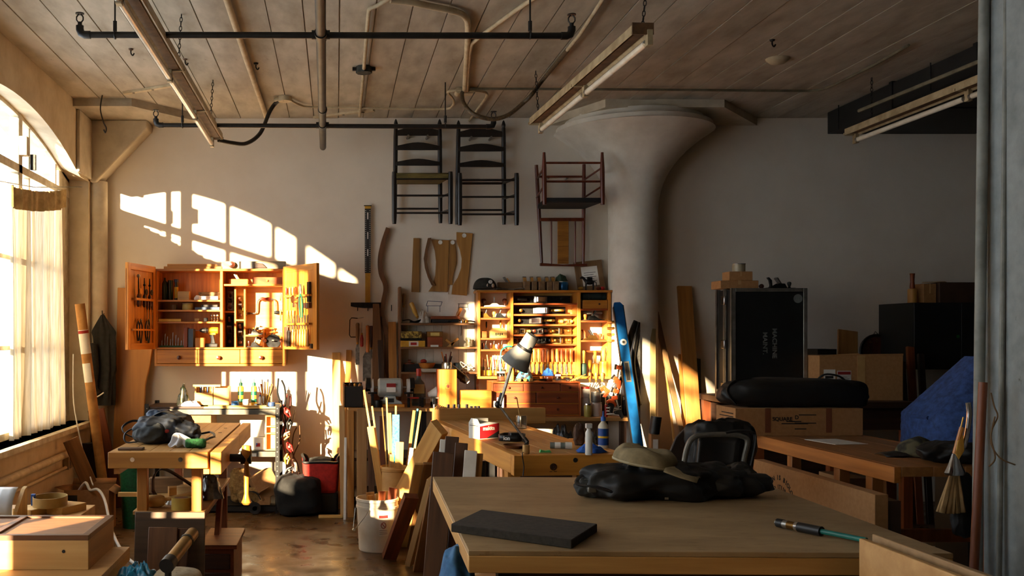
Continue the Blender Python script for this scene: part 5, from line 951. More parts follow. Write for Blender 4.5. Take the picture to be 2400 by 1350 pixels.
# ================================================================ window corner, low table, workbench clutter
for z_, r_, lb in ((.56, .028, 'thick painted heating pipe along the wall under the window'), (.45, .013, 'thin conduit along the wall under the heating pipe')): 
    o = MB().cyl((0, 0, 0), (0, 4.2, .0), r_, n=14).build('wall_pipe', CDT); o.location = (XL+r_+.01, 3.9 if r_ > .02 else 3.7, z_); tag(o, lb, 'pipe')
q = thing('outlet_box', 'rusty electrical box on the wall at the end of the conduit', 'box', (XL, 7.9, .43)); MB().bx(0, .05, 0, .11, 0, .12).build('body', CONC, q, bevel=.004); MB().bx(.05, .054, .01, .1, .01, .11).build('cover', mat('rusty_cover', (150, 120, 84), (96, 70, 44), scale=20), q)
cord('cable', 'short cable bending down from the electrical box', 'cable', [(-2.13, 8.08, .53), (-2.1, 8.12, .5), (-2.1, 8.12, .4), (-2.13, 8.1, .3), (-2.14, 8.08, .22)], .008, mat('tan_wire', (120, 100, 76)), 6, 5)
# low table with the flat wooden box
lt = thing('low_table', 'low plywood table under the flat wooden box in the corner of the picture', 'table', (-2.1, 3.3, 0)); MB().bx(0, 1.175, 0, 1.1, .535, .56).build('top', PLY('x'), lt, bevel=.002); MB().bx(1.15, 1.175, .0, 1.1, .50, .535).build('edge', PINE('y'), lt)
for x in (.05, 1.08): 
    for y in (.06, .98): MB().bx(x, x+.05, y, y+.05, 0, .535).build('leg', PINE('z'), lt)
fb = thing('lidded_box', 'flat pale wooden box with a framed lid on the low table', 'box', (-1.83, 3.96, .56)); fw, fd, fh = .83, .45, .14
MB().bx(0, fw, 0, .015, 0, fh-.02).build('front', wood('blond_ply', (218, 176, 112), (196, 150, 86), 'x', k=.5), fb, bevel=.002); MB().bx(0, fw, fd-.015, fd, 0, fh-.02).build('back', PLY('x'), fb)
for x in (0, fw-.015): MB().bx(x, x+.015, .015, fd-.015, 0, fh-.02).build('side', wood('tan_side', (176, 126, 72), (142, 96, 50), 'y'), fb)
MB().bx(.03, fw-.03, .03, fd-.03, fh-.022, fh-.008).build('lid_panel', mat('lid_board', (168, 118, 76), (150, 102, 62), scale=30, stretch=(.3, 1, 1)), fb)
for a, b, c, d, ax in ((0, fw, 0, .03, 'x'), (0, fw, fd-.03, fd, 'x'), (0, .03, .03, fd-.03, 'y'), (fw-.03, fw, .03, fd-.03, 'y'), (.42, .45, .03, fd-.03, 'y')): MB().bx(a, b, c, d, fh-.022, fh).build('lid_frame', wood('lid_frame', (120, 78, 46), (88, 54, 30), ax), fb, bevel=.002)
MB().cyl((fw-.1, -.002, .075), (fw-.1, .004, .075), .007, n=10).build('screw_hole', INK, fb)
o = MB().lathe([(.02, 0), (.03, .02), (.045, .045), (.035, .075), (0, .085)], 16).build('knob', BLACKPL); o = o; o.name = 'handle_knob'; o.location = (-1.14, 3.42, .56); tag(o, 'black round knob lying before the flat wooden box', 'knob')
# bent white sheet, hoop, marked blocks on a crate
cr = thing('crate', 'plain crate behind the flat box carrying the wooden hoop', 'crate', (-2.1, 4.75, 0)); MB().bx(0, .75, 0, .75, 0, .56).build('body', PLY('x'), cr, bevel=.003)
for z in (.03, .26, .48): MB().bx(-.004, .754, -.008, 0, z, z+.06).build('slat', PINE('x'), cr)
bs = thing('bent_sheet', 'white plastic sheet bent over a wooden form beside the window wall', 'sheet', (-1.73, 4.98, .56))
prof = smooth_path([(0, .0), (0, .07), (.01, .10), (.05, .145), (.09, .165)], 4) if 0 else [(0, 0), (0, .06), (.004, .085), (.02, .115), (.045, .14), (.075, .16), (.1, .17)]
MB().grid(lambda u, v: (u*.10+.0, -.05+prof[int(round(v*6))][0]+0*u, prof[int(round(v*6))][1]), 3, 6).build('sheet', mat('white_sheet', (216, 218, 222), (204, 206, 210), rough=.3), bs, solid=.004, sharp=60)
MB().prism([(-.045, 0), (.12, 0), (.12, .165), (.078, .155), (.022, .11), (-.04, .06)], .105, .125, 'x').build('form', PINE('z'), bs)
hp = thing('bent_hoop', 'thin bentwood hoop lying on the crate', 'hoop', (-1.53, 5.25, .60)); MB().lathe([(.085, 0), (.088, 0), (.088, .05), (.085, .05), (.085, 0)], 32, Matrix.Diagonal((1, 1.3, 1, 1))).build('band', mat('bent_maple', (176, 140, 76), (150, 114, 56), rough=.5), hp); MB().bx(-.1, -.08, -.012, .012, -.005, .06).build('clip', BLUEP, hp)
for i in range(2): block('marked_block', ('wooden block with dark stamped letters under the hoop', 'second wooden block beside the stamped one')[i], T(-1.6+.14*i, 5.22+.06*i, .56) @ RZ(-25), .13, .2, .04, PINE('y'))
rag('paper_scrap', 'crumpled white paper scrap on the floor behind the low table', T(-1.06, 4.75, 0.0), .12, .1, .05, PAPER, 4, 'paper')
ct_ = cbox('carton', 'small open brown carton on the floor in the window corner', T(-2.08, 7.5, 0) @ RZ(3), .34, .3, .33, open_=True); MB().bx(.2, .28, -.001, .0, .06, .11).build('printed_mark', INK, ct_); MB().bx(.03, .1, -.001, 0, .24, .29).build('printed_mark', INK, ct_)
cord('hose', 'thin white hose coming out of the small carton along the floor', 'hose', [(-2.0, 7.6, .3), (-1.93, 7.55, .38), (-1.88, 7.5, .33), (-1.8, 7.42, .345), (-1.72, 7.3, .28), (-1.6, 7.0, .12), (-1.45, 6.7, .02), (-1.3, 6.4, .012)], .011, WHITEP, 8, 6)
gb = thing('waste_bin', 'green plastic bin behind the workbench leg', 'bin', (-1.6, 7.75, 0)); GRB = mat('green_bin', (14, 92, 56), (8, 60, 36), rough=.4, scale=60); MB().lathe([(0, 0), (.085, 0), (.11, .5), (.105, .5), (.08, .02), (0, .02)], 24).build('body', GRB, gb); MB().lathe([(.108, .48), (.118, .485), (.118, .505), (.108, .51)], 24).build('rim', GRB, gb)
# ---- on the workbench top
NAVY = mat('navy_nylon', (26, 32, 44), (13, 15, 19), rough=.6, scale=14, bump=.3); GREYN = mat('charcoal_nylon', (52, 54, 52), (26, 27, 27), rough=.8, scale=20, bump=.3)
bp = thing('backpack', 'dark navy backpack lying crumpled on the maple workbench', 'backpack', (-.985, 5.62, .9))
lump(ell(.155, .15, .085, .75), 'main_bag', NAVY, bp, M=T(.0, .0, .078), seed=3, amp=.3, fr=7)
lump(ell(.1, .09, .055, .8), 'front_pocket', GREYN, bp, M=T(-.05, -.09, .055), seed=5, amp=.35, fr=8); lump(ell(.1, .1, .06, .8), 'side_pocket', NAVY, bp, M=T(.12, -.02, .055), seed=8, amp=.35, fr=8); lump(ell(.07, .06, .035, .8), 'top_flap', mat('blue_nylon', (30, 62, 96), (20, 42, 66), rough=.6), bp, M=T(-.04, .04, .15), seed=9, amp=.35, fr=9)
MB().tube(smooth_path([(-.12, -.05, .02), (-.2, -.08, .05), (-.225, -.06, .09), (-.18, 0, .12), (-.1, 0, .11)], 5), .008, 8, flat=.6).build('strap', BLACKPL, bp); MB().tube(smooth_path([(-.1, -.12, .02), (-.19, -.12, .01), (-.2, -.1, .06), (-.13, -.06, .1)], 5), .005, 6).build('strap', BLACKPL, bp)
MB().tube(smooth_path([(-.06, -.02, .15), (0, -.03, .175), (.05, -.02, .16), (.1, -.01, .13)], 5), .011, 8, flat=.5).build('handle', BLACKPL, bp); o = MB().ball((.035, -.135, .075), (.02, .012, .012), 10).build('red_toggle', RED, bp)
cl = cord('cable', 'coil of black cable at the end of the backpack', 'cable', [(-.775+.085*math.cos(t*.52)*(1+.06*math.sin(t)), 5.56+.1*math.sin(t*.52), .91+.004*(t % 3)+.018*(1+math.sin(t*.52+.5))) for t in range(37)], .006, BLACKPL, 6, 2)
def tent(name, label, M, sx, sy, sz, mt, seed=1, cat='cloth'):
    def f(u, v):
        a = u*2*PI; r = v; c, s_ = math.cos(a), math.sin(a); k = 1+.26*math.sin(3*a+seed)+.16*math.sin(7*a+1)+.1*noise.noise(Vector((c*3, s_*3, seed)))
        z = ((1-r)**.8*sz)*(1+.45*math.sin(5*a+seed)*r*(1-r)*2)+.008*(1+math.sin(9*a))*r
        return (r*k*c*sx/2+.012*math.sin(z*60), r*k*s_*sy/2+.006*math.sin(z*45+a), z+.002)
    o = MB().grid(lambda u, v: f(u, 1-v), 64, 16, True).build(name, mt, sub=1, sharp=180); o.matrix_world = M; return tag(o, label, cat)
tent('rag', 'white rag peaked up against the backpack', T(-.855, 5.36, .9), .12, .1, .075, mat('white_cotton', (206, 204, 206), (186, 184, 188), rough=.95), 2)
gr = thing('scrub_roll', 'green bristly scrubber lying before the backpack', 'scrubber', T(-.76, 5.31, .9)); GRS = mat('green_bristle', (26, 92, 40), (14, 56, 24), rough=.9, scale=80, bump=.8); MB().lathe([(0, -.055), (.02, -.055), (.025, -.045), (.025, .045), (.02, .055), (0, .055)], 18, T(0, 0, .025) @ RY(90)).build('bristles', GRS, gr)
rnd = random.Random(2); m = MB()
for i in range(90): 
    a = rnd.uniform(0, 2*PI); x = rnd.uniform(-.052, .052); p = Vector((x, .025*math.cos(a), .025+.025*math.sin(a))); q_ = Vector((x+rnd.uniform(-.004, .004), .031*math.cos(a+.1), .025+.031*math.sin(a+.1))); m.tube([p, q_], .0007, 3)
m.build('loose_fibres', GRS, gr)['kind'] = 'stuff'
block('wood_offcut', 'thin dark offcut lying at the corner of the maple workbench', T(-1.09, 5.22, .9), .13, .07, .012, WALNUT('x'))
chisel('small black screwdriver lying on the bench planks', T(-.86, 5.95, .909) @ RZ(70) @ RX(-90), .07, .08, .01, BLACKPL, 'screwdriver', round_=True)
# ---- on its lower shelf
ZB = .56
ml = thing('mallet', 'pale turned mallet lying on the workbench shelf', 'mallet', T(-1.0, 5.42, ZB+.035) @ RZ(18)); MB().lathe([(0, -.05), (.028, -.05), (.034, -.03), (.034, .03), (.026, .05), (0, .05)], 18, RY(90)).build('head', MAPLE('x'), ml); MB().cyl((.03, 0, 0), (.2, 0, .03), .010, .014, n=12).build('handle', MAPLE('x'), ml)
o = thing('tape_roll', 'yellow roll of masking tape standing flat on the workbench shelf', 'tape', (-.845, 5.36, ZB)); MB().lathe([(.04, 0), (.055, 0), (.055, .065), (.04, .065), (.04, 0)], 28).build('tape', mat('masking_tape', (206, 172, 70), (184, 148, 50), rough=.7), o); MB().lathe([(.038, .002), (.041, .002), (.041, .064), (.038, .064)], 24).build('core', CARDIN, o)
sb2 = thing('sanding_belt', 'dark sanding belt loop lying slack on the workbench shelf', 'belt', T(-.93, 5.62, ZB)); c_ = [(-.12, .06), (-.115, .14), (-.08, .18), (-.03, .175), (.06, .12), (.15, .06), (.18, .03), (.15, .01), (.05, .02), (-.04, .01), (-.1, .03)]
pth = smooth_path([(x, 0, z+.0) for x, z in c_]+[(c_[0][0], 0, c_[0][1])], 4); MB().grid(lambda u, v: tuple(pth[int(round(u*(len(pth)-1)))]+Vector((0, (v-.5)*.08, 0))), len(pth)-1, 1).build('belt', mat('belt_grit', (74, 44, 40), (54, 30, 28), rough=.9), sb2, solid=.003, sharp=180)
for i, (x, y, a, l) in enumerate(((-.92, 5.85, 15, .16), (-.86, 5.75, -20, .13), (-1.03, 5.95, 5, .2))): block('wood_offcut', 'rough offcut, %s in the heap on the workbench shelf' % ORD[i], T(x, y, ZB+.0) @ RZ(a), l, .07, .05+.02*i, (OAK, MAPLE, GREYWOOD)[i]('x'))
rag('plastic_bag', 'crinkled clear bag of parts on the workbench shelf', T(-.75, 5.75, ZB), .18, .22, .16, mat('grey_film', (110, 112, 112), (60, 62, 62), rough=.2, scale=20), 7, 'bag')
o = MB().bx(0, .16, -.012, .012, 0, .022).build('peg_rail', PINE('x')); o.location = (-1.19, 5.36, .63); o.name = 'bench_stick'; tag(o, 'pale square stick poking out past the bench leg', 'stick')
rag('rag', 'small white rag under the mallet', T(-.92, 5.5, ZB), .07, .06, .03, PAPER, 8)
# ---- boards leaning against the bench, pipe clamp, blue bag
plank('leaning_board', 'wide grey-brown walnut panel standing before the workbench legs', (-.855, 4.98, 0), (-.855, 5.05, .60), .36, .02, wood('grey_walnut', (98, 74, 52), (70, 50, 34), 'x'), face=(0, -1, .1))
plank('leaning_board', 'walnut board with pale sapwood leaning on the walnut panel', (-.875, 4.82, 0), (-.87, 4.93, .545), .145, .022, wood('sap_walnut', (140, 94, 56), (92, 58, 34), 'z'))
plank('leaning_board', 'narrow walnut strip leaning beside the sapwood board', (-.78, 4.84, 0), (-.775, 4.95, .535), .06, .022, WALNUT('z'))
pcl = thing('pipe_clamp', 'brass-coloured pipe with a black end cap standing before the walnut boards', 'clamp', T(0, 0, 0)); p0, p1 = W(394, 1322, 3.95), W(452, 1250, 4.25)
pcl.matrix_world = T(*p0); MB().cyl((0, 0, 0), p1-p0, .027, n=20).build('pipe', mat('aged_brass', (168, 132, 74), (120, 90, 46), rough=.35, metal=.6), pcl); dr3 = (p1-p0).normalized(); MB().cyl(-dr3*.02, dr3*.03, .031, n=20).cyl((0, 0, 0), (.0, .0, -.5), .014, n=10).build('end_cap', BLACKPL, pcl); MB().cyl((p1-p0)*.72, (p1-p0)*.76, .030, n=20).build('ring', BLACKPL, pcl)
st = thing('stool', 'low stool under the blue bag and canvas cushion', 'stool', (-.94, 3.9, 0)); MB().bx(0, .36, 0, .4, .42, .45).build('seat', PLY('x'), st, bevel=.004)
for x in (.02, .30): 
    for y in (.03, .33): MB().bx(x, x+.04, y, y+.04, 0, .42).build('leg', PINE('z'), st)
rag('blue_bag', 'shiny turquoise bag slumped on the low stool', T(-.83, 4.08, .45), .24, .28, .11, mat('turquoise_film', (38, 128, 164), (22, 84, 116), rough=.3, scale=30, bump=.5), 12, 'bag', n=28)
lump(ell(.1, .15, .04, .6), 'canvas_cushion', mat('canvas', (176, 160, 130), (150, 134, 104), rough=.95, scale=40), None, M=T(-.66, 4.05, .49), seed=4, amp=.1, fr=6); tag(bpy.data.objects['canvas_cushion'], 'grey canvas cushion at the end of the low stool', 'cushion')
# ---- shelving unit contents
ZH = .905; MX = lambda px, d=8.5: (px-788)/FPX*d
q = rag('parts_bag', 'clear bag of green fasteners standing on the metal shelf', T(MX(430), 8.5, ZH), .11, .08, .19, mat('bag_film', (150, 146, 130), (70, 84, 56), rough=.2, scale=26), 15, 'bag')
for i, (x0, x1, lb) in enumerate(((458, 500, 'square pine tool caddy on the metal shelf'), (502, 538, 'second pine caddy beside the first on the metal shelf'))):
    q = thing('tool_caddy', lb, 'caddy', (MX(x0), 8.45, ZH)); w_ = S(x1-x0, 8.5); h_ = .165
    MB().bx(0, w_, 0, .012, 0, h_*(.7 if i == 0 else .95)).build('front', PINE('x'), q); MB().bx(0, .012, .012, .16, 0, h_).bx(w_-.012, w_, .012, .16, 0, h_).bx(0, w_, .16, .172, 0, h_).bx(0, w_, 0, .16, 0, .01).build('carcass', PINE('z'), q)
    if i == 0:
        MB().bx(-.02, w_+.06, .04, .08, h_, h_+.018).build('handle_bar', PINE('x'), q)
        for j in range(6): MB().cyl((.02+.02*j, .05+.02*(j % 2), .03), (.022+.021*j, .05+.02*(j % 2), h_-.012+.01*(j % 3)), .006, n=6).build('tool', (HND2, BLUEP, STEEL, HND, BLUEP, HND2)[j], q)
    else: MB().bx(.02, w_-.02, .05, .13, .01, .06).build('shavings_block', OAK('x'), q)
jar('roll of bright blue tape on the metal shelf', T(MX(553), 8.42, ZH), .034, .045, mat('blue_tape', (40, 120, 190), (28, 92, 156), rough=.5), None, 'tape_roll', cat='tape')
for i, x in enumerate((564, 595)):
    t = bottle('green and yellow glue bottle, %s one on the metal shelf' % ('left' if i == 0 else 'right'), T(MX(x), 8.52, ZH), .026, .2, mat('glue_yellow', (214, 182, 60), (190, 156, 40), rough=.4), GREENP, .5, None, shoulder=.78); MB().lathe([(.0262, .03), (.0262, .06)], 18).build('green_band', GREENP, t); MB().lathe([(.0262, .09), (.0262, .125)], 18).build('green_band', GREENP, t); MB().lathe([(.006, .2), (.003, .235), (0, .236)], 8).build('nozzle', GREENP, t)
jar('white paper cup between the glue bottles', T(MX(578), 8.43, ZH), .028, .06, WHITEP, None, 'cup')
bj = jar('jar crammed with paint brushes on the metal shelf', T(MX(622), 8.48, ZH), .05, .09, JARGLASS, None, 'brush_jar', cat='jar')
for j in range(14): a = j*2.4; MB().cyl((.02*math.cos(a), .02*math.sin(a), .01), (.075*math.cos(a)*(.5+.5*(j % 3)/2), .03*math.sin(a), .17+.02*(j % 4)), .0045, n=6).build('brush', (HND2, HND, PINE('z'), HND3, RED)[j % 5], bj)
jar('small dark blue tin before the brush jar', T(MX(638), 8.42, ZH), .032, .035, mat('navy_tin', (36, 60, 100)), None, 'tin'); jar('small flat silver lid tin on the metal shelf edge', T(MX(605), 8.40, ZH), .03, .025, STEEL, None, 'tin')
bottle('tiny bottle with a blue tip before the brushes', T(MX(611), 8.43, ZH), .014, .1, WHITEP, BLUEP, .4)
rag('rag', 'crumpled white cloth at the front of the metal shelf', T(MX(450), 8.41, ZH), .2, .08, .05, mat('white_cotton', (206, 204, 206)), 21)
block('wood_strip', 'thin pine strip along the front of the metal shelf', T(MX(560), 8.375, ZH), .5, .02, .012, PINE('x'), 'strip')
cbox('carton', 'long carton with a white shipping label hanging under the top metal shelf', T(MX(372), 8.37, .53), .47, .4, .30); q = bpy.data.objects['carton.001'] if 'carton.001' in bpy.data.objects else None
if q: 
    MB().bx(.0, .19, -.002, -.001, .2, .29).build('shipping_label', PAPER, q); MB().bx(.13, .16, -.003, -.002, .21, .28).build('barcode', INK, q); lettering('P M', .05, T(.05, -.0025, .25), INK, q)
for x in (.03, .42): MB().bx(0, .04, 0, .02, 0, .0)
pr = thing('printer', 'white boxy machine with a tilted lid on the middle metal shelf', 'printer', (MX(556), 8.42, .53)); MB().bx(0, .25, 0, .3, 0, .11).build('body', WHITEP, pr, bevel=.006); MB().prism([(.04, .115), (.1, .25), (.11, .245), (.052, .11)], .02, .24, 'x').build('lid', WHITEP, pr); MB().bx(.08, .2, .06, .11, .11, .135).build('head', IRON, pr); MB().bx(.17, .205, -.002, -.001, .03, .06).build('flag_sticker', REDINK, pr); MB().bx(.17, .182, -.003, -.002, .045, .06).build('flag_corner', BLUEP, pr)
wt = thing('wooden_tray', 'open pine tray standing on edge at the end of the middle shelf', 'tray', (MX(624), 8.42, .53)); MB().bx(0, .1, .02, .03, 0, .3).build('back', PINE('z'), wt)
for x in (0, .09): MB().bx(x, x+.01, -.03, .02, 0, .3).build('side', PINE('z'), wt)
for z in (.0, .14, .2, .29): MB().bx(.01, .09, -.03, .02, z, z+.01).build('divider', PINE('x'), wt)
for i, (px, y, sx, sz, lb) in enumerate(((572, 1078, .24, .03, 'flat white tray on the shelf under the white machine'), )): block('flat_tray', lb, T(MX(px), 8.45, .48), sx, .2, sz, WHITEP, 'tray')
BURL = mat('burlap', (168, 132, 78), (124, 94, 50), rough=.95, scale=60, bump=.4)
lump(ell(.09, .1, .14, .7), 'burlap_sack', BURL, None, M=T(MX(560), 8.55, .205), seed=2, amp=.25, fr=5); tag(bpy.data.objects['burlap_sack'], 'slumped burlap sack on the bottom metal shelf', 'sack')
fc = thing('folded_carton', 'crushed brown carton on the bottom metal shelf', 'box', T(MX(620), 8.5, .215) @ RY(-28) @ RZ(20)); MB().bx(-.1, .1, -.1, .1, -.1, .12).build('body', CARD, fc, bevel=.004); MB().bx(-.1, .0, -.14, -.1, -.02, -.015).build('flap', CARDIN, fc)
lump(ell(.11, .09, .07, .7), 'burlap_sack', BURL, None, M=T(MX(590), 8.45, .13), seed=6, amp=.3, fr=6); tag(bpy.data.objects['burlap_sack.001'], 'flat burlap bundle before the crushed carton', 'sack')
cbox('carton', 'low pale carton at the front of the bottom metal shelf', T(MX(592), 8.38, .065), .16, .12, .07)
for i in range(3): jar('dark tool case can, %s in the row on the bottom metal shelf' % ORD[i], T(MX(400+35*i), 8.5, .065), .055, .17, (BLACKPL, IRON, mat('navy_tin', (36, 60, 100)))[i], STEEL, 'can')
cord('cable', 'black wire tangled at the front of the bottom metal shelf', 'cable', [(MX(598)+.06*math.cos(t*1.1), 8.33, .12+.07*math.sin(t*.8)) for t in range(12)], .005, BLACKPL, 5, 4)
o = MB().lathe([(.02, -.012), (.05, -.012), (.05, .012), (.02, .012), (.02, -.012)], 18, RX(90)).build('caster_wheel', BLACKPL); o.location = (MX(602), 8.3, .052); tag(o, 'small black wheel on the floor before the metal shelving', 'wheel')
# ---- cords, clamps and bags at the shelving end
xs = MX(668, 8.45)
for i, (mt_, lb) in enumerate(((BLACKPL, 'black cord loop hung at the end of the metal shelving'), (mat('red_cord', (150, 40, 30), (110, 26, 20)), 'red and white striped cord hung at the shelving end'), (mat('cream_wire', (200, 190, 168)), 'pale rope hung at the shelving end'), (mat('brown_cord', (96, 62, 36)), 'brown leather strap hung at the shelving end'))):
    cord('cord_loop', lb, 'cord', [(xs+.04*i-.03+.035*math.sin(t*.9+i), 8.45+.05*i, 1.13-.14*i-.085*(t if t < 7 else 13-t)+.02*math.sin(t*2)) for t in range(14)], .009-.001*i, mt_, 6, 4)
for i in range(7):
    z = .86-.1*i; q = thing('spring_clamp', 'spring clamp hung at the shelving end, %s from the top' % ORD[i], 'clamp', T(MX(672, 8.4)+.02*(i % 2), 8.42, z) @ RY(35*(i % 3)-30)); hm_ = (RED, IRON, HND, RED, YELLOWP, IRON, RED)[i]
    for s in (-1, 1): MB().tube([(0, s*.012, .04), (s*.018, s*.006, 0), (s*.008, 0, -.05)], [.007, .010, .006], 6).build('jaw', hm_, q)
    MB().cyl((0, -.018, 0), (0, .018, 0), .010, n=8).build('spring', STEEL, q)
mx_ = MX(705, 8.3)
lump(ell(.2, .17, .17, .6), 'tool_bag', mat('black_canvas', (22, 22, 22), (12, 12, 12), rough=.9, scale=30, bump=.4), None, M=T(MX(700, 8.25), 8.3, .165), seed=11, amp=.16, fr=5); tag(bpy.data.objects['tool_bag'], 'bulging black canvas bag on the floor below the red bag', 'bag')
rbg = thing('red_bag', 'open red tool bag with a black rim standing behind the metal shelving', 'bag', (MX(752, 8.35), 8.4, .18)); RCL = mat('red_canvas', (186, 34, 20), (150, 22, 14), rough=.75, scale=30, bump=.2)
def rbf(u, v):
    a = u*2*PI; e = .45; cx = math.copysign(abs(math.cos(a))**e, math.cos(a)); sy = math.copysign(abs(math.sin(a))**e, math.sin(a)); return ((.135+.02*v)*cx+.01*math.sin(6*a), .1*sy, v*(.27+.03*math.cos(2*a)+.02*math.sin(3*a)))
MB().grid(rbf, 40, 10, True).build('body', RCL, rbg, solid=.006, sharp=180); MB().tube([rbf(i/40, 1) for i in range(40)], .012, 6, True).build('rim', BLACKPL, rbg); lump(ell(.11, .08, .04), 'grey_contents', GREYN, rbg, M=T(0, 0, .25), seed=3, amp=.3, fr=8); MB().bx(-.135, .135, -.09, .09, 0, .005).build('base', BLACKPL, rbg)
block('black_case', 'black padded case under the red bag', T(MX(752, 8.4), 8.42, 0), .3, .24, .18, BLACKPL, 'case', bev=.02)
block('wood_offcut', 'flat pine offcut on the floor beside the black bag', T(MX(775, 8.2), 8.15, 0), .2, .06, .02, PINE('x'))
# ================================================================ counter by the shelf, grinder, sticks, bucket, boards, lamp
Z1 = .897
bd = thing('dark_bin', 'open dark bin with a cardboard side at the end of the plank counter', 'bin', (.07, 8.42, Z1)); MB().bx(0, .16, 0, .006, 0, .18).bx(0, .16, .3, .306, 0, .2).bx(.155, .16, 0, .3, 0, .18).bx(0, .16, 0, .3, 0, .006).build('body', BLACKPL, bd); MB().bx(-.012, 0, -.01, .31, 0, .205).build('cardboard_side', CARD, bd)
for i in range(4): chisel(('red-handled tool in the dark bin', 'second tool in the dark bin', 'brass-tipped tool in the dark bin', 'short tool in the dark bin')[i], T(.1+.03*i, 8.5+.03*i, Z1+.12) @ RY(-20+12*i), .08, .09, .008, (RED, HND3, BRASS, HND)[i], 'screwdriver', round_=True)
gr_ = thing('bench_grinder', 'grey bench grinder with two pale wheels on the plank counter', 'grinder', (.467, 8.52, Z1)); GRYE = mat('grey_enamel', (168, 172, 168), (150, 154, 150), rough=.4)
MB().bx(-.115, .12, -.1, .1, 0, .026).build('wooden_base', HONEY('x'), gr_, bevel=.003); MB().prism([(-.11, .026), (.11, .026), (.09, .05), (.055, .06), (.045, .095), (-.045, .095), (-.055, .06), (-.09, .05)], -.07, .07).build('foot', GRYE, gr_, bevel=.006)
MB().lathe([(0, -.105), (.07, -.105), (.082, -.09), (.082, .09), (.07, .105), (0, .105)], 24, T(0, 0, .165) @ RY(90)).build('motor', GRYE, gr_, bevel=.004); pl_ = MB().bx(-.035, .045, -.088, -.08, .13, .205).build('name_plate', PAPER, gr_); MB().bx(-.035, .045, -.0885, -.088, .172, .205).build('red_band', REDINK, pl_); MB().bx(-.02, .03, -.072, -.07, .04, .075).build('switch', INK, gr_)
for s in (-1, 1):
    MB().cyl((s*.105, 0, .165), (s*.2, 0, .165), .012, n=10).build('shaft', STEEL, gr_); MB().cyl((s*.145, 0, .165), (s*.17, 0, .165), .075, n=28).build('wheel', mat('grinding_stone', (206, 198, 190), (186, 178, 170), rough=.9), gr_); MB().lathe([(.06, -.02), (.085, -.02), (.085, .02), (.06, .02)], 18, T(s*.19, 0, .165) @ RY(90), a0=PI*.35, a1=PI*1.5).build('guard', IRON, gr_)
    MB().bx(s*.155-.04, s*.155+.04, -.11, -.085, .115, .13).bx(s*.155-.012, s*.155+.012, -.1, -.085, .0, .12).build('tool_rest', IRON, gr_)
fl = thing('flask_bottle', 'clear flask bottle with a red cap and cream label behind the grinder', 'bottle', (.725, 8.62, Z1)); MB().lathe([(0, 0), (.058, 0), (.062, .01), (.062, .15), (.05, .2), (.02, .235), (.018, .28), (0, .28)], 22, Matrix.Diagonal((1, .6, 1, 1))).build('body', mat('bottle_glass', (72, 78, 72), (50, 56, 50), rough=.12, alpha=.75), fl); MB().lathe([(.0, .26), (.022, .262), (.022, .325), (0, .328)], 14).build('cap', RED, fl); MB().bx(-.045, .045, -.041, -.038, .11, .19).build('paper_label', mat('cream_label', (196, 178, 120), (170, 150, 92)), fl)
o = MB().lathe([(.02, 0), (.075, .13), (.072, .13), (.017, .004)], 22, T(0, 0, .08) @ RY(78)).build('lamp_shade_spare', WHITEP); o.name = 'white_funnel'; o.matrix_world = T(.80, 8.55, Z1+.02); tag(o, 'white plastic funnel lying by the tall wooden box', 'funnel')
for i, (x, lb) in enumerate(((.68, 'small clamp with a red bar on the counter'), (.8, 'second small dark clamp on the counter'))):
    q = thing('bar_clamp', lb, 'clamp', (x, 8.42, Z1)); MB().bx(-.07, .08, -.006, .006, .075, .087).build('bar', RED if i == 0 else STEEL, q); MB().bx(-.07, -.05, -.01, .01, 0, .085).build('jaw', IRON, q); MB().bx(.03, .05, -.01, .01, .01, .09).build('jaw', IRON, q)
jar('dark round cup on the counter beside the grinder', T(.36, 8.42, Z1), .035, .06, IRON, None, 'cup'); jar('clear jar on the counter before the funnel', T(.85, 8.45, Z1), .04, .09, JARGLASS, None, fill=(IRON, .5))
tb2 = thing('tall_wooden_box', 'tall honey-coloured wooden box with a burnt square emblem', 'box', (.885, 8.42, Z1)); MB().bx(0, .15, 0, .14, 0, .325).build('body', HONEY('z'), tb2, bevel=.003); MB().bx(-.014, .0, .0, .14, 0, .325).build('lid_edge', CHERRYO('z'), tb2)
EM = mat('burn_mark', (140, 62, 20), (120, 50, 16)); em = MB().bx(.05, .1, -.0012, 0, .155, .158).bx(.05, .1, -.0012, 0, .205, .208).bx(.05, .053, -.0012, 0, .155, .208).bx(.097, .1, -.0012, 0, .155, .208).build('emblem', EM, tb2); MB().lathe([(.012, 0), (.016, 0), (.016, .001), (.012, .001)], 14, T(.075, 0, .182) @ RX(90)).bx(.073, .077, -.001, 0, .168, .19).build('emblem_ring', EM, em)
jar('clear plastic tub standing on the tall wooden box', T(.955, 8.49, Z1+.325), .045, .06, CLEARPL, None, 'tub')
block('wooden_box', 'low plain pine box on the counter beside the tall box', T(1.2, 8.46, Z1), .26, .13, .145, HONEY('x'), 'box')
pd_ = thing('power_drill', 'black corded drill lying slantwise under the wall shelf', 'drill', T(1.07, 8.6, Z1+.28) @ RY(40)); MB().cyl((-.1, 0, 0), (.05, 0, 0), .034, n=16).build('body', BLACKPL, pd_); MB().cyl((.05, 0, 0), (.1, 0, 0), .042, .03, n=16).build('collar', BLACKPL, pd_); MB().cyl((.1, 0, 0), (.115, 0, 0), .018, n=14).build('white_end', WHITEP, pd_); MB().bx(-.07, -.03, -.018, .018, -.13, -.02).build('grip', BLACKPL, pd_, bevel=.006)
for i in range(3): jar('small white pill bottle, %s from the low pine box' % ORD[i], T(1.36+.035*i, 8.44, .83+.0), .014, .12+.03*i, WHITEP, None, 'small_bottle', cat='bottle')
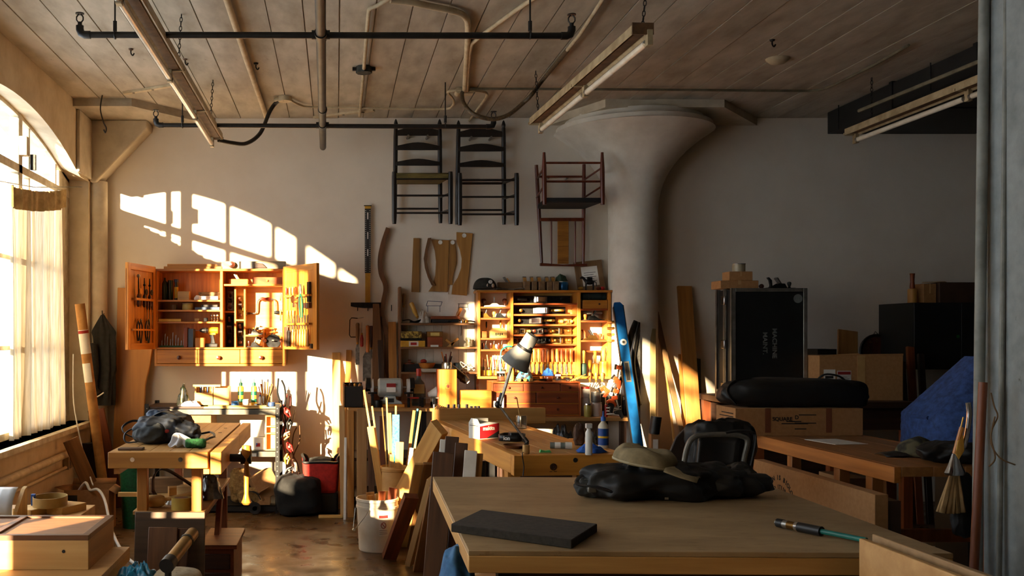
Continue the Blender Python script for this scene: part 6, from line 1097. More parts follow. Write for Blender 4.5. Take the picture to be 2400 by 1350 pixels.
# sockets on the bench end board
for i, px in enumerate((1018, 1046, 1058, 1068, 1084, 1093, 1101, 1108)): o = MB().lathe([(.007, 0), (.011, 0), (.011, .028 if i < 5 else .014), (.007, .028 if i < 5 else .014), (.007, 0)], 12).build('socket', CHROME); o.location = (Vector((.70+.36*(px-1015)/100, 7.10+.03*(px-1015)/100, .985))); tag(o, 'chrome socket standing on the bench end board, %s from the window side' % ORD[i], 'socket')
for i in range(8): o = MB().cyl((0, 0, 0), (.03, -.03, .03-.004*i), .004, n=6).build('dowel_peg', (PINE, MAPLE)[i % 2]('x')); o.location = (.705+.012*i, 7.05, .985); tag(o, 'little wooden peg in the heap on the bench end board, %s of eight' % ORD[i], 'peg')
# ---- bin of sticks and bucket
bn = thing('stick_bin', 'tan drum full of sticks behind the white bucket', 'drum', (.437, 7.42, 0)); MB().lathe([(0, 0), (.105, 0), (.108, .01), (.108, .515), (.104, .525), (.098, .525), (.098, .02), (0, .02)], 28).build('drum', mat('tan_drum', (206, 160, 92), (178, 130, 66), rough=.6, scale=5), bn); MB().lathe([(.1085, .488), (.112, .492), (.112, .508), (.1085, .512)], 28).build('rim_band', mat('tan_drum', (206, 160, 92)), bn)
BLT = mat('blue_pattern', (28, 116, 150), (60, 160, 190), scale=60, lo=.5, hi=.6)
SK = [((853, 914), .016, .016, 'PINE', 'long yellow square stick leaning farthest to the window', -.06, 0), ((872, 952), .014, .014, 'BEECH', 'thin orange stick beside the long yellow one', -.045, .01), ((868, 1000), .05, .012, 'PINE', 'broad pale slat leaning to the window side', -.055, -.05), ((896, 955), .010, .010, 'PINE', 'slim pale dowel leaning left of the tallest one', -.02, .02), ((906, 932), .013, .013, 'MAPLE', 'tallest pale dowel in the drum', -.015, -.02), ((912, 968), .04, .012, 'PINE', 'flat yellow slat with a slanted top', 0, .04), ((928, 951), .014, .014, 'BEECH', 'stick whose upper part is wrapped in blue patterned tape', .01, -.01), ((937, 1036), .06, .012, 'PINE', 'short broad pale slat at the front of the drum', .02, -.07), ((971, 962), .022, .02, 'OAK', 'brown strip leaning towards the table', .05, .02), ((979, 958), .012, .012, 'BLUE', 'thin blue taped rod leaning towards the table', .06, .05), ((986, 962), .016, .016, 'PINE', 'pale rod with a rounded top leaning towards the table', .065, -.02), ((965, 1050), .03, .01, 'WHITE', 'white strip leaning out of the drum', .06, -.055), ((1012, 985), .012, .012, 'CHERRY', 'thin red-brown rod leaning farthest to the table', .075, .03), ((918, 1065), .03, .012, 'MAPLE', 'short blunt stub at the drum front', -.005, -.08)]
for i, ((x, y), w_, t_, mt_, lb, bx0, by0) in enumerate(SK):
    b0 = Vector((.437+bx0*.9, 7.42+by0*.9, .022)); top = W(x, y, 7.42+by0*1.2); m_ = {'PINE': PINE('z'), 'BEECH': BEECH('z'), 'MAPLE': MAPLE('z'), 'OAK': OAK('z'), 'CHERRY': CHERRY('z'), 'BLUE': BLT, 'WHITE': WHITEP}[mt_]
    # keep the foot inside the drum along the line seen in the photo
    o = plank('stick', lb+' in the drum', b0, top, w_, t_, m_, 'stick', bev=.002)
    if i == 6: L_ = (top-b0).length; MB().bx(-.026, .026, -.008, .018, L_*.55, L_*.93).build('blue_wrap', BLT, o)
bk_ = thing('bucket', 'white plastic bucket with a red warning label on the concrete floor', 'bucket', (.290, 6.93, 0)); WB = mat('bucket_white', (224, 216, 200), (206, 196, 176), rough=.45, scale=6)
MB().lathe([(0, 0), (.125, 0), (.13, .006), (.144, .30), (.150, .30), (.150, .315), (.146, .318), (.146, .345), (.152, .35), (.152, .366), (.146, .37), (.142, .37), (.139, .345), (.126, .02), (0, .02)], 36).build('body', WB, bk_)
MB().tube(smooth_path([(-.15, 0, .30), (-.17, -.05, .22), (-.175, -.1, .14), (-.15, -.13, .12)], 5) if 0 else smooth_path([(-.06, -.14, .30), (-.10, -.16, .25), (-.16, -.14, .17), (-.17, -.06, .16), (-.155, .02, .29)], 5), .003, 6).build('wire_handle', STEEL, bk_); MB().cyl((-.165, -.145, .168), (-.172, -.09, .158), .009, n=8).build('grip', WHITEP, bk_)
lb_ = MB().grid(lambda u, v: (.1415*math.sin(.02+u*.5)*(1-.02*(1-v)), -.1415*math.cos(.02+u*.5)*(1-.02*(1-v)), .12+v*.15), 8, 2).build('warning_label', mat('label_white', (232, 226, 214)), bk_)
MB().grid(lambda u, v: (.1425*math.sin(.04+u*.46), -.1425*math.cos(.04+u*.46), .245+v*.02), 8, 1).build('red_header', REDINK, lb_)
MB().tube([(.1425*math.sin(.27+.12*math.cos(t*PI/10)), -.143*math.cos(.27+.12*math.cos(t*PI/10)), .195+.02*math.sin(t*PI/10)) for t in range(20)], .0022, 5, True).build('warning_ring', REDINK, lb_); MB().tube([(.1425*math.sin(.27-.085), -.143*math.cos(.27-.085), .209), (.1425*math.sin(.27+.085), -.143*math.cos(.27+.085), .181)], .0022, 5).build('warning_bar', REDINK, lb_)
for i in range(3): MB().grid(lambda u, v: (.1422*math.sin(.06+u*.42), -.1422*math.cos(.06+u*.42), .135+.012*i+v*.003), 8, 1).build('print_line', mat('grey_ink', (120, 110, 104)), lb_)
for i, (a, rr, h_, mm) in enumerate(((.4, .06, .06, PINE('z')), (1.4, .09, .03, HND2), (2.6, .05, .05, BEECH('z')), (4.0, .07, .04, OAK('z')), (5.2, .06, .07, CHERRYO('z')), (6.0, .1, .09, CHERRY('z')))): plank('wood_scrap', 'wood scrap sticking out of the white bucket, %s of six' % ORD[i], (.29+rr*.5*math.cos(a), 6.93+rr*.5*math.sin(a), .02), (.29+rr*1.15*math.cos(a), 6.93+rr*1.15*math.sin(a), .35+h_), .04+.01*(i % 3), .015, mm, 'scrap')
# ---- boards standing at the counter and against the table
BS = [((822, 1190, 8.15), (822, 962, 8.28), .055, .02, OAK('z'), 'tawny narrow board standing at the counter end post'), ((848, 1185, 8.1), (848, 958, 8.27), .085, .02, wood('tan_board', (178, 136, 86), (150, 108, 62), 'z'), 'tan wide board standing before the plank counter'), ((805, 1195, 8.15), (801, 950, 8.45), .05, .03, wood('pale_tan', (196, 158, 104), (170, 128, 78), 'z'), 'pale panel edge at the counter corner'), ((808, 1190, 8.05), (810, 1025, 8.25), .022, .012, WHITEP, 'thin white strip standing at the counter corner'), ((872, 1180, 8.1), (868, 985, 8.27), .05, .02, WALNUT('z'), 'walnut strip standing before the counter shelf'), ((898, 1180, 8.1), (896, 975, 8.27), .05, .02, wood('red_board', (110, 56, 30), (74, 34, 18), 'z'), 'dark red strip standing before the counter shelf')]
for b, t, w_, th_, m_, lb in BS: p = W(*b); p.z = 0; plank('standing_board', lb, p, W(*t), w_, th_, m_)
plank('leaning_board', 'yellow plank leaning on the wall between the red bag and the counter', (.0, 8.55, 0), W(788, 826, 8.93), .075, .02, PINE('z')); plank('leaning_board', 'second shorter plank leaning beside the yellow one', (.06, 8.5, 0), W(818, 820, 8.93), .05, .02, OAK('z'))
LB = [((883, 1270, 7.25), (1022, 1003, 6.5), .13, .06, wood('pale_timber', (212, 162, 92), (178, 128, 64), 'z'), 'thick pale timber leaning across above the bucket', (-.75, -1, .2)),
 ((913, 1302, 6.60), (966, 1168, 6.30), .095, .05, wood('cherry_board', (124, 62, 32), (78, 36, 18), 'z'), 'short dark cherry block leaning beside the bucket', (.25, -1, .2)),
 ((945, 1300, 7.0), (982, 1089, 6.5), .06, .02, MAPLE('z'), 'pale maple board behind the cherry block', (.1, -1, .2)),
 ((968, 1300, 7.0), (1005, 1089, 6.5), .07, .025, wood('brown_strip', (128, 88, 46), (96, 62, 30), 'z'), 'brown board beside the pale maple one', (.1, -1, .2)),
 ((954, 1328, 6.42), (1006, 1127, 6.0), .04, .05, wood('pale_tan', (196, 158, 104), (170, 128, 78), 'z'), 'slim tan plank leaning at the table corner', (-.5, -1, .2)),
 ((984, 1345, 6.25), (1024, 1145, 5.8), .085, .03, wood('mid_walnut', (140, 96, 56), (100, 64, 36), 'z'), 'wide walnut plank leaning at the table corner', (.1, -1, .2)),
 ((1008, 1355, 6.05), (1036, 1170, 5.6), .085, .025, wood('red_board', (110, 56, 30), (74, 34, 18), 'z'), 'dark red plank closest to the table leg', (.1, -1, .2)),
 ((1022, 1400, 5.55), (1036, 1270, 5.3), .03, .02, PINE('z'), 'pale plank foot beside the table leg', (-.2, -1, .2))]
for b, t, w_, th_, m_, lb, fc_ in LB: p = W(*b); p.z = 0; plank('leaning_board', lb, p, W(*t), w_, th_, m_, face=fc_)
GB_ = [(1040, 1060, 4.62, .10, .03, WALNUT('z'), 'brown walnut stub behind the table edge, nearest the leaning timbers', 2), (1060, 1023, 4.75, .065, .03, wood('dark_end', (84, 54, 32), (58, 36, 22), 'z'), 'dark-ended board standing behind the table edge', 4), (1082, 1038, 4.70, .06, .03, WALNUT('z'), 'walnut board between the dark-ended and white boards', 6), (1104, 1056, 4.62, .06, .006, PAPER, 'white laminate board standing behind the table edge', 8), (1120, 1062, 4.64, .05, .03, OAK('z'), 'oak board behind the white laminate one', 8), (1040, 1030, 4.85, .035, .006, PAPER, 'small white card standing among the boards', 3)]
for x, y, d, w_, th_, m_, lb, a in GB_:
    p = W(x, y, d); plank('standing_board', lb, (p.x-.09, d-.12, 0), p, w_, th_, m_, face=(-.15, -1, .1))
for i in range(4): o = MB().cyl((0, 0, 0), (.42, -.62, 0), .014, n=10).build('pipe_length', (WHITEP, STEEL, mat('grey_pvc', (140, 140, 134)), WHITEP)[i]); o.location = (.78+.035*i, 5.45, .62+.012*i); tag(o, 'pipe length lying on the rail under the beech bench, %s from the boards' % ORD[i], 'pipe')
# ---- desk lamp
DL = 5.07; base = H(1233, 1064, .9); dlp = thing('desk_lamp', 'grey articulated desk lamp clamped on the beech workbench', 'lamp', base); lp = lambda x, y, d=DL: W(x, y, d)-base
MB().lathe([(.016, 0), (.018, .004), (.018, .046), (.0, .048)], 16).build('wooden_peg', MAPLE('z'), dlp); GRM = mat('lamp_grey', (150, 150, 146), (128, 128, 124), rough=.4)
e1 = lp(1168, 948, 5.12); e0 = lp(1236, 1038); hd = lp(1209, 826, 5.1)
MB().cyl((0, 0, .046), e0, .010, n=10).build('socket', BLACKPL, dlp)
for s in (-1, 1): MB().cyl(e0+Vector((0, s*.012, 0)), e1+Vector((0, s*.012, 0)), .005, n=8).build('lower_arm', STEEL, dlp); MB().cyl(e1+Vector((.008, s*.012, .0)), hd+Vector((0, s*.012, 0)), .0065, n=8).build('upper_arm', STEEL, dlp)
MB().ball(e1, .02, 12).build('elbow', BLACKPL, dlp); MB().cyl(e1, e1+(hd-e1)*.22, .011, n=10).build('elbow_sleeve', BLACKPL, dlp); MB().cyl(e0, e0+(e1-e0)*.12, .013, n=10).build('lower_joint', BLACKPL, dlp)
ax0, ax1 = lp(1249, 786, 5.06), lp(1214, 842, 5.10); fr_m = frame(ax0, ax1, (0, -1, .3)); Lh = (ax1-ax0).length
shd = MB().lathe([(0, 0), (.034, 0), (.036, .004), (.037, .065), (.040, .075), (.062, Lh*.85), (.078, Lh+.035), (.075, Lh+.035), (.058, Lh*.85), (.035, .078), (.032, .01)], 28, fr_m).build('shade', GRM, dlp)
for i in range(10): a = i*PI/5; MB().cyl(fr_m @ Vector((.026*math.cos(a), .026*math.sin(a), -.001)), fr_m @ Vector((.026*math.cos(a), .026*math.sin(a), .002)), .006, n=8).build('vent_hole', INK, shd)
MB().lathe([(.041, .07), (.044, .072), (.044, .084), (.041, .086)], 24, fr_m).build('shade_collar', BLACKPL, shd); MB().cyl(hd, fr_m @ Vector((-.03, -.03, .06)), .010, n=10).build('head_joint', BLACKPL, dlp); MB().ball(fr_m @ Vector((0, 0, Lh*.75)), .026, 12).build('bulb', mat('bulb_glass', (235, 232, 224), rough=.2), shd)
cord('cable', 'thin lamp cord hanging down the bench end cap', 'cable', [H(1226, 1058, .905), W(1224, 1064, 4.95), W(1226, 1078, 4.94), W(1228, 1095, 4.94), W(1226, 1115, 4.94)], .003, BLACKPL, 5, 4)
# ---- things on the beech bench
Z9 = .9
mk = thing('tool_carton', 'small white and red power-tool carton with an open lid', 'box', T(*H(1124, 1030, Z9)) @ RZ(32)); MKR = mat('makita_red', (172, 28, 34), (150, 22, 28), rough=.5)
MB().bx(0, .15, 0, .10, 0, .09).build('body', PAPER, mk, bevel=.002); MB().prism([(.001, .004), (.15, .004), (.15, .09), (.001, .075)], -.0012, 0).build('red_front', MKR, mk); MB().prism([(.05, .004), (.15, .004), (.15, .045)], -.0018, -.001).build('black_corner', INK, mk); lettering('makita', .034, T(.07, -.002, .062), PAPER, mk)
MB().bx(-.001, .0, .01, .09, .076, .079).build('slit', INK, mk); MB().prism([(0, .09), (.1, .09), (.075, .12), (.02, .118)], -.001, .001, 'x').build('flap', PAPER, mk); MB().prism([(.04, .09), (.15, .09), (.15, .112), (.05, .118)], .098, .1).build('flap', PAPER, mk)
hbt = thing('headband', 'black elastic headlamp band reading ion on the bench', 'strap', H(1200, 1032, Z9)); MB().grid(lambda u, v: (.075*math.cos(u*2*PI)+.012*math.sin(u*6*PI), .09*math.sin(u*2*PI), .002+v*.035), 40, 1, True).build('band', BLACKPL, hbt, solid=.004, sharp=180); MB().bx(-.02, .045, -.06, .02, 0, .05).build('lamp_body', BLACKPL, hbt, bevel=.006); lettering('ion', .032, T(-.045, -.081, .02) @ RZ(-32), PAPER, hbt, depth=.0008)
o = MB().lathe([(0, 0), (.045, 0), (.06, .018), (.057, .018), (.042, .004), (0, .004)], 20, Matrix.Diagonal((1, 1.3, 1, 1))).build('leather_dish', mat('leather', (124, 70, 34), (92, 48, 22), rough=.5)); o.location = H(1205, 1050, Z9); tag(o, 'brown leather dish under the lamp arm', 'dish')
pcup = jar('clear cup holding a thin stick on the bench', T(*H(1222, 1004, Z9)), .036, .085, CLEARPL, None, 'plastic_cup', cat='cup'); MB().cyl((0, 0, .01), (-.03, 0, .2), .004, n=6).build('stirring_stick', MAPLE('z'), pcup)
sq_ = bottle('white squeeze bottle standing at the bench front edge', T(*H(1380, 1066, Z9)), .018, .15, WHITEP, None, .55, shoulder=.72); MB().bx(-.016, .016, -.012, .012, .135, .16).build('spray_head', WHITEP, sq_, bevel=.003)
gl_ = bottle('large glue bottle with a blue label and blue cap on the bench', T(*H(1414, 1050, Z9)), .028, .17, mat('glue_white', (206, 198, 180), (190, 180, 160), rough=.4), BLUEP, .4, mat('blue_label', (24, 74, 150), (18, 56, 120), rough=.4)); MB().lathe([(.0284, .055), (.0284, .066)], 18).build('gold_band', YELLOWP, gl_); MB().lathe([(.006, .17), (.003, .2), (0, .201)], 8).build('nozzle', BLUEP, gl_)
rag('blue_cloth', 'crumpled bright blue cloth behind the squeeze bottle', T(*H(1385, 1060, Z9)), .17, .12, .04, mat('royal_blue_cloth', (40, 100, 190), (24, 70, 150), rough=.9), 31)
tu = thing('caulk_tube', 'grey and white tube lying on the bench', 'tube', T(*H(1316, 1052, Z9)) @ RZ(-12)); MB().cyl((-.06, 0, .018), (.02, 0, .018), .017, n=14).build('body', mat('grey_tube', (110, 118, 110)), tu); MB().cyl((.02, 0, .018), (.055, 0, .018), .019, n=14).build('cap', WHITEP, tu); MB().cyl((-.035, 0, .018), (-.005, 0, .018), .0175, n=14).build('paper_band', PAPER, tu)
o = MB().prism([(-.03, 0), (.03, 0), (.022, .012), (0, .008), (-.026, .014)], -.012, .012).build('green_clip', mat('neon_green', (90, 200, 120), (70, 170, 100))); o.location = H(1278, 1060, Z9); tag(o, 'small bright green clip on the bench edge', 'clip')
lump(ell(.03, .03, .06, .8), 'rubber_glove', mat('brown_leather', (90, 58, 36), (60, 38, 24), rough=.8), None, M=T(*(H(1362, 1046, Z9)+Vector((0, .05, .06)))), seed=3, amp=.3, fr=20); tag(bpy.data.objects['rubber_glove'], 'brown leather glove propped behind the squeeze bottle', 'glove')
# ---- chest top
ZK = 1.115; KX = lambda px, d=8.55: (px-788)/FPX*d
jar('glass jar with a pale pink lid on the drawer chest', T(KX(1176), 8.58, ZK), .04, .07, JARGLASS, mat('pale_pink', (226, 200, 180)), fill=(mat('rust_fill', (170, 110, 70)), .6)); 
rag('patterned_bag', 'black and turquoise patterned bag on the drawer chest', T(KX(1232), 8.58, ZK), .15, .12, .12, mat('checked_bag', (40, 40, 44), (60, 150, 160), scale=40, detail=0, lo=.48, hi=.52, rough=.6), 41, 'bag')
jar('amber jar under the blue rag on the drawer chest', T(KX(1287), 8.58, ZK), .038, .045, mat('amber', (150, 66, 28), (120, 48, 20), rough=.2), None); rag('blue_rag', 'blue rag tied over the amber jar', T(KX(1287), 8.58, ZK+.045), .11, .1, .06, mat('royal_blue_cloth', (40, 100, 190)), 43)
jar('small jar with a white lid on the drawer chest', T(KX(1308), 8.55, ZK), .026, .045, JARGLASS, WHITEP); jar('plain drinking glass at the end of the drawer chest', T(KX(1332), 8.57, ZK), .022, .08, JARGLASS, None, 'glass'); jar('second thin glass vial at the end of the drawer chest', T(KX(1345), 8.58, ZK), .012, .09, JARGLASS, None, 'vial')
chisel('black-handled brush lying on the drawer chest', T(KX(1262), 8.54, ZK+.012) @ RZ(10) @ RY(90), .07, .06, .02, BLACKPL, 'brush', hr=.010)
for i in range(4): plank('kindling_stick', 'thin pine stick in the bundle at the chest end, %s of four' % ORD[i], (KX(1335)+.02*i, 8.52, ZK+.006*i), (KX(1352)+.03*i, 8.60, ZK+.03+.01*i), .008, .008, PINE('z'), 'stick')
jar('turned wooden pot on the drawer chest', T(KX(1200), 8.62, ZK), .03, .1, HND2, None, 'pot'); 
for i in range(3): o = MB().cyl((0, 0, .014), (.0, -.03, .014), .014, n=12).build('toy_wheel', BEECH('y')); o.location = (KX(1214+14*i), 8.51, ZK); tag(o, 'little wooden wheel before the patterned bag, %s from the window side' % ORD[i], 'wheel')
# ---- lower counter: cans, jars, clamps
ZQ = .815; 
jar('yellowish jar at the front of the lower counter', T(KX(1370), 8.44, ZQ), .032, .1, mat('olive_jar', (160, 146, 70), (130, 116, 50), rough=.3), CHROME); big = jar('white paint can beside the yellowish jar', T(KX(1393), 8.5, ZQ), .05, .115, mat('can_white', (206, 200, 190), (180, 172, 160)), STEEL, 'paint_can', lh=.006, cat='can')
jar('grey paint can stacked on the white one', T(KX(1393), 8.5, ZQ+.122), .042, .085, GRY, STEEL, 'paint_can', lh=.006, cat='can'); jar('white tub with a red lid stacked behind the yellowish jar', T(KX(1373), 8.56, ZQ+.16), .04, .075, WHITEP, RED, 'tub'); jar('clear tub under the red-lidded one', T(KX(1373), 8.56, ZQ), .042, .16, mat('pale_tub', (180, 174, 166)), None, 'tub'); jar('small red bottle on the lower counter', T(KX(1411), 8.42, ZQ), .013, .09, RED, RED, 'small_bottle', cat='bottle')
cord('cable', 'coil of white wire at the end of the lower counter', 'cable', [(KX(1427)+.06*math.cos(t*.7), 8.40+.03*math.sin(t*.7), ZQ+.012+.003*t) for t in range(28)], .005, WHITEP, 6, 3)
ORG = mat('orange_plastic', (206, 84, 30), (170, 60, 20), rough=.45)
for i, (x, y, a) in enumerate(((1425, 925, -30), (1440, 935, 20), (1452, 880, 8), (1448, 950, -15), (1434, 905, 40))):
    q = thing('ratchet_clamp', 'orange and black ratchet clamp hung under the level, %s of five' % ORD[i], 'clamp', T(*W(x, y, 8.35)) @ RY(a)); MB().cyl((0, 0, -.12), (0, 0, .12), .008, n=8).build('bar', STEEL, q); MB().bx(-.04, .014, -.014, .014, .05, .085).build('fixed_jaw', ORG, q, bevel=.005); MB().prism([(-.04, -.04), (.016, -.04), (.022, -.11), (-.004, -.12), (-.01, -.075), (-.045, -.065)], -.015, .015).build('trigger_grip', ORG if i % 2 == 0 else BLACKPL, q, bevel=.004); MB().bx(-.05, -.036, -.012, .012, .045, .09).build('pad', BLACKPL, q)
for i in range(4): jar('dark spray can, %s in the row behind the clamps' % ORD[i], T(KX(1415)+.07*i-.0, 8.62, ZQ), .03, .17-.02*(i % 2), IRON if i % 2 else mat('dark_can', (50, 46, 44)), BLACKPL, 'spray_can', cat='can')
for i, (x, sx, sz) in enumerate(((1.6, .3, .32), (1.95, .34, .38), (2.25, .26, .36))): rag('plastic_bag', ('crumpled translucent bag, first under the lower counter', 'large grey crinkled bag in the middle under the lower counter', 'crumpled bag at the dark end under the lower counter')[i], T(x, 8.55, .325), sx, .3, sz, mat('grey_film', (110, 112, 112)), 50+i, 'bag', n=26)
block('flat_carton', 'small pale carton under the lower counter', T(1.78, 8.42, .325), .16, .1, .22, mat('white_card', (196, 190, 180)), 'box'); o = MB().ball((0, 0, .03), .03, 12).build('blue_ball', BLUEP); o.location = (1.47, 8.4, .325+.28); o.location.z = .325; tag(o, 'small blue ball under the lower counter', 'ball')
# ================================================================ level, boards by the column, cases and cartons in the shade
p1 = W(1448, 708, 8.5); p0 = W(1520, 1222, 8.0); p0.z = 0
lvl = thing('spirit_level', 'long bright blue spirit level leaning against the mushroom column', 'level', frame(p0, p1)); LL = (p1-p0).length; LBM = mat('level_blue', (12, 92, 156), (8, 72, 128), rough=.35)
MB().prism([(-.045, 0), (.045, 0), (.045, LL-.03), (.02, LL), (-.03, LL), (-.045, LL-.05)], 0, .026).build('beam', LBM, lvl, bevel=.003); MB().bx(-.046, -.040, -.003, .029, 0, LL-.04).build('black_edge', BLACKPL, lvl); MB().bx(.040, .046, -.003, .029, 0, LL-.03).build('black_edge', BLACKPL, lvl)
MB().cyl((.0, -.002, LL-.36), (0, .003, LL-.36), .028, n=20).build('round_vial', WHITEP, lvl); MB().cyl((.0, -.003, LL-.36), (0, .0, LL-.36), .012, n=14).build('vial_glass', GRY, lvl)
for z in (LL-.62, .55): MB().bx(-.022, .022, -.002, .003, z-.09, z+.09).build('handle_rim', GRY, lvl); MB().bx(-.014, .014, -.003, .003, z-.075, z+.075).build('handle_slot', INK, lvl)
st_ = thing('steel_ruler', 'long steel straightedge hanging on the column', 'ruler', T(*W(1495, 992, 8.54))); MB().bx(-.022, .022, 0, .004, 0, S(235, 8.54)).build('blade', STEEL, st_); MB().cyl((0, -.001, S(225, 8.54)), (0, .002, S(225, 8.54)), .008, n=10).build('hang_hole', INK, st_)
GLV = mat('dark_leather', (58, 50, 38), (34, 30, 24), rough=.8, scale=16)
for i, (pp, lb, r_) in enumerate((([(1490, 752), (1478, 790), (1462, 850), (1448, 905), (1440, 945)], 'dark leather apron hanging behind the level', .05), ([(1498, 755), (1490, 800), (1484, 850), (1492, 905), (1500, 950)], 'black coiled strap hanging beside the straightedge', .03))):
    pts_ = smooth_path([W(x, y, 8.5) for x, y in pp], 4); o0 = pts_[0].copy(); o = MB().tube([p-o0 for p in pts_], [r_*(.35+.65*math.sin(min(1, i_/len(pts_)*1.2+.15)*PI*.7)) for i_ in range(len(pts_))], 10, flat=.45).build('apron' if i == 0 else 'strap_bundle', GLV if i == 0 else BLACKPL, sharp=180); o.location = o0; tag(o, lb, 'apron' if i == 0 else 'strap')
RBD = [((1640, 1205, 8.45), (1605, 670, 8.9), .13, .03, wood('amber_plank', (188, 128, 62), (146, 92, 40), 'z'), 'tall amber plank leaning on the wall beside the column'), ((1618, 1200, 8.4), (1597, 830, 8.88), .05, .02, OAK('z'), 'shorter strip tucked beside the tall amber plank'), ((1640, 1215, 8.3), (1538, 730, 8.9), .045, .03, wood('grey_tan', (150, 116, 78), (120, 88, 56), 'z'), 'thin plank leaning slantwise from the column'), ((1600, 1215, 8.3), (1556, 820, 8.9), .018, .012, PINE('z'), 'thin pale batten beside the slanting plank'), ((1530, 1210, 8.4), (1531, 770, 8.62), .05, .015, wood('olive_board', (140, 118, 76), (112, 92, 56), 'z'), 'olive board standing against the column side'), ((1643, 1205, 8.5), (1636, 840, 8.9), .05, .02, mat('green_board', (70, 84, 50), (50, 62, 36)), 'green-edged board behind the tall amber plank')]
for b, t, w_, th_, m_, lb in RBD: p = W(*b); p.z = 0; plank('leaning_board', lb, p, W(*t), w_, th_, m_)
bt = thing('map_tube', 'tan box with a black cap standing at the foot of the column', 'tube', (KX(1533, 7.9), 7.9, 0)); MB().bx(-.035, .035, -.035, .035, 0, .72).build('body', CARD, bt, bevel=.004); MB().cyl((0, 0, .72), (.02, 0, .86), .042, n=16).build('cap', BLACKPL, bt); MB().bx(-.02, .02, -.037, -.035, .6, .68).build('paper_label', PAPER, bt)
# ---- flight case
fx0, fz0 = 3.185, 1.0; fcs = thing('flight_case', 'black flight case with aluminium edges stencilled MACHINE MAINT', 'case', (fx0, 7.9, fz0)); FW, FH, FD = .61, .895, .34; ALU = mat('aluminium', (150, 146, 136), (116, 112, 102), rough=.4, metal=.7); FPN = mat('case_laminate', (22, 25, 26), (15, 17, 18), rough=.5)
MB().bx(.01, FW-.01, .006, FD, .01, FH-.01).build('body', FPN, fcs)
for x in (0, FW-.032): MB().bx(x, x+.032, 0, .03, 0, FH).build('edge', ALU, fcs, bevel=.003); MB().bx(x if x else -.0, x+.032, FD-.03, FD, 0, FH).build('edge', ALU, fcs)
for z in (0, FH-.03): MB().bx(.032, FW-.032, 0, .03, z, z+.03).build('edge', ALU, fcs, bevel=.003)
for y0, y1 in ((.0, .028), (.12, .14), (.15, .17), (FD-.03, FD)): MB().bx(-.004, .006, y0, y1, 0, FH).build('side_extrusion', ALU, fcs)
for z in (.09, .44, .8): lt_ = MB().bx(-.02, -.002, .11, .18, z-.035, z+.035).build('latch', CHROME, fcs, bevel=.004)
MB().bx(-.07, -.0, .12, .15, .055, .075).build('open_latch_tab', STEEL, fcs)
for x in (.05, FW-.055): 
    for z in (.2, .68): MB().cyl((x, -.002, z), (x, .008, z), .005, n=8).build('rivet', CHROME, fcs)
WST = mat('faded_stencil', (120, 122, 118), (90, 92, 88), rough=.8)
lettering('MACHINE', .05, T(.345, .004, .45) @ RY(90), WST, fcs, font_w=1.1); lettering('MAINT.', .05, T(.268, .004, .45) @ RY(90), WST, fcs, font_w=1.1)
MB().lathe([(.034, 0), (.036, 0), (.036, .001), (.034, .001)], 24, T(.535, .006, .81) @ RX(90)).build('round_logo', WST, fcs); MB().tube([(.522, .004, .79), (.535, .004, .825), (.55, .004, .80)], .0015, 5).build('logo_stroke', WST, fcs)
FT = fz0+FH
cbox('carton', 'flat brown carton on top of the flight case', T(fx0-.06, 7.98, FT), .31, .2, .065); cbox('carton', 'smaller carton stacked on the flat one above the flight case', T(fx0+.02, 8.0, FT+.065), .19, .15, .075)
tr_ = thing('tape_roll', 'pale roll of tape on the topmost carton of the flight case', 'tape', (fx0+.125, 8.07, FT+.14)); MB().lathe([(.03, 0), (.052, 0), (.052, .06), (.03, .06), (.03, 0)], 24).build('tape', mat('masking_grey', (170, 160, 132), (150, 138, 110), rough=.4), tr_); MB().lathe([(.0, .055), (.052, .06), (.054, .068), (0, .07)], 24).build('lid', STEEL, tr_)
handplane('black bench plane resting on top of the flight case', T(fx0+.45, 8.05, FT) @ RZ(180), .24, .06, None, wm=BLACKPL)
o = MB().ball((0, 0, .02), .02, 12).build('wooden_ball', HND3); o.location = (fx0+.29, 8.02, FT); tag(o, 'small wooden knob beside the plane on the flight case', 'knob')
# ---- big carton, board and plate on the dark bench
bc_ = cbox('carton', 'large shipping carton with two white labels on the dark bench', T(3.8, 7.72, 1.0), .66, .45, .355, open_=False, tape=False)
MB().bx(.30, .36, -.002, 0, 0, .355).build('tape', TAPE, bc_); MB().bx(.035, .125, -.003, -.0005, .1, .245).build('shipping_label', PAPER, bc_); MB().bx(.045, .11, -.004, -.003, .115, .15).build('barcode', INK, bc_); MB().bx(.045, .11, -.004, -.003, .175, .195).build('barcode', INK, bc_); MB().bx(.14, .25, -.003, -.0005, .13, .235).build('pouch_label', mat('pouch', (190, 184, 176)), bc_); MB().bx(.145, .245, -.004, -.003, .205, .228).build('pouch_header', REDINK, bc_)
for i in range(4): MB().bx(.15, .235-.015*(i % 2), -.004, -.003, .142+.014*i, .145+.014*i).build('print_line', INK, bc_)
MB().prism([(0, .355), (.3, .375), (.32, .365), (.66, .37), (.66, .355)], -.003, .0).build('torn_flap', CARD, bc_)
plank('panel_board', 'square tan board standing behind the large carton', Vector((W(1988, 860, 8.3).x, 8.3, 1.0)), W(1988, 774, 8.45), .17, .02, wood('tan_board', (178, 136, 86), (150, 108, 62), 'z')); 
rp2 = thing('carved_plate', 'round dark plate with a star pattern hung behind the large carton', 'plate', T(*W(2053, 822, 8.93))); MB().lathe([(0, 0), (.13, 0), (.135, .008), (.15, .016), (.153, .012), (.153, 0)], 32, RX(90)).build('disc', mat('dark_slate', (40, 38, 34), (26, 25, 23), rough=.5), rp2); MB().lathe([(.12, .0), (.125, .0), (.125, .012), (.12, .012)], 32, RX(90)).build('ring', HND3, rp2)
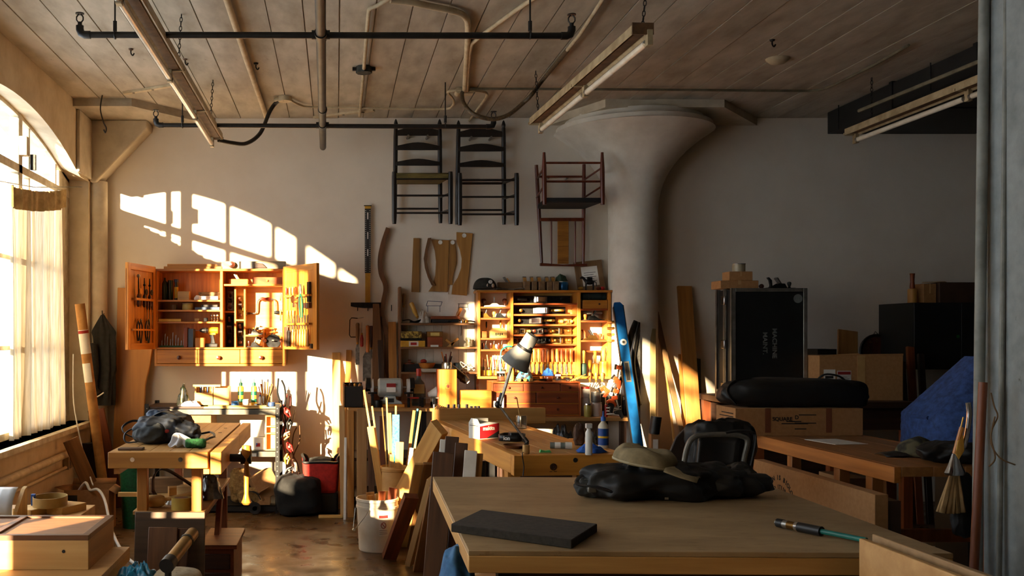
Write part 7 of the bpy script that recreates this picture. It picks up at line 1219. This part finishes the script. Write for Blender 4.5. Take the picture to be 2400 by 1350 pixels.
for i in range(5): a = math.radians(18+72*i*.5+0); MB().prism([(0, .022), (.006, .006), (.022, 0), (.006, -.006), (0, -.022), (-.006, -.006), (-.022, 0), (-.006, .006)], -.012, -.004, M=T(.095*math.cos(a), 0, .095*math.sin(a))).build('star', mat('star_tan', (150, 120, 70), (120, 92, 50)), rp2)
MB().tube([(-.02, .0, .15), (0, .012, .175), (.02, 0, .15)], .003, 6).build('hanging_wire', IRON, rp2)
block('black_case', 'black plastic case behind the flight case edge', T(KX(1925, 8.3), 8.3, 1.0), .16, .2, .4, BLACKPL, 'case')
for i, (x, w_, h_) in enumerate(((2112, .08, .3), (2135, .06, .42), (2160, .05, .36))): plank('dark_board', 'dark board standing beyond the large carton, %s from it' % ORD[i], (KX(x, 7.9)+.05, 7.85, 0), (KX(x, 8.3), 8.3, 1.0+h_), w_, .03, DARKWOOD('z') if i != 1 else REDW)
rag('tissue', 'crumpled white tissue on the black bag', T(KX(2030, 7.0), 7.0, 1.0), .12, .1, .06, PAPER, 61, 'paper'); bpy.data.objects['tissue'].location = (3.82, 7.62, 1.0); bpy.data.objects['tissue']['label'] = 'crumpled white tissue at the foot of the large carton'
# ---- wall cabinet in the dark
kx, kz = (2143-788)/FPX*8.4, W(2143, 866, 8.4).z; kb = thing('wall_cabinet', 'black wall cabinet in the dark corner with a green sticker', 'cabinet', (kx, 8.4, kz)); KH = W(2143, 709, 8.4).z-kz
MB().bx(0, .8, .02, .55, 0, KH).build('carcass', FPN, kb); MB().bx(.0, .398, -.002, .018, .004, KH-.004).build('door', FPN, kb, bevel=.002); MB().bx(.402, .8, -.002, .018, .004, KH-.004).build('door', FPN, kb, bevel=.002); MB().bx(.36, .385, -.004, -.002, .27, .295).build('green_sticker', mat('sticker_green', (34, 110, 50)), kb)
ptt = thing('wooden_bottle', 'turned wooden bottle on top of the black wall cabinet', 'bottle', (kx+.10, 8.6, kz+KH)); MB().lathe([(0, 0), (.036, 0), (.038, .004), (.038, .12), (.03, .128), (0, .128)], 18).build('body', BEECH('z'), ptt); MB().lathe([(.018, .128), (.022, .14), (.016, .19), (.019, .25), (.022, .255), (.02, .262), (0, .262)], 16).build('neck', CHERRY('z'), ptt)
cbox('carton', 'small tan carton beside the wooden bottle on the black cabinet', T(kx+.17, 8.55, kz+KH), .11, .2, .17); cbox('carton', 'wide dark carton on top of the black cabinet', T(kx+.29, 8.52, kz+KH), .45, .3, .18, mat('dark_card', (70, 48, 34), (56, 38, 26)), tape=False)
for i in range(3): plank('pale_strip', 'pale bent strip lying over the cartons on the black cabinet, %s of three' % ORD[i], (kx+.15+.02*i, 8.54, kz+KH+.182), (kx+.36+.03*i, 8.56+.04*i, kz+KH+.19), .015, .004, PINE('z'), 'strip', face=(0, 0, 1))
# ---- blue quilted blanket over a machine
BLQ = mat('quilted_blue', (46, 74, 128), (30, 50, 92), rough=.9, scale=30, bump=.5); qb = thing('quilted_blanket', 'blue quilted blanket draped over a tall machine by the grey column', 'blanket', (3.36, 5.35, 0)); 
MB().bx(.2, .62, .16, .5, 0, .95).build('machine_body', BLACKMET, qb, bevel=.02)
def bq(u, v):
    a = u*2*PI; e = .5; cx = math.copysign(abs(math.cos(a))**e, math.cos(a)); sy = math.copysign(abs(math.sin(a))**e, math.sin(a)); w_ = 1-.62*max(0, v-.62)/.38; z = .80+v*.4 if v < .62 else 1.048+(v-.62)/.38*.34
    rip = 1+.03*math.sin(6*a)*(1-v)+.008*math.sin(z*70)*math.sin(a*22)
    return (.42+.41*cx*w_*rip+(.06*(v-.62)/.38 if v > .62 else 0), .34+.30*sy*w_*rip, z)
MB().grid(bq, 72, 40, True).build('cloth', BLQ, qb, sharp=180); MB().tube([bq(.5+(i-4)/200, .6) for i in range(9)], .012, 6).build('seam', BLQ, qb)
# ---- long carton, black bags on the shaded bench
lc = cbox('carton', 'long printed carton lying across the far end of the shaded bench', T(2.42, 5.95, .9) @ RZ(0), .775, .3, .168, tape=False)
for x in (.18, .55): MB().bx(x, x+.035, -.0012, .0, .02, .168).build('tape_mark', mat('red_brown_tape', (120, 66, 40)), lc)
lettering('SQUARE', .032, T(.285, -.001, .102), INK, lc); lettering('D', .032, T(.372, -.001, .112), INK, lc)
for x0_, x1_, z_ in ((.385, .49, .125), (.31, .40, .085), (.36, .49, .075), (.28, .44, .072), (.36, .43, .04)): MB().bx(x0_, x1_, -.0012, 0, z_, z_+.006).build('print_line', INK, lc)
for i in range(6): MB().add([(-.0012, .03, .03+.02*i), (-.0012, .24-.03*(i % 2), .03+.02*i), (-.0012, .24-.03*(i % 2), .036+.02*i), (-.0012, .03, .036+.02*i)], [(0, 1, 2, 3)]).build('side_print', INK, lc, solid=.001)
BAGM = mat('black_nylon', (15, 16, 17), (8, 8, 9), rough=.6, scale=20, bump=.3)
gb1 = thing('gig_bag', 'long soft black bag lying on the printed carton', 'bag', T(2.86, 6.12, 1.068)); lump(ell(.46, .16, .09, .6), 'body', BAGM, gb1, M=T(0, 0, .085), seed=14, amp=.14, fr=5); MB().tube(smooth_path([(.1, -.05, .15), (.16, -.05, .2), (.25, -.05, .19), (.3, -.05, .15)], 5), .012, 8, flat=.5).build('handle', BAGM, gb1); MB().tube(smooth_path([(-.42, -.14, .02), (-.46, -.1, .1), (-.38, -.05, .16), (-.25, -.05, .165)], 5), .012, 8, flat=.5).build('strap', BAGM, gb1)
block('paper_sheet', 'white paper sheet lying on the shaded bench', T(2.86, 5.62, .9) @ RZ(8), .2, .28, .002, PAPER, 'paper', bev=0)
cp2 = thing('baseball_cap', 'dark camouflage cap lying on the shaded bench', 'cap', T(2.93, 4.95, .9)); CAMO = mat('camo_cloth', (96, 90, 66), (40, 40, 34), rough=.95, scale=18, detail=1, lo=.45, hi=.55)
MB().grid(lambda u, v: (.1*math.cos(u*2*PI)*math.cos(v*PI/2)**.7, .095*math.sin(u*2*PI)*math.cos(v*PI/2)**.7, .005+.085*math.sin(v*PI/2)*(1+.1*math.sin(u*12))), 30, 8, True).build('crown', CAMO, cp2, solid=.003, sharp=180); MB().grid(lambda u, v: (-.085-.1*v, (u-.5)*.17*(1-.35*v*v), .012+.012*math.cos((u-.5)*3)-.01*v), 14, 6).build('brim', BLACKPL, cp2, solid=.004, sharp=180)
lump(ell(.2, .14, .05, .7), 'glove_heap', BAGM, None, M=T(3.0, 4.72, .945), seed=17, amp=.4, fr=7); tag(bpy.data.objects['glove_heap'], 'dark heap of gloves at the near end of the shaded bench', 'gloves')
# under the bench
cbox('carton', 'low carton with a white tag under the shaded bench', T(2.68, 5.9, 0), .3, .3, .42); q = bpy.data.objects['carton.012'] if 'carton.012' in bpy.data.objects else None
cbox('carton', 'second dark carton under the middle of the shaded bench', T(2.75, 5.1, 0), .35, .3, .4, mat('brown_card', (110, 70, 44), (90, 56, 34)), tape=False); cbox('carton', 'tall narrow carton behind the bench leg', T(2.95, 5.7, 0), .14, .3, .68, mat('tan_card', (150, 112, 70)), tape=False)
for i, (y, z) in enumerate(((5.898, .3), (5.098, .28))):
    o = MB().bx(0, .05, 0, .001, 0, .045).build('tag_card', PAPER); o.location = (2.70+.1*i, y-.001, z); tag(o, ('white tag stuck on the low carton', 'white tag stuck on the dark carton')[i], 'tag')
# long printed carton standing before the bench legs
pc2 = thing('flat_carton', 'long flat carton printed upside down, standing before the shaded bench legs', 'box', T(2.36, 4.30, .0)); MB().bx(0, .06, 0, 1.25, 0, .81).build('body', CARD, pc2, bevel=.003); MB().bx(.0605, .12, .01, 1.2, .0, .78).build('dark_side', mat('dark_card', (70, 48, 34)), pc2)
for j, (tx, r_, sz) in enumerate((('OOGEN IS BIOLON', .15, .036), ('SOUD ITIIB SY', .10, .034))):
    n = len(tx)
    for i, chh in enumerate(tx):
        if chh == ' ': continue
        a = math.radians(-62+124*i/(n-1)); lettering(chh, sz, T(-.001, .92-1.1*r_*math.sin(a), .60+1.0*r_*math.cos(a)) @ RZ(-90) @ RY(math.degrees(a)), INK, pc2)
MB().add([(-.001, .92+.08*math.cos(t*PI/8), .60+.06*math.sin(t*PI/8)) for t in range(9)]+[(-.001, .92+.05*math.cos(t*PI/8), .60+.02*math.sin(t*PI/8)) for t in range(8, -1, -1)], [tuple(range(18))]).build('printed_arch', INK, pc2, solid=.0008)
# ---- folding chair and dark sleeve between the benches
fch = thing('folding_chair', 'black folding chair with a bent steel frame behind the assembly table', 'chair', (2.0, 4.75, 0)); fcx = lambda x, y, d=4.75: W(x, y, d)-Vector((2.0, 4.75, 0))
MB().tube(smooth_path([fcx(1600, 1120), fcx(1604, 1080), fcx(1612, 1045), fcx(1626, 1025), fcx(1650, 1020), fcx(1700, 1018), fcx(1738, 1022), fcx(1752, 1034), fcx(1745, 1070), fcx(1735, 1120)], 5), .013, 10).build('back_frame', GRY, fch); 
MB().grid(lambda u, v: tuple(fcx(1640+u*95-8*v, 1026+v*70, 4.77)+Vector((0, .03*math.sin(u*PI), 0))), 10, 5).build('backrest', BLACKPL, fch, solid=.02, sharp=180); MB().bx(-.24, .2, -.35, .08, .44, .47).build('seat', BLACKPL, fch, bevel=.012)
for x in (-.22, .19): MB().tube([(x, .06, .5), (x, -.32, 0)], .012, 8).build('front_leg', GRY, fch); MB().tube([(x, -.2, .5), (x, .3, 0)], .012, 8).build('rear_leg', GRY, fch)
MB().tube(smooth_path([fcx(1700, 1015), fcx(1730, 1010), fcx(1765, 1014), fcx(1768, 1040), fcx(1755, 1100)], 4), .014, 8, flat=.5).build('hanging_strap', BAGM, fch)
ds = thing('leather_hide', 'curved dark leather panel leaning behind the folding chair', 'leather', T(*W(1575, 1100, 5.0))); o0 = W(1575, 1100, 5.0); pv = [W(x, y, 5.0)-o0 for x, y in ((1568, 1110), (1570, 1060), (1585, 1025), (1610, 1000), (1640, 983), (1655, 985), (1652, 1010), (1655, 1110))]
MB().prism([(p.x, p.z) for p in pv], 0, .02).build('leather', mat('brown_black_leather', (48, 34, 26), (30, 22, 17), rough=.6), ds, bevel=.004); MB().bx(-.02, .2, .0, .02, -.82, 0.0).build('support_board', DARKWOOD('z'), ds)
# ---- on the assembly table
fo = thing('foam_slab', 'thick black foam slab lying on the near corner of the assembly table', 'foam', T(.372, 2.76, .9) @ RZ(-1.7)); FOAM = mat('black_foam', (52, 48, 42), (36, 33, 29), rough=.95, scale=60, bump=.5)
q4 = [H(1057, 1247, .9), H(1340, 1287, .9), H(1400, 1247, .9), H(1128, 1212, .9)]; fi = fo.matrix_world.inverted(); q4 = [fi @ p for p in q4]; MB().prism([(p.x, p.y) for p in q4], 0, .026, 'z').build('slab', FOAM, fo, bevel=.003)
bp2 = thing('satchel', 'black shoulder bag slumped on the assembly table under the cap', 'bag', T(*H(1570, 1172, .9)))
lump(ell(.21, .12, .07, .8), 'main_bag', BAGM, bp2, M=T(-.05, .06, .066), seed=21, amp=.45, fr=9); lump(ell(.18, .11, .06, .8), 'side_bag', BAGM, bp2, M=T(.2, .1, .058), seed=23, amp=.45, fr=10); lump(ell(.07, .06, .035, .85), 'end_pocket', GREYN, bp2, M=T(-.25, .08, .035), seed=24, amp=.4, fr=14); lump(ell(.06, .06, .05, .9), 'upright_flap', mat('brown_nylon', (44, 38, 28), (26, 22, 16), rough=.8), bp2, M=T(.31, .12, .07), seed=26, amp=.4, fr=12)
MB().tube(smooth_path([(-.2, -.05, .03), (-.27, -.03, .05), (-.32, .06, .05), (-.28, .1, .075), (-.2, .06, .085)], 5), .016, 8, flat=.4).build('strap', BLACKPL, bp2); MB().bx(-.305, -.275, -.02, .0, .03, .05).build('buckle', GRY, bp2, bevel=.003); MB().tube(smooth_path([(.2, .08, .09), (.25, .06, .1), (.27, .04, .09), (.26, .02, .06)], 5), .008, 8, flat=.6).build('cord_handle', mat('brown_cord', (96, 62, 36)), bp2)
for x_, z_ in ((-.16, .035), (-.04, .012), (.06, .03)): MB().bx(x_, x_+.014, -.062, -.054, z_, z_+.008).build('zip_pull', CHROME, bp2)
cp3 = thing('baseball_cap', 'faded olive baseball cap lying on the black shoulder bag', 'cap', T(*(H(1530, 1172, .9)+Vector((-.015, .05, .125)))) @ RZ(-28) @ RY(8)); OLV = mat('olive_canvas', (156, 140, 106), (108, 95, 68), rough=.95, scale=10)
def crn(u, v):
    a = u*2*PI; c = math.cos(v*PI/2)**.55; dent = 1-.3*math.exp(-((v-1)/.35)**2); k = 1+.03*math.sin(a*6+v*5)+.03*noise.noise(Vector((math.cos(a)*3, math.sin(a)*3, v*4)))
    return (.115*math.cos(a)*c*k, .10*math.sin(a)*c*k, (.002+.075*math.sin(v*PI/2)*dent*(1+.1*math.sin(a*3))))
MB().grid(crn, 40, 14, True).build('crown', OLV, cp3, solid=.003, sharp=180); MB().grid(lambda u, v: (.085+.115*v, (u-.5)*.19*(1-.45*v*v)-.02*v, .018-.028*v-.02*(2*u-1)**2*(1-v*.4)+.004), 18, 8).build('brim', OLV, cp3, solid=.004, sharp=180); MB().tube([(.116*math.cos(t*PI/20), .101*math.sin(t*PI/20), .008) for t in range(40)], .004, 6, True).build('band', mat('pale_olive', (178, 166, 134), (150, 138, 108), rough=.95), cp3)
ag = thing('air_tool', 'slim pneumatic tool with a teal hose on the assembly table', 'tool', T(*H(1818, 1236, .9))); av = (H(1985, 1270, .9)-H(1818, 1236, .9)); ad = av.normalized(); up = Vector((0, 0, .016))
for a, b, r_, m_, n_ in ((0, .03, .007, CHROME, 'collet'), (.03, .12, .014, BLACKPL, 'nose'), (.12, .19, .013, STEEL, 'barrel'), (.19, .30, .0135, BRZ, 'coupler'), (.30, .34, .015, CHROME, 'ring'), (.34, .66, .015, BLACKPL, 'grip'), (.66, 1.25, .008, mat('teal_hose', (30, 130, 120), (20, 100, 92), rough=.35), 'hose')): MB().cyl(up+av*a, up+av*b, r_, n=14).build(n_, m_, ag)
plank('standing_sheet', 'plywood sheet standing on edge before the assembly table', (1.39, 2.22, 0), (1.39, 2.22, .965), .78, .018, PLY('y'), 'sheet', face=(-1, 0, 0)); plank('standing_sheet', 'second sheet on edge behind the plywood one at the frame bottom', (1.43, 2.26, 0), (1.43, 2.26, .975), .72, .018, wood('grey_ply', (160, 130, 92), (136, 106, 70), 'y'), 'sheet', face=(-1, 0, 0))
o = lump(ell(.075, .2, .40, .8), 'blue_jeans', mat('denim', (64, 112, 156), (40, 80, 122), rough=.9, scale=20), None, M=T(.385, 3.08, .40), seed=71, amp=.28, fr=5); tag(o, 'crumpled blue denim cloth stuffed under the assembly table corner', 'cloth')
bp3 = thing('backpack', 'black backpack slung over the folding chair', 'backpack', T(*W(1690, 1100, 4.93))); lump(ell(.17, .09, .15, .7), 'body', BAGM, bp3, M=T(0, 0, .09), seed=51, amp=.3, fr=6); lump(ell(.10, .05, .07, .8), 'front_pocket', BAGM, bp3, M=T(-.03, -.08, .04), seed=52, amp=.3, fr=8); MB().tube(smooth_path([(.1, 0, .2), (.15, 0, .215), (.17, 0, .15), (.15, 0, .0)], 5), .014, 8, flat=.5).build('strap', BAGM, bp3); MB().tube(smooth_path([(-.05, 0, .22), (0, 0, .25), (.05, 0, .22)], 5), .008, 8).build('handle', BAGM, bp3)
# ---- grey column: pipe, cane, hung tools
CPI = mat('column_pipe', (140, 142, 136), (112, 114, 108), rough=.7, scale=8)
o = MB().cyl((0, 0, 0), (.045, 0, ZC), .020, n=14).build('wall_pipe', CPI); o.location = (2.575, 3.955, 0); tag(o, 'thick grey pipe running down the edge of the grey column', 'pipe'); o = MB().cyl((0, 0, 0), (.045, 0, ZC), .010, n=10).build('wall_pipe', CPI); o.location = (2.60, 3.86, 0); tag(o, 'thin grey pipe beside the thick one on the grey column', 'pipe')
cn = thing('wooden_pole', 'red-brown wooden pole tied to the grey column pipe', 'pole', (2.44, 3.80, 0)); ctop = W(2304, 896, 3.84)-Vector((2.44, 3.80, 0)); MB().cyl((0, 0, 0), ctop, .017, .016, n=14).build('pole', wood('cane_brown', (132, 72, 42), (96, 48, 26), 'z'), cn)
MB().tube(smooth_path([ctop*.97+Vector((.02, -.02, 0)), ctop*.93+Vector((.035, -.02, 0)), ctop*.9+Vector((.05, -.02, 0)), ctop*.86+Vector((.03, -.02, 0)), ctop*.82+Vector((.03, -.02, 0)), ctop*.78+Vector((.06, -.03, 0)), ctop*.76+Vector((.12, -.03, -.0))], 5), .003, 6).build('cord', mat('tan_string', (120, 92, 60)), cn)
MB().tube(smooth_path([ctop*.9+Vector((.04, -.02, 0)), ctop*.84+Vector((.025, -.025, 0)), ctop*.78+Vector((.045, -.025, 0)), ctop*.755+Vector((.02, -.03, 0))], 5), .003, 6).build('cord_end', mat('tan_string', (120, 92, 60)), cn)
tl = thing('steel_scoop', 'bright steel hand tool with a wooden handle hung on the grey column', 'tool', T(*W(2258, 1000, 4.1))); MB().tube(smooth_path([(.02, 0, .1), (.025, 0, .05), (.015, 0, -.03), (.0, 0, -.09)], 5), .010, 10).build('steel_arm', CHROME, tl); MB().prism([(-.03, -.06), (-.005, -.03), (.0, -.1), (-.025, -.14), (-.04, -.11)], -.01, .01).build('wooden_grip', HND2, tl, bevel=.004); MB().tube([(0, 0, .04), (-.02, 0, -.05)], .003, 6).build('wire', BRASS, tl)
dp = thing('dust_brush', 'fan of pale bristles with a steel ferrule hanging by the grey column', 'brush', T(*W(2238, 1080, 4.1)))
def fan(u, v): a = math.radians(-14+28*u); L_ = .03+.19*v; return (math.sin(a)*L_-.02*v+.004*math.sin(u*40), .012*math.sin(u*31)*v, -math.cos(a)*L_)
MB().grid(fan, 24, 4).build('bristles', mat('pale_bristle', (176, 142, 96), (130, 100, 62), rough=.8), dp, solid=.012, sharp=60); MB().lathe([(.012, .03), (.03, -.02), (.045, -.05), (.04, -.06)], 14, Matrix.Diagonal((1, .5, 1, 1))).build('ferrule', CHROME, dp); MB().cyl((0, 0, .03), (.03, 0, .14), .010, n=10).build('handle', HND, dp)
o = lump(ell(.05, .035, .13, .8), 'dark_glove', BAGM, None, M=T(*W(2252, 1180, 4.15)), seed=33, amp=.3, fr=9); tag(o, 'dark glove hanging below the brush on the grey column', 'glove')
# ================================================================ groups of alike things
GRP = {'chisel': 'bench chisels in the wall rack', 'carving_chisel': 'carving chisels on the sunlit cabinet door', 'stick': 'sticks in the tan drum', 'socket': 'sockets on the bench end board', 'dowel_peg': 'pegs on the bench end board', 'ratchet_clamp': 'orange ratchet clamps', 'spring_clamp': 'spring clamps at the shelving end', 'shelf_clip': 'clips on the rack edge', 'ladder_back_chair': 'ladder-back chairs hung on the wall', 'wooden_plane': 'wooden planes', 'template': 'templates hung on the wall', 'calipers': 'calipers on the cabinet door', 'hand_drill': 'hand drills on the cabinet door', 'leaning_board': 'leaning boards', 'standing_board': 'standing boards', 'hand_plane': 'hand planes of the workshop', 'workbench': 'workbenches', 'carton': 'cardboard cartons', 'conduit': 'ceiling conduits', 'carving_mallet': 'turned mallets in the rack', 'screwdriver': 'screwdrivers', 'file': 'files', 'plastic_bag': 'plastic bags', 'cord_loop': 'cords at the shelving end', 'curtain': 'linen window curtains', 'counter': 'wall counters', 'ceiling_hook': 'hooks in the ceiling', 'wall_hook': 'hooks on the wall', 'wood_offcut': 'wooden offcuts', 'spray_can': 'spray cans', 'dowel_centre': 'turned pegs on the cabinet shelf', 'kindling_stick': 'pine sticks on the chest', 'pipe_length': 'pipes under the bench', 'dark_board': 'dark boards by the carton', 'can': 'cans on the bottom shelf', 'baseball_cap': 'caps'}
for o in SC.objects:
    if o.parent is None and 'category' in o and 'group' not in o:
        st_n = o.name.split('.')[0]
        if st_n in GRP: o['group'] = GRP[st_n]
        elif st_n == 'wood_scrap' and 'bucket' in o['label']: o['group'] = 'scraps in the white bucket'
